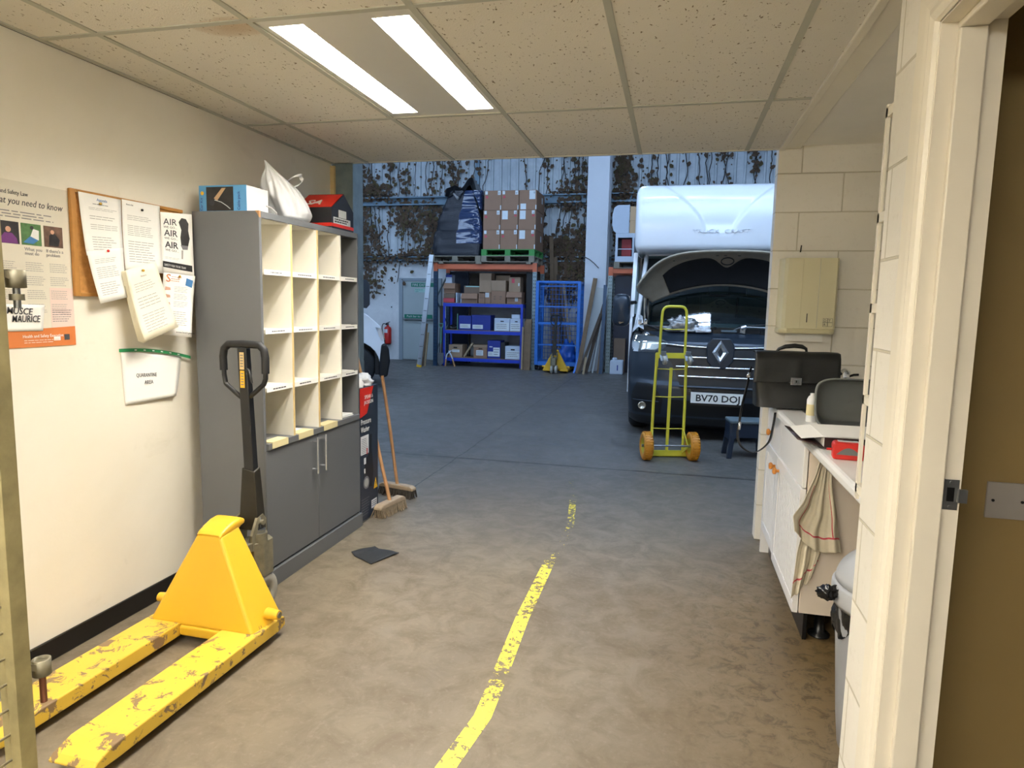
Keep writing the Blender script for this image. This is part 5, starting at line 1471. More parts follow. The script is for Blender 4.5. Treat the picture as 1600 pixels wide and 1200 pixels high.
# bin
t = thing('swing_bin', 'tall grey bullet bin with black liner, half hidden by the white wall edge', 'bin', (0.745, 2.21, 0))
bc = (0.745, 2.21, 0)
m = MB('bin_grey'); m.lathe([(0.155, 0.0), (0.162, 0.004), (0.172, 0.10), (0.200, 0.50), (0.200, 0.505), (0.196, 0.505), (0.168, 0.1), (0.0, 0.012)], bc, n=48); part('bin_body', m, t)
m = MB('bag_black')
def liner(u, v):
    a = 2 * pi * u
    r = 0.203 - 0.006 * (1 - v) + 0.012 * noise.noise(Vector((cos(a) * 3, sin(a) * 3, v * 3))) * (1 - v * 0.5) + 0.004 * sin(a * 23 + v * 7)
    low = 0.36 + 0.06 * sin(a * 2 + 0.6) + 0.03 * sin(a * 7)
    return (bc[0] + r * cos(a), bc[1] + r * sin(a), low + (0.52 - low) * v)
m.grid(liner, 90, 12, cu=True)
# knotted corner sticking out to the left
def knot(u, v):
    a = 2 * pi * u; b = pi * v
    d = Vector((cos(a) * sin(b), sin(a) * sin(b), cos(b)))
    k = 1 + 0.5 * noise.noise(d * 2.2) + 0.25 * noise.noise(d * 6)
    return (0.515 + 0.034 * d.x * k, 2.18 + 0.025 * d.y * k, 0.525 + 0.022 * d.z * k)
m.grid(knot, 24, 12, cu=True)
part('liner', m, t)
m = MB('bin_grey_light')
dome = [(0.208, 0.485), (0.214, 0.50), (0.212, 0.545), (0.203, 0.555)]
m.lathe(dome, bc, n=48, cap=False)
def domef(u, v):
    a = -pi * 0.5 + 0.62 + (2 * pi - 1.24) * u
    e = v * 1.18
    return (bc[0] + 0.203 * cos(e) * cos(a), bc[1] + 0.203 * cos(e) * sin(a), 0.555 + 0.125 * sin(e))
m.grid(domef, 40, 10)
part('dome', m, t, solid=0.003)
m = MB('bin_grey'); 
def flapf(u, v):
    a = -pi * 0.5 - 0.5 + 1.0 * u
    e = 0.45 + v * 0.6
    return (bc[0] + 0.185 * cos(e) * cos(a), bc[1] + 0.185 * cos(e) * sin(a) + 0.06, 0.535 + 0.13 * sin(e))
m.grid(flapf, 14, 8); part('swing_flap', m, t, solid=0.003)
m = MB('black_plastic'); m.lathe([(0.0, 0.545), (0.2, 0.546)], bc, n=32); part('bin_inside', m, t)

# ------------------------------------------------------------------ sack truck
t = thing('sack_truck', 'yellow tubular sack truck on two orange tyres standing in the hall', 'sack truck', (0.01, 6.30, 0), radians(15), local=True)
m = MB('sack_yellow')
lp = smooth_path([(-0.118, 0.02, 0.95), (-0.116, 0.01, 1.15), (-0.112, 0.0, 1.34), (-0.10, -0.002, 1.39), (-0.07, -0.004, 1.412), (0.0, -0.004, 1.415), (0.07, -0.004, 1.412), (0.10, -0.002, 1.39), (0.112, 0.0, 1.34), (0.116, 0.01, 1.15), (0.118, 0.02, 0.95)])
m.tube(lp, 0.0125, 12); part('handle_loop', m, t)
m = MB('sack_yellow')
for s in (-1, 1):
    m.tube([(s * 0.15, 0.045, 0.06), (s * 0.148, 0.04, 0.5), (s * 0.138, 0.03, 0.88), (s * 0.13, 0.025, 0.99)], 0.014, 12)
    m.bar((s * 0.145, 0.03, 0.26), (s * 0.17, -0.05, 0.13), 0.028, 0.006, up=(1, 0, 0)); m.bar((s * 0.17, -0.05, 0.13), (s * 0.145, 0.05, 0.05), 0.028, 0.006, up=(1, 0, 0))
    m.bar((s * 0.142, 0.01, 0.985), (s * 0.14, 0.02, 0.86), 0.03, 0.008)
m.rbox((0, 0.015, 0.965), (0.30, 0.012, 0.05)); m.bar((0, 0.05, 0.05), (0.005, 0.045, 0.85), 0.028, 0.006)
m.rbox((0, 0.052, 0.04), (0.32, 0.008, 0.055))
part('frame', m, t, bevel=0.001)
m = MB('edge_tape')
for z, w in ((1.21, 0.115), (0.84, 0.14), (0.58, 0.145), (0.28, 0.148)):
    m.tube([(-w, 0.03 - 0.02 * (z > 1), z), (0, 0.045 - 0.03 * (z > 1), z - 0.006), (w, 0.03 - 0.02 * (z > 1), z)], 0.0045, 8, 'sack_yellow')
part('cross_rod', m, t)
m = MB('sack_yellow'); m.box((-0.19, 0.05, 0.008), (0.19, 0.24, 0.014)); m.box((-0.19, 0.05, 0.008), (0.19, 0.056, 0.06)); part('toe_plate', m, t)
m = MB('steel'); m.cyl((-0.25, -0.05, 0.13), (0.25, -0.05, 0.13), 0.009, n=12); part('axle', m, t)
for s in (-1, 1):
    m = MB('tyre_orange')
    prof = [(0.075, -0.034), (0.085, -0.042), (0.105, -0.044), (0.122, -0.036), (0.129, -0.018), (0.130, 0.0), (0.129, 0.018), (0.122, 0.036), (0.105, 0.044), (0.085, 0.042), (0.075, 0.034)]
    m.lathe(prof, (s * 0.215, -0.05, 0.13), axis=0, n=40)
    for k in range(30):
        a = 2 * pi * k / 30
        for o_ in (-0.018, 0.018):
            m.X = Matrix.Translation((s * 0.215 + o_, -0.05, 0.13)) @ Matrix.Rotation(a, 4, 'X')
            m.box((-0.014, -0.006, 0.125), (0.014, 0.006, 0.1325))
    m.X = Matrix.Identity(4)
    wh = part('wheel', m, t)
    m = MB('rim_yellow'); m.lathe([(0.0, -0.02), (0.03, -0.02), (0.035, -0.008), (0.06, -0.008), (0.07, -0.034), (0.077, -0.034), (0.077, 0.034), (0.07, 0.034), (0.06, 0.008), (0.035, 0.008), (0.03, 0.02), (0.0, 0.02)], (s * 0.215, -0.05, 0.13), axis=0, n=28); m.cyl((s * 0.215 - 0.045, -0.05, 0.13), (s * 0.215 + 0.045, -0.05, 0.13), 0.014, n=14, m='steel')
    part('rim', m, wh)
for s in (-0.085, 0.145):
    m = MB('nylon_wheel'); m.lathe([(0.012, -0.013), (0.036, -0.015), (0.04, -0.008), (0.04, 0.008), (0.036, 0.015), (0.012, 0.013)], (s, -0.055, 0.925), axis=0, n=24); m.cyl((s - 0.02, -0.055, 0.925), (s + 0.02, -0.055, 0.925), 0.008, n=8, m='steel')
    c_ = part('folding_castor', m, t)
    m = MB('steel')
    for q in (-0.02, 0.02): m.bar((s + q, -0.055, 0.92), (s + q, 0.008, 0.975), 0.004, 0.03, up=(1, 0, 0))
    m.rbox((s, 0.0, 0.985), (0.048, 0.02, 0.04)); part('castor_fork', m, c_, bevel=0.002)

# ------------------------------------------------------------------ step stool
t = thing('step_stool', 'dark blue plastic step stool with a grey top, in front of the van', 'stool', (0.72, 6.62, 0), radians(8), local=True)
m = MB('stool_blue')
H = 0.36
for sx in (-1, 1):
    for sy in (-1, 1):
        vs = [(sx * 0.19, sy * 0.13, 0), (sx * 0.145, sy * 0.13, 0), (sx * 0.145, sy * 0.10, 0), (sx * 0.19, sy * 0.10, 0), (sx * 0.155, sy * 0.105, H - 0.02), (sx * 0.105, sy * 0.105, H - 0.02), (sx * 0.105, sy * 0.075, H - 0.02), (sx * 0.155, sy * 0.075, H - 0.02)]
        m._add(vs, [(0, 1, 2, 3), (7, 6, 5, 4), (0, 4, 5, 1), (1, 5, 6, 2), (2, 6, 7, 3), (3, 7, 4, 0)])
for sx in (-1, 1):
    m.prism([(-0.12, 0.17), (0.12, 0.17), (0.10, H - 0.02), (-0.10, H - 0.02)], 0, sx * 0.162 - 0.006, sx * 0.162 + 0.006)
m.prism([(-0.16, 0.16), (-0.1, 0.2), (0.1, 0.2), (0.16, 0.16), (0.15, H - 0.02), (-0.15, H - 0.02)], 1, -0.112, -0.10); m.prism([(-0.16, 0.16), (0.16, 0.16), (0.15, H - 0.02), (-0.15, H - 0.02)], 1, 0.10, 0.112)
part('legs', m, t, bevel=0.004)
m = MB('stool_top'); m.rbox((0, 0, H - 0.01), (0.34, 0.25, 0.03)); part('step_top', m, t, bevel=0.01, seg=3)

# ------------------------------------------------------------------ box van, bonnet open
VX = 0.49
t = thing('box_van', 'large van with dark front, open bonnet and white box body over the cab', 'van', (VX, 9.5, 0))
LV = [(0.12, .88, 7.34), (0.17, .93, 7.24), (0.26, .94, 7.19), (0.44, .95, 7.15), (0.58, .95, 7.15), (0.64, .955, 7.18), (0.80, .96, 7.20), (0.95, .955, 7.23), (1.04, .95, 7.26), (1.10, .94, 7.33), (1.14, .92, 7.42)]
def lvl(z):
    for i in range(len(LV) - 1):
        if z <= LV[i + 1][0] or i == len(LV) - 2:
            q = min(1, max(0, (z - LV[i][0]) / (LV[i + 1][0] - LV[i][0])))
            return LV[i][1] * (1 - q) + LV[i + 1][1] * q, LV[i][2] * (1 - q) + LV[i + 1][2] * q
DD, PP = 0.42, 3.2
def yf(x, z):
    w, y0 = lvl(z)
    s = min(1, abs(x - VX) / w)
    return y0 + DD * (1 - max(0, 1 - s ** PP) ** (1 / PP)) + 0.035 * s * s
def nose(u, v):
    k = v * (len(LV) - 1); i = min(int(k), len(LV) - 2); q = k - i
    z = LV[i][0] * (1 - q) + LV[i + 1][0] * q
    w, y0 = lvl(z)
    if u < 0.08: return (VX - w, 7.95 - (7.95 - (y0 + DD)) * u / 0.08, z)
    if u > 0.92: return (VX + w, y0 + DD + (7.95 - y0 - DD) * (u - 0.92) / 0.08, z)
    a = pi - pi * (u - 0.08) / 0.84
    c, s_ = cos(a), sin(a)
    x = w * (abs(c) ** (2 / PP)) * (1 if c > 0 else -1)
    s = abs(x) / w
    return (VX + x, y0 + DD * (1 - abs(s_) ** (2 / PP)) + 0.035 * s * s, z)
m = MB('van_dark')
m.grid(nose, 101, 41, mf=lambda i, j: 'van_black' if j < 7 else 'van_dark')
part('front_bumper', m, t)
def patch(mb, rows, off, mt, nu=24, sub=3, lift_edge=0.0):
    """surface patch hugging the nose: rows of (z, x left, x right), bottom to top"""
    pts = []
    for i in range(len(rows) - 1):
        for k in range(sub):
            q = k / sub; pts.append([rows[i][j] * (1 - q) + rows[i + 1][j] * q for j in range(3)])
    pts.append(rows[-1])
    def f(u, v):
        r = pts[int(round(v * (len(pts) - 1)))]
        x = r[1] + (r[2] - r[1]) * u
        return (x, yf(x, r[0]) - off, r[0])
    mb.grid(f, nu, len(pts), mt)
def patch_bar(mb, z0, z1, x0, x1, off, depth, mt, nu=30, droop=0.0):
    def f(u, v):
        x = x0 + (x1 - x0) * u
        dz = -droop * (abs(x - VX) / 0.5) ** 2
        k = [(z0, 0), (z0, depth), (z1, depth), (z1, 0)][int(round(v * 3))]
        return (x, yf(x, k[0]) - off - k[1], k[0] + dz)
    mb.grid(f, nu, 4, mt)
m = MB('van_black')
patch(m, [(0.50, VX - 0.36, VX + 0.36), (0.62, VX - 0.40, VX + 0.40), (0.80, VX - 0.47, VX + 0.47), (0.985, VX - 0.60, VX + 0.60), (1.02, VX - 0.60, VX + 0.60)], 0.006, 'van_black', sub=2)
patch(m, [(0.23, VX - 0.45, VX + 0.45), (0.44, VX - 0.5, VX + 0.5)], 0.004, 'van_black')
g = part('grille', m, t)
m = MB('chrome')
for s in (-1, 1):
    for z, a, b in ((0.99, 0.12, 0.57), (0.885, 0.12, 0.50), (0.785, 0.06 if s > 0 else 0.0, 0.44), (0.685, 0.0, 0.41)):
        patch_bar(m, z, z + 0.016, VX + s * a, VX + s * b, 0.008, 0.012, 'chrome', droop=-0.02 if z > .9 else 0)
patch_bar(m, 0.575, 0.6, VX - 0.40, VX + 0.40, 0.002, 0.02, 'van_dark')
part('chrome_bars', m, t, label='chrome grille bars')
m = MB('van_dark')
fy = 7.215
m.prism([(VX - 0.13, 0.86), (VX - 0.02 - 0.04, 0.78), (VX + 0.06, 0.78), (VX + 0.13, 0.86), (VX + 0.14, 1.02), (VX + 0.09, 1.10), (VX - 0.09, 1.10), (VX - 0.14, 1.02)], 1, fy - 0.035, fy + 0.06)
eb = part('badge_housing', m, t, bevel=0.01)
m = MB('emblem_silver')
def dia(h, w): return [(VX, 0.955 - h), (VX + w, 0.955), (VX, 0.955 + h), (VX - w, 0.955)]
o_ = dia(0.125, 0.082); i_ = dia(0.055, 0.026); mid = dia(0.092, 0.055)
def v3(p, d): return (p[0], fy - 0.038 - d, p[1])
for k in range(4):
    k2 = (k + 1) % 4
    m._add([v3(o_[k], 0), v3(o_[k2], 0), v3(mid[k2], 0.022), v3(mid[k], 0.022)], [(0, 1, 2, 3)])
    m._add([v3(mid[k], 0.022), v3(mid[k2], 0.022), v3(i_[k2], 0.004), v3(i_[k], 0.004)], [(0, 1, 2, 3)])
part('emblem', m, eb, label='silver diamond emblem')
# number plate
m = MB('plate_white'); py_ = 7.135
m.box((0.215, py_ - 0.012, 0.425), (0.735, py_, 0.536)); 
m.text('BV70 DOJ', (0.262, py_ - 0.0122, 0.446), (1, 0, 0), (0, 0, 1), 0.098, 'plate_black', width=0.435, depth=0.001, off=0.02)
m.box((0.22, py_, 0.40), (0.73, 7.2, 0.56), 'van_black')
part('number_plate', m, t, label='white plate reading BV70 DOJ')
for s in (-1, 1):
    def X(a): return VX + s * a
    rows = [(0.925, X(0.66), X(0.90)), (0.95, X(0.60), X(0.915)), (1.0, X(0.545), X(0.92)), (1.045, X(0.54), X(0.92)), (1.10, X(0.66), X(0.915)), (1.135, X(0.78), X(0.905))]
    m = MB('van_black'); patch(m, rows, 0.003, 'van_black'); hl = part('headlight', m, t)
    m = MB('lamp_reflector'); patch(m, [(0.955, X(0.66), X(0.86)), (1.0, X(0.60), X(0.875)), (1.04, X(0.62), X(0.875))], 0.007, 'lamp_reflector', nu=30); 
    patch(m, [(1.06, X(0.60), X(0.90)), (1.075, X(0.62), X(0.90))], 0.008, 'chrome'); part('reflector', m, hl)
    m = MB('lamp_glass'); patch(m, rows, 0.014, 'lamp_glass'); part('lens', m, hl)
    m = MB('van_black'); patch(m, [(0.27, X(0.58), X(0.88)), (0.44, X(0.56), X(0.90)), (0.52, X(0.62), X(0.88)), (0.60, X(0.70), X(0.84))], 0.004, 'van_black'); 
    patch_bar(m, 0.40, 0.412, X(0.6), X(0.88), 0.004, 0.01, 'van_dark'); part('lower_intake', m, t)
    xx = X(0.775); yy = yf(xx, 0.36)
    m = MB('lamp_reflector'); m.lathe([(0.0, 0.0), (0.03, -0.01), (0.036, -0.02), (0.042, -0.012), (0.046, 0.01)], (xx, yy - 0.012, 0.35), axis=1, n=24); part('fog_lamp', m, t)
    m = MB('van_dark')
    # front wing running up to the windscreen pillar
    def wing(u, v):
        prof = [(0.93, 7.62, 0.62), (0.945, 7.62, 0.95), (0.93, 7.55, 1.12), (0.86, 7.52, 1.19), (0.80, 7.52, 1.16)]
        prof2 = [(0.955, 8.32, 0.62), (0.955, 8.32, 0.95), (0.945, 8.3, 1.22), (0.90, 8.05, 1.34), (0.84, 7.98, 1.30)]
        k = v * 4; i = min(int(k), 3); q = k - i
        a = Vector(prof[i]).lerp(Vector(prof[i + 1]), q); b = Vector(prof2[i]).lerp(Vector(prof2[i + 1]), q)
        p = a.lerp(b, u); return (VX + s * p.x, p.y, p.z)
    m.grid(wing, 12, 17, 'van_white'); part('front_wing', m, t)
    m = MB('van_white')
    # cab side with side glass and A pillar
    xo = VX + s * 0.955
    m.prism([(7.95, 0.42), (7.95, 1.2), (8.02, 1.28), (8.40, 1.28), (8.40, 1.32), (8.12, 1.32), (8.42, 1.98), (8.92, 1.98), (8.92, 1.25), (8.4, 1.25), (8.4, 1.28), (9.0, 1.2), (9.0, 2.06), (8.36, 2.06), (7.98, 1.30), (7.93, 1.2)], 0, xo - 0.02, xo + 0.0) if False else None
    m.prism([(7.95, 0.40), (9.02, 0.40), (9.02, 1.24), (8.0, 1.30), (7.93, 1.22)], 0, xo - 0.03, xo)
    m.prism([(8.0, 1.29), (8.10, 1.30), (8.44, 1.98), (8.40, 2.06), (8.34, 2.06)], 0, xo - 0.05 - 0.015 * s, xo - 0.015 * s)
    m.prism([(8.34, 2.06), (8.42, 1.98), (9.02, 1.98), (9.02, 2.06)], 0, xo - 0.03, xo); m.prism([(8.94, 1.2), (9.02, 1.2), (9.02, 2.0), (8.94, 2.0)], 0, xo - 0.03, xo)
    cs = part('cab_side', m, t, bevel=0.008)
    m = MB('windscreen_glass'); m.quad((xo - 0.015, 8.08, 1.28), (xo - 0.015, 8.96, 1.23), (xo - 0.015, 8.96, 2.0), (xo - 0.015, 8.44, 2.0)); part('side_window', m, cs)
    m = MB('rubber'); m.lathe([(0.2, -0.11), (0.30, -0.115), (0.335, -0.09), (0.345, -0.04), (0.345, 0.04), (0.335, 0.09), (0.30, 0.115), (0.2, 0.11)], (VX + s * 0.83, 7.98, 0.345), axis=0, n=40)
    m.lathe([(0.0, s * 0.05), (0.07, s * 0.06), (0.08, s * 0.03), (0.2, s * 0.08), (0.2, -s * 0.08), (0.0, -s * 0.08)], (VX + s * 0.83, 7.98, 0.345), axis=0, n=30, m='steel')
    part('wheel', m, t)
    m = MB('rubber'); m.lathe([(0.0, -0.11), (0.30, -0.115), (0.345, -0.04), (0.345, 0.04), (0.30, 0.115), (0.0, 0.11)], (VX + s * 0.83, 11.5, 0.345), axis=0, n=30); part('wheel', m, t)
    # big door mirror
    m = MB('van_black')
    mx = VX + s * 1.09
    m.tube([(VX + s * 0.93, 8.1, 1.30), (mx - s * 0.06, 8.02, 1.34)], 0.022, 10); m.tube([(VX + s * 0.93, 8.1, 1.46), (mx - s * 0.06, 8.02, 1.45)], 0.022, 10)
    def mir(u, v):
        a = 2 * pi * u; e = 0.55
        hh = 0.19; ww = 0.105
        c, s2 = cos(a), sin(a)
        k = [0.0, 0.7, 0.93, 1.0, 1.0][int(round(v * 4))]; d = [-0.055, -0.05, -0.03, 0.0, 0.05][int(round(v * 4))]
        return (mx + ww * k * (abs(c) ** e) * (1 if c > 0 else -1), 8.0 + d, 1.365 + hh * k * (abs(s2) ** e) * (1 if s2 > 0 else -1))
    m.grid(mir, 32, 5, 'van_dark', cu=True); m.rbox((mx, 7.985, 1.40), (0.205, 0.06, 0.012)); m.box((mx - 0.09, 8.045, 1.2), (mx + 0.09, 8.05, 1.53), 'chrome')
    m.rbox((mx - s * 0.0, 7.962, 1.235), (0.05, 0.02, 0.05), (0, 0.5 * s, 0), m='lamp_glass')
    part('door_mirror', m, t)
# engine bay
m = MB('van_black')
m.box((VX - 0.88, 7.42, 0.85), (VX + 0.88, 8.0, 0.98)); m.box((VX - 0.86, 7.86, 0.98), (VX + 0.86, 7.98, 1.20)); m.box((VX - 0.70, 7.46, 0.98), (VX - 0.30, 7.8, 1.06)); m.box((VX - 0.1, 7.52, 0.98), (VX + 0.35, 7.82, 1.12)); m.box((VX + 0.42, 7.5, 0.98), (VX + 0.72, 7.78, 1.13), 'van_dark')
part('engine_bay', m, t, bevel=0.01)
m = MB('van_dark'); m.grid(lambda u, v: (VX - 0.80 + 1.6 * u, yf(VX - 0.80 + 1.6 * u, 1.14) - 0.0 + 0.10 * v, 1.138 - 0.02 * v + 0.015 * sin(v * 3)), 40, 6); part('slam_panel', m, t)
m = MB('steel')
m.tube(smooth_path([(0.62, 7.45, 1.17), (0.72, 7.5, 1.21), (0.95, 7.5, 1.21), (1.25, 7.5, 1.2)]), 0.009, 8); m.rbox((0.72, 7.46, 1.15), (0.05, 0.05, 0.11)); m.cyl((0.70, 7.45, 1.20), (0.75, 7.46, 1.215), 0.028, n=14, m='chrome')
m.rbox((0.58, 7.45, 1.17), (0.16, 0.04, 0.02), m='stool_top'); m.rbox((0.46, 7.45, 1.16), (0.08, 0.06, 0.04), m='black_plastic'); m.cyl((0.44, 7.45, 1.17), (0.44, 7.45, 1.21), 0.012, n=10, m='black_plastic'); m.rbox((0.95, 7.46, 1.15), (0.10, 0.06, 0.05), m='black_plastic'); m.rbox((1.08, 7.46, 1.16), (0.07, 0.05, 0.08), m='chrome')
m.tube(smooth_path([(0.66, 7.46, 1.12), (0.70, 7.43, 1.15), (0.76, 7.43, 1.13), (0.74, 7.46, 1.10)]), 0.008, 8, 'black_plastic')
part('latch_fittings', m, t)
m = MB('steel')
for x in (-0.36, -0.30, 1.28): m.rbox((x, 7.62, 1.24), (0.035, 0.05, 0.05)); m.cyl((x, 7.6, 1.25), (x, 7.58, 1.27), 0.012, n=10, m='chrome')
m.tube(smooth_path([(-0.38, 7.7, 1.2), (-0.33, 7.62, 1.22), (-0.22, 7.58, 1.19), (-0.1, 7.52, 1.15)]), 0.01, 8, 'black_plastic')
part('hinge_fittings', m, t)
# bonnet
def bon(u, v, off=0.0, w0=0.80, w1=0.955, shrink=1.0):
    s = (u - 0.5) * 2 * shrink
    xl = VX + 0.06 + s * (w0 + (w1 - w0) * min(1, v * 1.4))
    zt = 2.015 - 0.06 * s * s - 0.34 * abs(s) ** 5
    zb = 1.66 - 0.20 * s * s
    z = zb + (zt - zb) * v
    y = 8.02 - 0.36 * v + 0.06 * s * s * v + 0.05 * sin(v * pi) - 0.07 * (v > 0.9) * (v - 0.9) * 10
    return (xl, y - off, z)
m = MB('bonnet_under'); m.grid(lambda u, v: bon(u, v), 60, 20); bn = part('bonnet', m, t, solid=0.02, label='raised bonnet, beige underside')
m = MB('van_dark'); m.grid(lambda u, v: tuple(Vector(bon(u, v)) + Vector((0, 0.024, 0.006))), 60, 20); part('outer_skin', m, bn)
m = MB('insulation')
def pad(u, v):
    s = (u - 0.5) * 2
    lobes = 0.86 - 0.30 * math.exp(-(s / 0.16) ** 2) - 0.25 * abs(s) ** 3
    return bon(0.5 + (u - 0.5) * 0.74, 0.06 + v * (lobes - 0.06) * 0.98, 0.010)
m.grid(pad, 60, 14); part('insulation_pad', m, bn, solid=0.012)
m = MB('bonnet_under')
def rib(u, v):
    p = Vector(bon(0.02 + 0.96 * u, 0.86 + 0.09 * v, 0.010 + 0.012 * sin(v * pi))); return tuple(p)
m.grid(rib, 60, 6)
m.tube([Vector(bon(0.5 + 0.035 * cos(a), 0.74 + 0.10 * sin(a), 0.016)) for a in [2 * pi * k / 16 for k in range(16)]], 0.006, 6, 'black_plastic', closed=True)
for q in (0.44, 0.485, 0.56): m.rbox(bon(q, 0.90, 0.02), (0.03, 0.01, 0.012), m='black_plastic')
for q in (0.2, 0.27, 0.73, 0.8): m.rbox(bon(q, 0.88, 0.02), (0.02, 0.01, 0.012), m='black_plastic')
part('stiffener', m, bn)
for s in (-1, 1):
    m = MB('bonnet_under')
    m.grid(lambda u, v: (VX + 0.03 + s * (0.80 + 0.02 * v + 0.05 * u), 7.98 - 0.06 * u + 0.05 * v, 1.22 + 0.32 * v + 0.02 * u), 4, 8)
    m.tube([(VX + s * 0.78, 7.9, 1.2), (VX + s * 0.80, 7.86, 1.36), (VX + s * 0.79, 7.95, 1.5)], 0.012, 8, 'black_plastic')
    part('bonnet_hinge', m, t, solid=0.012)
# windscreen, dash, cab interior
m = MB('windscreen_glass')
def ws(u, v):
    s = (u - 0.5) * 2
    w = 0.90 - 0.06 * v
    return (VX + s * w, 7.82 + 0.53 * v + 0.12 * s * s, 1.20 + 0.85 * v)
m.grid(ws, 40, 14); part('windscreen', m, t)
m = MB('van_white')
m.tube([ws(0.0, k / 10) for k in range(11)], 0.028, 8); m.tube([ws(1.0, k / 10) for k in range(11)], 0.028, 8); m.tube([ws(k / 20, 1.0) for k in range(21)], 0.03, 8)
part('windscreen_frame', m, t)
m = MB('van_black')
m.prism([(7.9, 1.0), (8.0, 1.24), (8.35, 1.30), (8.5, 1.22), (8.5, 0.9), (7.95, 0.9)], 0, VX - 0.88, VX + 0.88)
m.box((VX - 0.92, 8.98, 0.4), (VX + 0.92, 9.0, 2.05)); m.box((VX - 0.92, 8.0, 0.4), (VX + 0.92, 9.0, 0.45))
for sx in (-0.55, 0.05, 0.5): m.box((VX + sx - 0.22, 8.75, 0.5), (VX + sx + 0.22, 8.9, 1.55)); m.box((VX + sx - 0.12, 8.78, 1.57), (VX + sx + 0.12, 8.88, 1.78))
part('cab_interior', m, t, bevel=0.02)
# wiper arms
m = MB('black_plastic')
for x0_ in (-0.1, 0.7): m.tube([(x0_, 7.86, 1.21), (x0_ + 0.3, 7.845, 1.235), (x0_ + 0.62, 7.87, 1.26)], 0.009, 6)
part('wiper', m, t)
# luton box
LP = [(8.95, 2.03), (8.35, 2.045), (8.17, 2.06), (8.10, 2.10), (8.075, 2.2), (8.055, 2.4), (8.07, 2.58), (8.11, 2.71), (8.19, 2.80), (8.36, 2.85), (8.7, 2.88), (9.1, 2.89), (9.8, 2.89), (10.7, 2.89), (11.6, 2.89), (12.6, 2.89)]
LPs = smooth_path([(0, a, b) for a, b in LP], 8)
def lut(u, v):
    s = (u - 0.5) * 2
    k = v * (len(LPs) - 1); i = min(int(k), len(LPs) - 2); q = k - i
    p = LPs[i].lerp(LPs[i + 1], q); tg = (LPs[i + 1] - LPs[i]).normalized()
    n = Vector((0, -tg.z, tg.y)) * -1
    n = Vector((0, tg.z, -tg.y))      # inward
    e = max(0, abs(s) - 0.92) / 0.08
    W_ = 0.975
    x = W_ * (abs(s) if e == 0 else 0.92 + 0.08 * sin(e * pi / 2)) * (1 if s > 0 else -1)
    ins = 0.085 * (1 - cos(e * pi / 2))
    p = p + n * ins
    z = p.z
    dep = 0.0
    if 2.2 < z < 2.9 and p.y < 8.6:
        hw = 0.17 + 0.42 * max(0, (z - 2.28) / 0.5) ** 1.6
        dlt = hw - abs(x + VX - 0.46)
        sm_ = max(0, min(1, dlt / 0.035)); sm_ = sm_ * sm_ * (3 - 2 * sm_)
        dep = 0.032 * sm_ * max(0, min(1, (z - 2.24) / 0.12)) * max(0, min(1, (2.86 - z) / 0.08))
    return (VX + x, p.y + dep, z)
m = MB('van_white'); m.grid(lut, 121, 97); lb = part('luton_nose', m, t)
m = MB('van_white'); m.box((VX - 0.97, 9.0, 0.72), (VX + 0.97, 12.6, 2.812)); m.box((VX - 0.5, 9.0, 0.45), (VX - 0.4, 12.5, 0.72), 'van_black'); m.box((VX + 0.4, 9.0, 0.45), (VX + 0.5, 12.5, 0.72), 'van_black')
# side cheeks under the nose
CH = []
for i_ in range(len(LPs) - 1):
    tg_ = (LPs[i_ + 1] - LPs[i_]).normalized(); p_ = LPs[i_] + Vector((0, tg_.z, -tg_.y)) * 0.078
    if p_.y < 9.05: CH.append((p_.y, p_.z))
for s in (-1, 1): m.prism([(9.05, 2.06)] + CH + [(9.05, 2.81)], 0, VX + s * 0.967 - 0.005, VX + s * 0.967 + 0.005)
part('box_body', m, t, bevel=0.004)
m = MB('van_white'); m.text('TRUCK  CRAFT', (0.17, 8.064, 2.265), (1, 0, 0), (0, 0, 1), 0.055, width=0.62, depth=0.012); part('raised_lettering', m, lb, label='raised white letters')

cloth_lump('foil_bundle', 'crumpled silver foil bundle lying in the open engine bay left of the badge', 'foil', (0.12, 7.47, 1.15), 0.12, 'foil', 9, (1.35, 0.6, 0.75), 0.6, 60)
cloth_lump('white_rag', 'bright white rag beside the foil bundle on the van front', 'rag', (0.31, 7.41, 1.15), 0.062, 'cloth_crumple', 21, (1.2, 0.6, 0.7), 0.5, 40)

# ------------------------------------------------------------------ second van, at the left
t = thing('parked_van', 'white van nose with a black bumper, mostly hidden behind the grey cabinet', 'van', (-4.50, 10.08, 0), radians(28), local=True)
INV[t] = Matrix.Translation((4.50, -10.08, 0))
def arc(cx, cz, r, a0, a1, n=12): return [(cx + r * cos(radians(a0 + (a1 - a0) * k / n)), cz + r * sin(radians(a0 + (a1 - a0) * k / n))) for k in range(n + 1)]
body = [(-4.60, 0.42)] + [(-4.545, 0.70), (-4.56, 0.82), (-4.62, 1.02), (-4.78, 1.16), (-4.98, 1.30), (-5.06, 1.36), (-5.62, 1.98), (-5.9, 2.05), (-9.3, 2.05), (-9.4, 0.35), (-8.7, 0.35)] + arc(-8.3, 0.36, 0.40, 180, 0)[1:] + [(-5.5, 0.33)] + arc(-5.03, 0.36, 0.41, 180, 8)[0:]
m = MB('van_white'); m.prism(body, 1, 10.12, 11.95); part('body_shell', m, t, bevel=0.05, seg=3)
m = MB('van_black'); m.prism([(-4.62, 0.16), (-4.50, 0.20), (-4.46, 0.45), (-4.48, 0.66), (-4.54, 0.74), (-4.60, 0.72), (-4.625, 0.5), (-4.64, 0.25)], 1, 10.08, 12.0); part('bumper', m, t, bevel=0.03, seg=3, label='black bumper')
m = MB('van_dark'); m.prism([(-5.2, 1.36), (-5.66, 1.88), (-6.2, 1.9), (-6.2, 1.36)], 1, 10.105, 10.125); part('side_window', m, t)
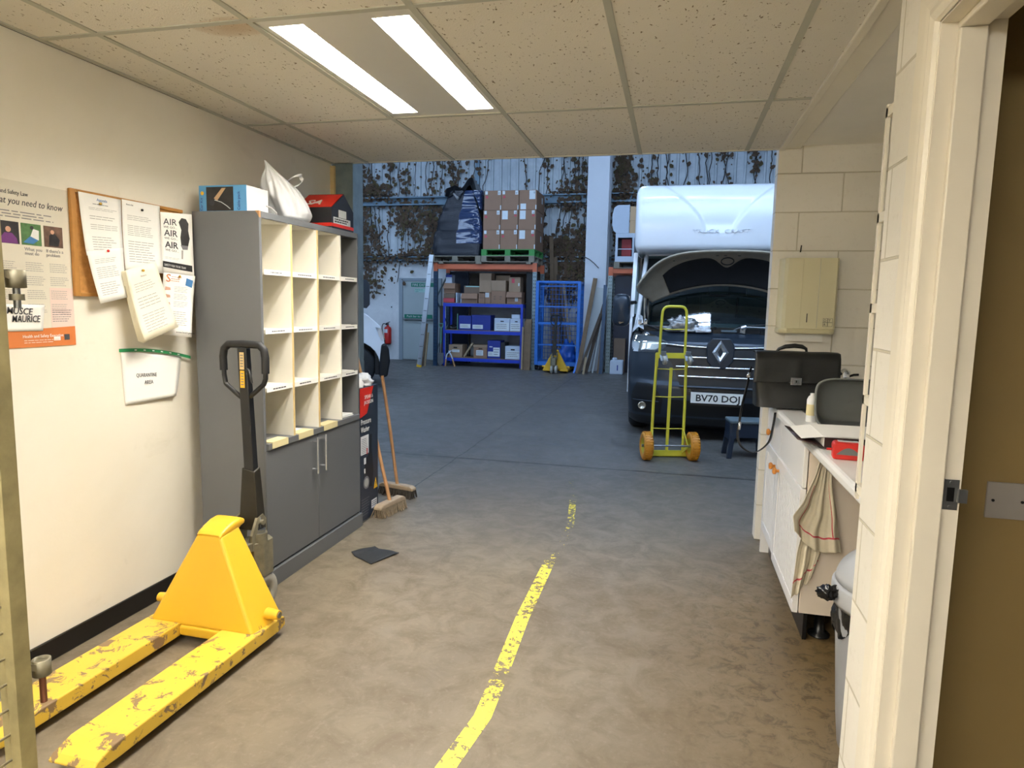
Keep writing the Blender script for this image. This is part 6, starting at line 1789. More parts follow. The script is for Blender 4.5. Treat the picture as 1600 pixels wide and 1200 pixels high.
m = MB('lamp_glass'); m.prism([(-4.60, 0.98), (-4.54, 0.80), (-4.60, 0.78), (-4.70, 1.0)], 1, 10.09, 10.14); part('headlight', m, t)
m = MB('van_black'); m.box((-5.46, 10.42, 0.22), (-4.52, 11.68, 0.80)); m.box((-8.75, 10.42, 0.22), (-7.85, 11.68, 0.80)); m.box((-4.70, 10.16, 0.22), (-4.55, 10.42, 0.70)); part('wheel_housing', m, t)
for x in (-5.03, -8.3):
    m = MB('rubber'); m.lathe([(0.19, -0.10), (0.30, -0.11), (0.345, -0.08), (0.35, 0.0), (0.345, 0.08), (0.30, 0.11), (0.19, 0.10)], (x, 10.27, 0.35), axis=1, n=40); m.lathe([(0.0, -0.06), (0.06, -0.06), (0.08, -0.03), (0.19, -0.085), (0.19, 0.08), (0.0, 0.08)], (x, 10.27, 0.35), axis=1, n=30, m='steel'); part('wheel', m, t)
m = MB('van_dark'); m.prism([(-5.10, 1.34), (-4.84, 1.30), (-4.79, 1.36), (-4.79, 1.68), (-4.84, 1.75), (-5.10, 1.76)], 1, 9.93, 10.05); m.tube([(-5.15, 10.13, 1.32), (-5.0, 10.0, 1.34)], 0.03, 8)
m.box((-5.06, 9.925, 1.48), (-4.93, 9.93, 1.62), 'stool_top'); m.box((-4.80, 9.95, 1.36), (-4.785, 10.03, 1.48), 'label_white')
part('wing_mirror', m, t, bevel=0.02, seg=3)

# ------------------------------------------------------------------ pallet rack on the far wall with its load
def rack(label, x0, x1, y0, y1, h, beams, name='pallet_rack'):
    t = thing(name, label, 'rack', ((x0 + x1) / 2, (y0 + y1) / 2, 0))
    for x in (x0, x1):
        for y in (y0, y1):
            m = MB('rack_blue' if x == x0 and x0 < -4 else 'galvanised')
            m.box((x - 0.045, y - 0.03, 0.008), (x - 0.039, y + 0.03, h)); m.box((x + 0.039, y - 0.03, 0.008), (x + 0.045, y + 0.03, h)); m.box((x - 0.039, y - 0.03, 0.008), (x + 0.039, y - 0.026, h))
            z = 0.12
            while z < h - 0.04:
                for q in (-0.018, 0.018): m.box((x + q - 0.007, y - 0.0312, z), (x + q + 0.007, y - 0.0298, z + 0.022), 'black_gloss')
                z += 0.075
            m.box((x - 0.07, y - 0.06, 0), (x + 0.07, y + 0.06, 0.008))
            part('upright', m, t)
        m = MB('galvanised')
        z = 0.3
        k = 0
        while z + 0.6 < h:
            a, b = (y0, y1) if k % 2 == 0 else (y1, y0)
            m.bar((x, a, z), (x, b, z + 0.6), 0.03, 0.02); z += 0.6; k += 1
        part('bracing', m, t)
    for z0, z1 in beams:
        for y in (y0, y1):
            m = MB('rack_orange'); m.box((x0 + 0.045, y - 0.025, z0), (x1 - 0.045, y + 0.025, z1)); m.box((x0 - 0.045, y - 0.035, z0 - 0.05), (x0 + 0.05, y - 0.03, z1 + 0.028)); m.box((x1 - 0.05, y - 0.035, z0 - 0.05), (x1 + 0.045, y - 0.03, z1 + 0.028))
            part('beam', m, t, label='orange beam')
    return t
rack('pallet rack with an orange beam over the blue shelving, against the far wall', -5.20, -2.94, 14.25, 15.1, 2.31, [(2.165, 2.275)])
rack('second pallet rack with an orange beam, half hidden behind the van', -1.32, 1.55, 14.25, 15.1, 2.2, [(2.10, 2.20)])

def make_pallet(label, x0, y0, z0, mt, group=None, w=1.18, d=1.0, name='pallet'):
    t = thing(name, label, 'pallet', (x0 + w / 2, y0 + d / 2, z0), 0, group)
    m = MB(mt)
    for k in range(3): m.box((x0, y0 + k * (d - 0.1) / 2, z0), (x0 + w, y0 + k * (d - 0.1) / 2 + 0.1, z0 + 0.018))
    part('bottom_boards', m, t, bevel=0.002)
    m = MB(mt)
    for i in range(3):
        for k in range(3): m.box((x0 + i * (w - 0.12) / 2, y0 + k * (d - 0.1) / 2, z0 + 0.018), (x0 + i * (w - 0.12) / 2 + 0.12, y0 + k * (d - 0.1) / 2 + 0.1, z0 + 0.105))
    part('blocks', m, t)
    m = MB(mt)
    for i in range(3): m.box((x0 + i * (w - 0.12) / 2, y0, z0 + 0.105), (x0 + i * (w - 0.12) / 2 + 0.12, y0 + d, z0 + 0.120))
    for k in range(7): m.box((x0, y0 + k * (d - 0.1) / 6, z0 + 0.120), (x0 + w, y0 + k * (d - 0.1) / 6 + 0.1, z0 + 0.137))
    part('top_boards', m, t, bevel=0.002)
    return t
make_pallet('grey wooden pallet under the black-wrapped load on the rack', -5.33, 14.18, 2.316, 'pallet_wood')
make_pallet('bare wooden pallet under the green pallet on the rack', -4.13, 14.16, 2.316, 'pallet_wood')
make_pallet('green painted pallet under the stacked brown cartons', -4.13, 14.17, 2.453, 'pallet_green')
m = MB('pallet_wood'); m.box((-4.25, 14.16, 2.2755), (-4.12, 15.2, 2.315)); solo('timber_spacer', 'short timber spacer between the rack beam and the two pallets', 'timber', m)
m = MB('pallet_wood')
m.box((-5.1, 14.16, 2.2755), (-5.0, 15.2, 2.3155)); solo('timber_spacer', 'timber spacer at the left end of the rack beam', 'timber', m)
m = MB('pallet_wood'); m.box((-3.12, 14.16, 2.2755), (-3.02, 15.2, 2.3155)); solo('timber_spacer', 'timber spacer at the right end of the rack beam', 'timber', m)

# stack of cartons
rows = ['bottom', 'middle', 'top']; cols = ['left', 'centre', 'right']
rr = random.Random(4)
for r in range(3):
    for c_ in range(3):
        for dpt in ((0, 1) if c_ == 2 else (0,)):
            x0 = -4.10 + 0.388 * c_ + (0.012 if r == 2 else 0) + rr.uniform(-.004, .004); y0 = 14.20 + dpt * 0.46; z0 = 2.591 + 0.415 * r
            lab = f'brown carton, {rows[r]} row {cols[c_]} of the stack on the green pallet' if not dpt else f'brown carton, {rows[r]} row, right rear corner of the stack on the green pallet'
            t = thing('carton', lab, 'box', (x0 + 0.19, y0 + 0.2, z0), 0, 'brown cartons stacked on the green pallet')
            m = MB('carton'); m.box((x0, y0, z0), (x0 + 0.378, y0 + 0.45, z0 + 0.412)); part('box_body', m, t, bevel=0.004)
            m = MB('label_white'); yb = y0 - 0.0012
            if not dpt:
                if (r, c_) in ((0, 2), (1, 1), (1, 2)):
                    m.box((x0 + 0.03, yb, z0 + 0.22), (x0 + 0.155, yb + 0.001, z0 + 0.40)); m.box((x0 + 0.29, yb, z0 + 0.33), (x0 + 0.35, yb + 0.001, z0 + 0.40)); m.box((x0 + 0.30, yb, z0 + 0.275), (x0 + 0.35, yb + 0.001, z0 + 0.315), 'label_pink')
                elif (r, c_) == (2, 2):
                    m.box((x0 + 0.22, yb, z0 + 0.22), (x0 + 0.35, yb + 0.001, z0 + 0.40)); m.box((x0 + 0.03, yb, z0 + 0.01), (x0 + 0.15, yb + 0.001, z0 + 0.13))
                else:
                    m.box((x0 + 0.02, yb, z0 + 0.33), (x0 + 0.075, yb + 0.001, z0 + 0.40)); m.box((x0 + 0.30, yb, z0 + 0.32), (x0 + 0.365, yb + 0.001, z0 + 0.405)); m.cyl((x0 + 0.06, yb, z0 + 0.275), (x0 + 0.06, yb + 0.001, z0 + 0.275), 0.028, n=12, m='label_pink')
                m.box((x0 + 0.355, yb, z0 + 0.01), (x0 + 0.378, yb + 0.001, z0 + 0.10))
                for q in (0.337, 0.352, 0.366): m.box((x0 + 0.31, yb - 0.0004, z0 + q), (x0 + 0.345, yb, z0 + q + 0.005), 'ink')
            else:
                m.box((x0 + 0.3792, y0 + 0.1, z0 + 0.2), (x0 + 0.38, y0 + 0.22, z0 + 0.33))
            part('labels', m, t)

# black-wrapped pallet load
t = thing('wrapped_load', 'tall black load wrapped in shiny stretch film on the left pallet', 'load', (-4.7, 14.65, 2.453))
LB = [(2.455, -5.28, -4.15), (2.7, -5.29, -4.15), (2.98, -5.27, -4.15), (3.0, -5.21, -4.15), (3.3, -5.17, -4.15), (3.5, -5.05, -4.15), (3.7, -4.97, -4.15), (3.85, -4.90, -4.15)]
def wrapf(u, v):
    k = v * (len(LB) - 1); i = min(int(k), len(LB) - 2); q = k - i
    z, xl, xr = [LB[i][j] * (1 - q) + LB[i + 1][j] * q for j in range(3)]
    a = 2 * pi * u; c, s_ = cos(a), sin(a)
    x = (xl + xr) / 2 + (xr - xl) / 2 * (abs(c) ** 0.22) * (1 if c > 0 else -1)
    y = 14.66 + 0.45 * (abs(s_) ** 0.22) * (1 if s_ > 0 else -1)
    d = 0.03 * noise.noise(Vector((x * 3, y * 3, z * 7))) + 0.015 * noise.noise(Vector((x * 8, y * 8, z * 22)))
    return (x + d * c, y + d * s_, z)
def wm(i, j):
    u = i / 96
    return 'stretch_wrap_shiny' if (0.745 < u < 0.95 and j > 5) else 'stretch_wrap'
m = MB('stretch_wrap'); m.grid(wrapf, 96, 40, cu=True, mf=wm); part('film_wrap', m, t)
m = MB('black_plastic')
def capf(u, v):
    # loose black sheet thrown over the top, peaked to the right
    x = -4.98 + 0.86 * u; y = 14.19 + 0.95 * v
    pk = 0.34 * math.exp(-((x + 4.42) / 0.16) ** 2) + 0.14 * math.exp(-((x + 4.85) / 0.2) ** 2)
    z = 3.82 + pk * (1 - 0.5 * v) + 0.05 * noise.noise(Vector((x * 6, y * 4, 0)))
    if u > 0.7: z -= (u - 0.7) * 1.5
    if v < 0.08: z = z - 0.18 - 0.16 * abs(noise.noise(Vector((x * 5, 3, 0)))); y = 14.185
    return (x, y, z)
m.grid(capf, 40, 24); part('top_sheet', m, t, solid=0.004)

# ------------------------------------------------------------------ blue shelving with its boxes
t = thing('shelving_unit', 'bright blue three-tier boltless shelving standing inside the rack', 'shelving', (-4.14, 14.65, 0))
sx0, sx1, sy0, sy1 = -5.05, -3.21, 14.33, 14.83
for x in (sx0, sx1):
    for y in (sy0, sy1):
        s = 1 if x == sx0 else -1
        m = MB('shelf_blue'); m.box((x, y - 0.004, 0), (x + s * 0.05, y, 1.42)) if s > 0 else m.box((x - 0.05, y - 0.004, 0), (x, y, 1.42))
        m.box((x, y, 0), (x + 0.004, y + 0.04, 1.42)) if s > 0 else m.box((x - 0.004, y, 0), (x, y + 0.04, 1.42))
        part('leg', m, t)
SHZ = [0.20, 0.82, 1.425]
for z in SHZ:
    m = MB('shelf_blue')
    for y in (sy0, sy1 - 0.01): m.box((sx0 + 0.05, y - 0.006, z - 0.085), (sx1 - 0.05, y, z - 0.012))
    m.box((sx0 + 0.005, sy0, z - 0.085), (sx0 + 0.01, sy1, z - 0.012)); m.box((sx1 - 0.01, sy0, z - 0.085), (sx1 - 0.005, sy1, z - 0.012))
    m.box((sx0 + 0.01, sy0, z - 0.012), (sx1 - 0.01, sy1, z), 'chipboard')
    part('shelf', m, t)

def carton(name, label, x0, x1, z0, z1, mt, y0=14.36, d=0.38, decals=(), flap=None, lid=None, slot=False, cat='box', group='boxes on the blue shelving'):
    t = thing(name, label, cat, ((x0 + x1) / 2, y0 + d / 2, z0), 0, group)
    m = MB(mt); zt = z1 if not lid else z1 - 0.002
    m.box((x0, y0, z0), (x1, y0 + d, zt))
    if slot: xm = (x0 + x1) / 2; m.box((xm - 0.045, y0 - 0.001, z1 - 0.085), (xm + 0.045, y0 + 0.001, z1 - 0.055), 'black_gloss')
    part('box_body', m, t, bevel=0.004)
    if decals:
        m = MB('label_white')
        for a, b, c_, e, q in decals: m.box((x0 + (x1 - x0) * a, y0 - 0.0016, z0 + (z1 - z0) * b), (x0 + (x1 - x0) * c_, y0 - 0.0002, z0 + (z1 - z0) * e), q)
        for a, b, c_, e, q in decals:
            if q == 'label_white': m.lines((x0 + (x1 - x0) * (a + 0.04), y0 - 0.0018, z0 + (z1 - z0) * (b + 0.05)), (1, 0, 0), (0, 0, 1), (x1 - x0) * (c_ - a - 0.08), (z1 - z0) * (e - b - 0.1), 3, 'ink_mid')
        part('label', m, t)
    if flap:
        m = MB(mt)
        if 'f' in flap: m.quad((x0, y0, z1), (x1, y0, z1), (x1 + 0.01, y0 - 0.05, z1 - 0.12), (x0 - 0.01, y0 - 0.05, z1 - 0.12))
        if 'u' in flap: m.quad((x0, y0 + d, z1), (x1, y0 + d, z1), (x1, y0 + d + 0.02, z1 + 0.13), (x0, y0 + d + 0.02, z1 + 0.13))
        part('flap', m, t, solid=0.004)
    if lid:
        m = MB(lid); m.box((x0 - 0.006, y0 - 0.006, z1 - 0.05), (x1 + 0.006, y0 + d + 0.006, z1 + 0.003)); part('lid', m, t, bevel=0.003)
    return t
T = SHZ[2] + 0.0015
W_ = 'label_white'
carton('document_tray', 'pink and dark flat stack at the left end of the top blue shelf', -5.10 + 0.04, -4.80, T, T + 0.10, 'plywood_red', decals=[(0, 0.1, 1, 0.9, 'label_pink')])
carton('shoe_carton', 'shallow open box resting on the pink stack', -5.05, -4.79, T + 0.101, T + 0.20, 'carton_dark')
carton('open_carton', 'brown box with an open front flap, leftmost on the top blue shelf', -5.045, -4.78, T + 0.204, T + 0.43, 'carton', flap='f')
carton('white_tub', 'white and blue tub on top of the leftmost brown box', -5.02, -4.87, T + 0.434, T + 0.62, 'archive_white', y0=14.4, d=0.2, decals=[(0, 0.7, 1, 1.0, 'archive_blue')])
carton('upright_folder', 'white upright folder on the top shelf between brown boxes', -4.765, -4.735, T, T + 0.22, 'archive_white')
carton('upright_folder', 'thin white board at the left side of the wide flapped box', -4.655, -4.632, T, T + 0.2, 'archive_white')
carton('open_carton', 'wide brown box with a drooping flap, second on the top shelf', -4.625, -4.26, T, T + 0.21, 'carton', flap='f')
carton('plastic_tray', 'dark tray with a pale blue rim lying on the wide flapped box', -4.60, -4.24, T + 0.214, T + 0.38, 'carton_dark', y0=14.45, d=0.3, decals=[(0.1, 0.85, 1, 0.98, 'sign_pale')])
carton('small_carton', 'small brown box right of the wide flapped box', -4.235, -4.09, T, T + 0.22, 'carton', decals=[(0.0, 0.5, 1, 0.56, 'carton_dark')])
carton('small_carton', 'small brown box with silver tape, centre of the top shelf', -4.08, -3.955, T, T + 0.24, 'carton', decals=[(0.0, 0.55, 0.7, 0.95, 'label_white')])
carton('tall_carton', 'tall upright brown carton standing on the two small boxes', -4.23, -3.955, T + 0.243, T + 0.66, 'carton_light', y0=14.4, d=0.3)
carton('plain_carton', 'brown box with faint print, fourth from the right end below an open one', -3.945, -3.615, T, T + 0.27, 'carton', decals=[(0.2, 0.5, 0.3, 0.6, 'carton_dark'), (0.6, 0.5, 0.75, 0.6, 'carton_dark'), (0.2, 0.3, 0.3, 0.4, 'carton_dark'), (0.6, 0.3, 0.7, 0.4, 'carton_dark')])
carton('plain_carton', 'brown open box stacked upon the box with faint print', -3.945, -3.615, T + 0.273, T + 0.50, 'carton_light', flap='u')
carton('taped_carton', 'brown box with silver tape at the right end of the top shelf', -3.585, -3.25, T, T + 0.255, 'carton', flap='f', decals=[(0.55, 0.2, 0.75, 0.55, 'label_white')])
carton('stickered_carton', 'upright brown box with a round red sticker, on the right end box', -3.55, -3.29, T + 0.258, T + 0.58, 'carton_light', y0=14.38, d=0.3, decals=[(0.25, 0.6, 0.5, 0.9, 'label_pink'), (0.82, 0.4, 0.92, 0.6, W_)])
S2 = SHZ[1] + 0.0015
carton('archive_box', 'dark blue archive box with white label, left one on the middle shelf', -4.69, -4.40, S2, S2 + 0.32, 'archive_blue', decals=[(0.1, 0.12, 0.95, 0.42, W_)])
carton('archive_box', 'dark blue archive box with white label, right one on the middle shelf', -4.385, -3.95, S2, S2 + 0.34, 'archive_blue', decals=[(0.05, 0.1, 0.6, 0.36, W_)])
carton('archive_box', 'white archive box with lid, left of the pair on the middle shelf', -3.86, -3.51, S2, S2 + 0.28, 'archive_white', slot=False, decals=[(0.1, 0.1, 0.95, 0.65, W_), (0.4, 0.72, 0.62, 0.8, 'black_gloss')])
carton('archive_box', 'white archive box, right end of the middle shelf under a black one', -3.50, -3.225, S2, S2 + 0.28, 'archive_white', decals=[(0.05, 0.1, 0.95, 0.65, W_), (0.4, 0.72, 0.62, 0.8, 'black_gloss')])
carton('small_archive_box', 'small box with black lid standing on the right white archive box', -3.48, -3.29, S2 + 0.283, S2 + 0.42, 'archive_white', y0=14.4, d=0.25, lid='black_card')
m = MB('tool_green'); m.box((-4.725, 14.35, S2), (-4.71, 14.37, S2 + 0.36)); solo('green_stake', 'thin green stake upright at the left of the middle shelf', 'stake', m)
cloth_lump('tool_heap', 'dark heap of small tools at the left end of the middle shelf', 'tools', (-4.86, 14.5, S2 + 0.01), 0.10, 'black_plastic', 5, (1.1, 1, 0.5), 0.6, 30)
S3 = SHZ[0] + 0.0015
carton('archive_box', 'brown archive box with hand slot and label, left end of the bottom shelf', -4.92, -4.60, S3, S3 + 0.28, 'carton_light', decals=[(0.25, 0.4, 0.8, 0.6, W_), (0.35, 0.72, 0.62, 0.82, 'black_gloss')])
carton('archive_box', 'brown archive box with lid and square label, centre of the bottom shelf', -4.335, -4.02, S3, S3 + 0.29, 'carton', lid='carton_light', decals=[(0.2, 0.2, 0.72, 0.6, W_), (0.38, 0.68, 0.65, 0.76, 'black_gloss')])
carton('archive_box', 'tall blue archive box with stepped white labels, on the bottom shelf', -4.01, -3.71, S3, S3 + 0.40, 'archive_blue', decals=[(0.05, 0.12, 0.45, 0.38, W_), (0.45, 0.12, 0.95, 0.62, W_), (0.15, 0.62, 0.38, 0.68, 'label_white')])
carton('archive_box', 'white archive box with hand slot, right end of the bottom shelf', -3.60, -3.235, S3, S3 + 0.29, 'archive_white', decals=[(0.08, 0.1, 0.95, 0.62, W_), (0.35, 0.68, 0.6, 0.78, 'black_gloss')])
carton('dark_box', 'dark box standing between the blue and the white archive box', -3.70, -3.61, S3, S3 + 0.36, 'black_card')
m = MB('timber_pale'); m.bar((-4.57, 14.40, S3 + 0.01), (-4.37, 14.42, S3 + 0.33), 0.06, 0.04); solo('timber_offcut', 'short timber offcut leaning on the bottom blue shelf', 'timber', m)
t = thing('hand_loppers', 'pale long-handled loppers standing open before the bottom blue shelf', 'tool', (-4.84, 14.22, 0))
m = MB('broom_wood'); m.tube([(-4.95, 14.22, 0.0), (-4.945, 14.24, 0.16)], 0.018, 8); m.tube([(-4.73, 14.22, 0.0), (-4.79, 14.24, 0.17)], 0.018, 8); part('handles', m, t)
m = MB('archive_white'); m.tube([(-4.945, 14.24, 0.16), (-4.93, 14.27, 0.27), (-4.84, 14.3, 0.35)], 0.014, 8); m.tube([(-4.79, 14.24, 0.17), (-4.83, 14.27, 0.24), (-4.90, 14.3, 0.34)], 0.014, 8); part('blades', m, t)
t = thing('hand_spade', 'green-handled spade leaning at the left leg of the blue shelving', 'spade', (-5.08, 14.2, 0))
m = MB('tool_green'); m.tube([(-5.055, 14.2, 0.50), (-5.055, 14.21, 0.84)], 0.02, 10); m.tube([(-5.055, 14.21, 0.84), (-5.095, 14.21, 0.90), (-5.10, 14.21, 0.955), (-5.01, 14.21, 0.955), (-5.015, 14.21, 0.90), (-5.055, 14.21, 0.84)], 0.013, 8); part('grip', m, t)
m = MB('steel'); m.tube([(-5.055, 14.2, 0.5), (-5.055, 14.19, 0.28)], 0.015, 8); m.prism([(-5.13, 0.3), (-4.98, 0.3), (-4.985, 0.08), (-5.055, 0.0), (-5.125, 0.08)], 1, 14.183, 14.189); part('blade', m, t)
# dark boards closing the back of the rack bay
m = MB('dark_blue_sheet'); m.bar((-5.35, 15.24, 0), (-5.35 + 0.0, 15.3, 2.2), 0.05, 0.9) if False else m.box((-5.17, 15.16, 0), (-4.72, 15.19, 2.15)); solo('leaning_board', 'dark board upright behind the left end of the blue shelving', 'board', m)
m = MB('timber_dark'); m.box((-4.70, 15.17, 1.45), (-3.0, 15.20, 2.12)); m.box((-4.70, 15.17, 0), (-4.66, 15.20, 1.45)); m.box((-3.04, 15.17, 0), (-3.0, 15.20, 1.45)); solo('back_board', 'dark board frame behind the boxes of the top blue shelf', 'board', m)
m = MB('black_card'); m.box((-3.19, 14.55, 0), (-3.03, 15.0, 2.12)); solo('dark_sheet_stack', 'black sheet material upright between blue shelving and rack post', 'board', m)

# aluminium ladder seen edge on
t = thing('ladder', 'aluminium extension ladder leaning against the rack beside the fire exit', 'ladder', (-5.47, 13.95, 0))
LADX = {13.75: 0.0, 14.14: -0.150}
LA0, LB0 = Vector((-5.40, 0, 0.0)), Vector((-5.12, 0, 2.44))
for y in (13.75, 14.14):
    LA = LA0 + Vector((LADX[y], 0, 0)); LB_ = LB0 + Vector((LADX[y], 0, 0))
    m = MB('aluminium'); m.bar((LA.x, y, LA.z), (LB_.x, y, LB_.z), 0.10, 0.025, up=(0, 1, 0))
    m.bar((LA.x - 0.001, y, 0), (LA.x + 0.006, y, 0.05), 0.11, 0.03, 'yellow_label', up=(0, 1, 0))
    for k in range(9):
        p = LA.lerp(LB_, 0.08 + k * 0.107)
        for q in (-0.025, 0, 0.025): m.cyl((p.x + q, y - 0.0145, p.z), (p.x + q, y - 0.012, p.z), 0.009, n=8, m='black_gloss')
    part('stile', m, t)
m = MB('aluminium')
for k in range(9):
    p = LA0.lerp(LB0, 0.08 + k * 0.107); m.cyl((p.x, 13.76, p.z), (p.x - 0.15, 14.13, p.z), 0.015, n=8)
part('rungs', m, t)

def plank(label, a, b, w, th, mt, name='timber_plank', group='timber leaning along the far wall', up=(0, 1, 0)):
    m = MB(mt); m.bar(a, b, w, th, up=up)
    m.v = [(p[0], p[1], max(p[2], 0.0)) for p in m.v]
    return solo(name, label, 'timber', m, group=group)
plank('thin timber leaning between the ladder and the rack post', (-5.44, 14.05, 0), (-5.36, 14.12, 0.95), 0.05, 0.03, 'timber')
plank('short pale timber at the foot of the ladder', (-5.36, 14.0, 0), (-5.33, 14.12, 0.75), 0.04, 0.03, 'timber_pale')
plank('brown board upright just left of the blue shelving', (-5.13, 14.45, 0), (-5.12, 14.45, 1.35), 0.09, 0.03, 'timber_dark')
plank('narrow pale board right beside the blue shelving right leg', (-3.17, 14.16, 0), (-3.165, 14.2, 0.93), 0.035, 0.05, 'timber_pale')
plank('narrow brown board, second from the blue shelving right leg', (-3.115, 14.14, 0), (-3.11, 14.2, 1.06), 0.045, 0.05, 'timber')
plank('wide brown board upright before the right rack post', (-3.03, 14.08, 0), (-3.03, 14.17, 1.10), 0.12, 0.07, 'timber')
for k, (xa, xb, zt, mt, lab) in enumerate(((-2.62, -2.78, 2.95, 'timber', 'tallest brown plank leaning behind the blue roll cage'), (-2.50, -2.66, 2.5, 'timber', 'second tallest brown plank behind the blue roll cage'), (-2.36, -2.58, 2.1, 'timber_dark', 'dark plank behind the middle of the blue roll cage'), (-2.24, -2.52, 2.0, 'timber', 'brown plank behind the right half of the blue roll cage'), (-2.12, -2.44, 1.95, 'timber_pale', 'pale plank leaning rightmost behind the blue roll cage'))):
    plank(lab, (xa, 14.82 + 0.055 * (4 - k), 0), (xb, 14.99 + 0.055 * (4 - k), zt), 0.09 - 0.008 * k, 0.03, mt)

# blue roll cage
t = thing('roll_cage', 'bright blue steel roll cage right of the pallet rack', 'roll cage', (-2.38, 14.42, 0))
cx0, cx1, cy0, cy1 = -2.85, -1.95, 14.12, 14.72
m = MB('cage_blue')
for x in (cx0, cx1):
    for y in (cy0, cy1): m.box((x - 0.035, y - 0.025, 0.12), (x + 0.035, y + 0.025, 1.92))
    m.box((x - 0.03, cy0, 1.87), (x + 0.03, cy1, 1.92))
m.box((cx0, cy0 - 0.02, 1.885), (cx1, cy0 + 0.02, 1.925)); m.box((cx0, cy1 - 0.02, 1.885), (cx1, cy1 + 0.02, 1.925)); m.box((cx0 + 0.06, cy0 - 0.01, 1.80), (cx1 - 0.05, cy0 + 0.01, 1.82))
part('frame', m, t, bevel=0.006)
m = MB('cage_blue')
for z in (0.55, 1.0, 1.37): m.box((cx0, cy0 - 0.012, z), (cx1, cy0 + 0.012, z + (0.05 if z == 1.0 else 0.025)))
part('front_bars', m, t)
m = MB('cage_blue'); m.box((cx0, cy0, 0.12), (cx1, cy1, 0.20)); part('deck', m, t)
m = MB('cage_blue')
for k in range(12):
    x = cx0 + 0.07 + k * 0.075; m.cyl((x, cy1, 0.2), (x, cy1, 1.9), 0.005, n=5)
for k in range(17): m.cyl((cx0, cy1, 0.25 + k * 0.1), (cx1, cy1, 0.25 + k * 0.1), 0.005, n=5)
for x in (cx0, cx1):
    for k in range(8): m.cyl((x, cy0 + 0.07 + k * 0.075, 0.2), (x, cy0 + 0.07 + k * 0.075, 1.9), 0.005, n=5)
    for k in range(17): m.cyl((x, cy0, 0.25 + k * 0.1), (x, cy1, 0.25 + k * 0.1), 0.005, n=5)
part('mesh_sides', m, t)
for x in (cx0 + 0.06, cx1 - 0.06):
    for y in (cy0 + 0.07, cy1 - 0.07):
        m = MB('rubber'); m.cyl((x - 0.016, y, 0.05), (x + 0.016, y, 0.05), 0.05, n=16); m.box((x - 0.02, y - 0.03, 0.1), (x + 0.02, y + 0.03, 0.12), 'steel'); part('castor', m, t)
cloth_lump('blue_bag', 'bundle of blue plastic sheeting inside the blue roll cage', 'bag', (-2.2, 14.42, 0.202), 0.20, 'sheet_blue', 12, (0.95, 0.8, 1.3), 0.4, 40)

# sheets and planks by the column
m = MB('board_white'); m.bar((-1.79, 14.30, 0.0), (-1.53, 14.46, 1.80), 0.21, 0.018, up=(0, 1, 0)); m.v = [(p[0], p[1], max(p[2], 0)) for p in m.v]
solo('leaning_sheet', 'long white panel leaning slantwise against the hall column', 'panel', m)
plank('brown plank leaning just left of the long white panel', (-1.90, 13.86, 0), (-1.66, 14.44, 2.0), 0.09, 0.03, 'timber')
plank('dark plank crossing in front of the white panel foot', (-1.86, 13.78, 0), (-1.47, 14.02, 1.25), 0.06, 0.03, 'timber_dark')
plank('pale thin strip right of the white panel', (-1.62, 14.12, 0), (-1.36, 14.46, 1.98), 0.035, 0.03, 'board_white')
plank('dark brown plank between the white panel and the pale strip', (-1.74, 13.93, 0), (-1.42, 14.1, 1.45), 0.07, 0.03, 'timber_dark')
plank('brown batten second from the right of the leaning timber', (-1.50, 14.06, 0), (-1.43, 14.32, 1.3), 0.04, 0.03, 'timber')
plank('dark blue steel length standing at the second rack post', (-1.43, 13.96, 0), (-1.405, 14.1, 1.85), 0.07, 0.04, 'rack_blue')
plank('short blue steel length at the corner of the blue roll cage', (-1.98, 13.86, 0), (-1.88, 14.0, 0.42), 0.04, 0.03, 'cage_blue')
plank('brown offcut on the floor end of the leaning timber', (-1.76, 13.70, 0.0), (-1.72, 13.80, 0.35), 0.045, 0.03, 'timber_pale')

# things on and in the second rack
make_pallet('wooden pallet on the second rack behind the van', -1.26, 14.2, 2.201, 'pallet_wood', w=1.2)
t = thing('glazed_cabinet', 'white cabinet with a divided glass front on the second rack', 'cabinet', (-0.7, 14.6, 2.339))
m = MB('archive_white')
x0, x1, z0, z1 = -1.25, -0.25, 2.345, 2.93
m.box((x0, 14.3, z0), (x1, 14.36, z0 + 0.11)); m.box((x0, 14.3, z1 - 0.09), (x1, 14.36, z1)); m.box((x0, 14.3, z0 + 0.11), (x0 + 0.05, 14.36, z1 - 0.09)); m.box((x1 - 0.05, 14.3, z0 + 0.11), (x1, 14.36, z1 - 0.09)); m.box((-0.90, 14.3, z0 + 0.11), (-0.86, 14.36, z1 - 0.09)); m.box((x0 + 0.05, 14.32, 2.60), (-0.90, 14.34, 2.615))
part('frame', m, t)
m = MB('dark_blue_sheet'); m.box((x0, 14.36, z0), (x0 + 0.01, 14.8, z1)); m.box((x1 - 0.01, 14.36, z0), (x1, 14.8, z1)); m.box((x0, 14.79, z0), (x1, 14.8, z1), 'grey_board'); m.box((x0 + 0.01, 14.36, z0), (x1 - 0.01, 14.79, z0 + 0.01)); m.box((x0 + 0.01, 14.36, z1 - 0.01), (x1 - 0.01, 14.79, z1), 'archive_white'); part('case', m, t)
m = MB('plywood_red'); m.box((-1.13, 14.45, 2.46), (-0.93, 14.65, 2.82)); solo('red_tin', 'red container behind the glass of the white cabinet', 'container', m)
m = MB('archive_white')
m.prism([(-0.98, 2.932), (-1.24, 2.932), (-1.30, 2.98), (-1.335, 3.1), (-1.335, 3.32), (-1.30, 3.46), (-1.22, 3.51), (-0.98, 3.51)], 1, 14.32, 14.36); solo('rounded_sheet', 'white panel with rounded left corners on top of the glazed cabinet', 'panel', m, bevel=0.01)
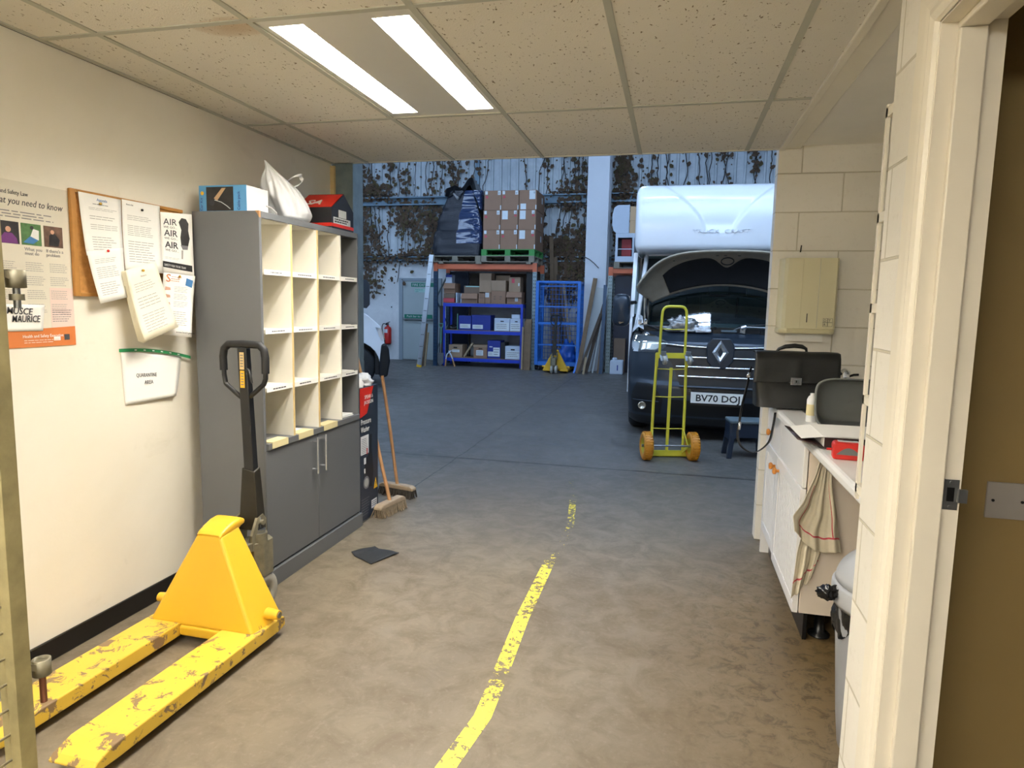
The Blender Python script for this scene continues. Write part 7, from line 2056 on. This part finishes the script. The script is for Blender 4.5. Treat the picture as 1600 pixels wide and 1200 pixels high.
m = MB('tan_card'); m.box((-0.97, 14.33, 2.932), (-0.6, 14.7, 3.19)); solo('tan_carton', 'lower tan box beside the white rounded panel', 'box', m, bevel=0.004)
m = MB('tan_card'); m.box((-0.97, 14.33, 3.192), (-0.58, 14.7, 3.48)); solo('tan_carton', 'upper tan box beside the white rounded panel', 'box', m, bevel=0.004)
m = MB('dark_blue_sheet'); m.box((-1.24, 14.45, 0.0), (1.4, 14.5, 2.05)); solo('upright_sheet', 'large dark blue panel standing in the second rack behind the door mirror', 'panel', m)
t = thing('white_canister', 'white canister with a blue number on the floor left of the van', 'canister', (-1.1, 14.1, 0))
m = MB('archive_white'); m.box((-1.24, 13.92, 0), (-0.97, 14.14, 0.30)); m.lathe([(0.05, 0), (0.05, 0.05), (0.0, 0.05)], (-1.15, 14.03, 0.30)); part('canister_body', m, t, bevel=0.02)
m = MB('archive_blue'); m.text('1', (-1.12, 13.918, 0.09), (1, 0, 0), (0, 0, 1), 0.16, off=0.02); part('number', m, t)
m = MB('carton_dark'); m.box((-1.20, 14.25, 0.0), (-0.96, 14.42, 0.74)); solo('brown_carton', 'upright brown box behind the white canister', 'box', m, bevel=0.004)

# fire extinguisher
t = thing('fire_extinguisher', 'red fire extinguisher hung on the white wall left of the fire exit', 'fire extinguisher', (-6.82, 15.28, 0.37))
m = MB('red_plastic'); m.lathe([(0.07, 0.39), (0.085, 0.40), (0.088, 0.42), (0.088, 0.76), (0.07, 0.80), (0.03, 0.82), (0.03, 0.85)], (-6.82, 15.28, 0)); m.cyl((-6.82, 15.28, 0.37), (-6.82, 15.28, 0.40), 0.075, n=20, m='black_plastic'); part('cylinder', m, t)
m = MB('black_plastic'); m.rbox((-6.82, 15.25, 0.875), (0.04, 0.1, 0.05)); m.bar((-6.82, 15.24, 0.90), (-6.74, 15.22, 0.93), 0.03, 0.012); m.tube(smooth_path([(-6.84, 15.22, 0.87), (-6.90, 15.2, 0.88), (-6.935, 15.2, 0.80), (-6.92, 15.2, 0.62), (-6.91, 15.2, 0.52)]), 0.011, 8); part('valve_and_hose', m, t)
m = MB('label_white'); m.grid(lambda u, v: (-6.82 + 0.0888 * sin(-0.9 + 1.2 * u), 15.28 - 0.0888 * cos(-0.9 + 1.2 * u), 0.66 + 0.09 * v), 10, 2); part('label', m, t)
m = MB('steel'); m.box((-6.86, 15.36, 0.6), (-6.78, 15.40, 0.66)); part('bracket', m, t)
m = MB('label_white'); m.box((-6.80, 15.395, 1.22), (-6.74, 15.4, 1.34)); m.cyl((-6.77, 15.393, 1.29), (-6.77, 15.396, 1.29), 0.018, n=10, m='black_gloss'); solo('wall_switch', 'small switch plate on the wall above the fire extinguisher', 'switch', m)

# ------------------------------------------------------------------ dead creeper on the hall wall
def creeper():
    R = random.Random(11)
    m = MB('vine_leaf')
    def leaf(x, y, z, s):
        a = R.uniform(0, 2 * pi); tilt = R.uniform(-0.6, 0.6)
        ca, sa = cos(a), sin(a)
        mt = 'vine_leaf_green' if R.random() < 0.22 else 'vine_leaf'
        pts = []
        for px, pz in ((0, -0.6), (0.45, -0.15), (0.3, 0.45), (0, 0.7), (-0.35, 0.4), (-0.5, -0.15)):
            qx, qz = (px * ca - pz * sa) * s, (px * sa + pz * ca) * s
            pts.append((x + qx, y - 0.3 * s * px * tilt - 0.2 * s * abs(px), z + qz))
        m._add(pts, [(0, 1, 2, 3, 4, 5)], mt)
    def strand(x0, z0, z1, drift, dens, sz, spread, wall=HY):
        n = max(6, int(abs(z1 - z0) / 0.09))
        x = x0; pts = []
        ph = R.uniform(0, 6)
        for k in range(n + 1):
            q = k / n
            z = z0 + (z1 - z0) * q
            x += R.uniform(-0.03, 0.03) + drift / n
            y = wall + (0.0 if z > 2.5 else -0.06)
            pts.append((x, y, z))
            cl = noise.noise(Vector((x * 1.1, z * 1.3, 3.0))) + 0.6 * noise.noise(Vector((x * 3.1, z * 3.3, 8.0)))
            dk = dens * max(0.15, min(2.6, 1.0 + cl * 3.2))
            for _ in range(int(dk) + (R.random() < dk % 1)):
                leaf(x + R.gauss(0, spread * (1 + 0.8 * max(0, cl))), y - R.uniform(0.02, 0.08), z + R.uniform(-0.07, 0.07), sz * R.choice((0.5, 0.7, 0.9, 1.2, 1.6)))
        m.tube(pts, 0.009, 4, 'vine_stem')
    # (x, bottom, top, drift, density, leaf size, spread)
    for i in range(13):
        strand(-7.6 + i * 0.24 + R.uniform(-.08, .08), R.choice((2.45, 2.45, 2.9)), 6.0, R.uniform(-.3, .3), R.choice((1.2, 2.0, 2.8)), 0.060, R.choice((0.05, 0.10, 0.16)))
    for x in (-7.55, -7.35, -7.15):
        strand(x, 1.6, 4.2, 0.1, 5.0, 0.065, 0.13)
    for x in (-6.35, -6.1, -5.7):
        strand(x, 2.5, 3.8, 0.1, 5.0, 0.06, 0.16)
    strand(-6.6, 1.9, 2.5, 0.1, 2.5, 0.055, 0.2)
    strand(-4.5, 3.7, 5.6, 0.5, 0.8, 0.045, 0.03)
    strand(-3.45, 3.9, 5.6, -0.1, 1.0, 0.05, 0.03); strand(-3.2, 3.8, 5.6, 0.2, 0.8, 0.05, 0.03)
    strand(-2.98, 2.4, 5.8, -0.05, 2.0, 0.06, 0.05)
    for x, z, d, s in ((-2.75, 2.3, 1, .05), (-2.5, 2.35, 1.6, .08), (-2.35, 2.3, 2.2, .1), (-2.2, 2.1, 3.5, .14), (-2.05, 2.0, 4.5, .14)):
        strand(x, z, 5.8, 0.05, d, 0.06, s)
    for x in (-2.9, -2.7, -2.5, -2.3, -2.1):
        strand(x, 1.55, 2.9, R.uniform(-.2, .2), 5.5, 0.065, 0.16)
    strand(-2.4, 1.3, 1.7, 0.2, 2, 0.05, 0.2)
    for x in (-1.35, -1.2): strand(x, 2.4, 5.8, 0.02, 4.5, 0.06, 0.09)
    for i in range(14):
        strand(-1.0 + i * 0.22 + R.uniform(-.06, .06), 2.9, 5.8, R.uniform(-.4, .4), R.choice((0.5, 1.6, 3.2)), 0.06, R.choice((0.03, 0.07, 0.13)))
    # along the rails
    for x0, x1, z in ((-7.8, -6.6, 3.95), (-7.8, -5.2, 2.52), (-7.8, -5.4, 2.40), (-2.9, -2.0, 3.95), (-2.9, -1.9, 3.65), (-3.0, -1.9, 2.5), (-1.3, 1.4, 3.9), (-1.3, 1.4, 3.7)):
        n = int((x1 - x0) / 0.05)
        pts = []
        for k in range(n + 1):
            x = x0 + (x1 - x0) * k / n
            pts.append((x, HY - 0.14, z + R.uniform(-.02, .02)))
            for _ in range(R.choice((1, 2, 3))): leaf(x + R.uniform(-.04, .04), HY - 0.12 - R.uniform(0, .05), z + R.gauss(0, 0.07), 0.055 * R.uniform(.6, 1.3))
        m.tube(pts, 0.010, 4, 'vine_stem')
    ob = solo('dead_foliage', 'dead brown creeper with dry leaves spread over the far hall wall', 'creeper', m)
    ob['kind'] = 'stuff'
creeper()
# a creeper shoot straying over the column
m = MB('vine_stem'); m.tube([(-1.90, 14.49, 2.45), (-1.80, 14.47, 2.40), (-1.70, 14.47, 2.32), (-1.60, 14.47, 2.22)], 0.008, 5); solo('dry_twig', 'dry twig sticking across the white hall column', 'twig', m)
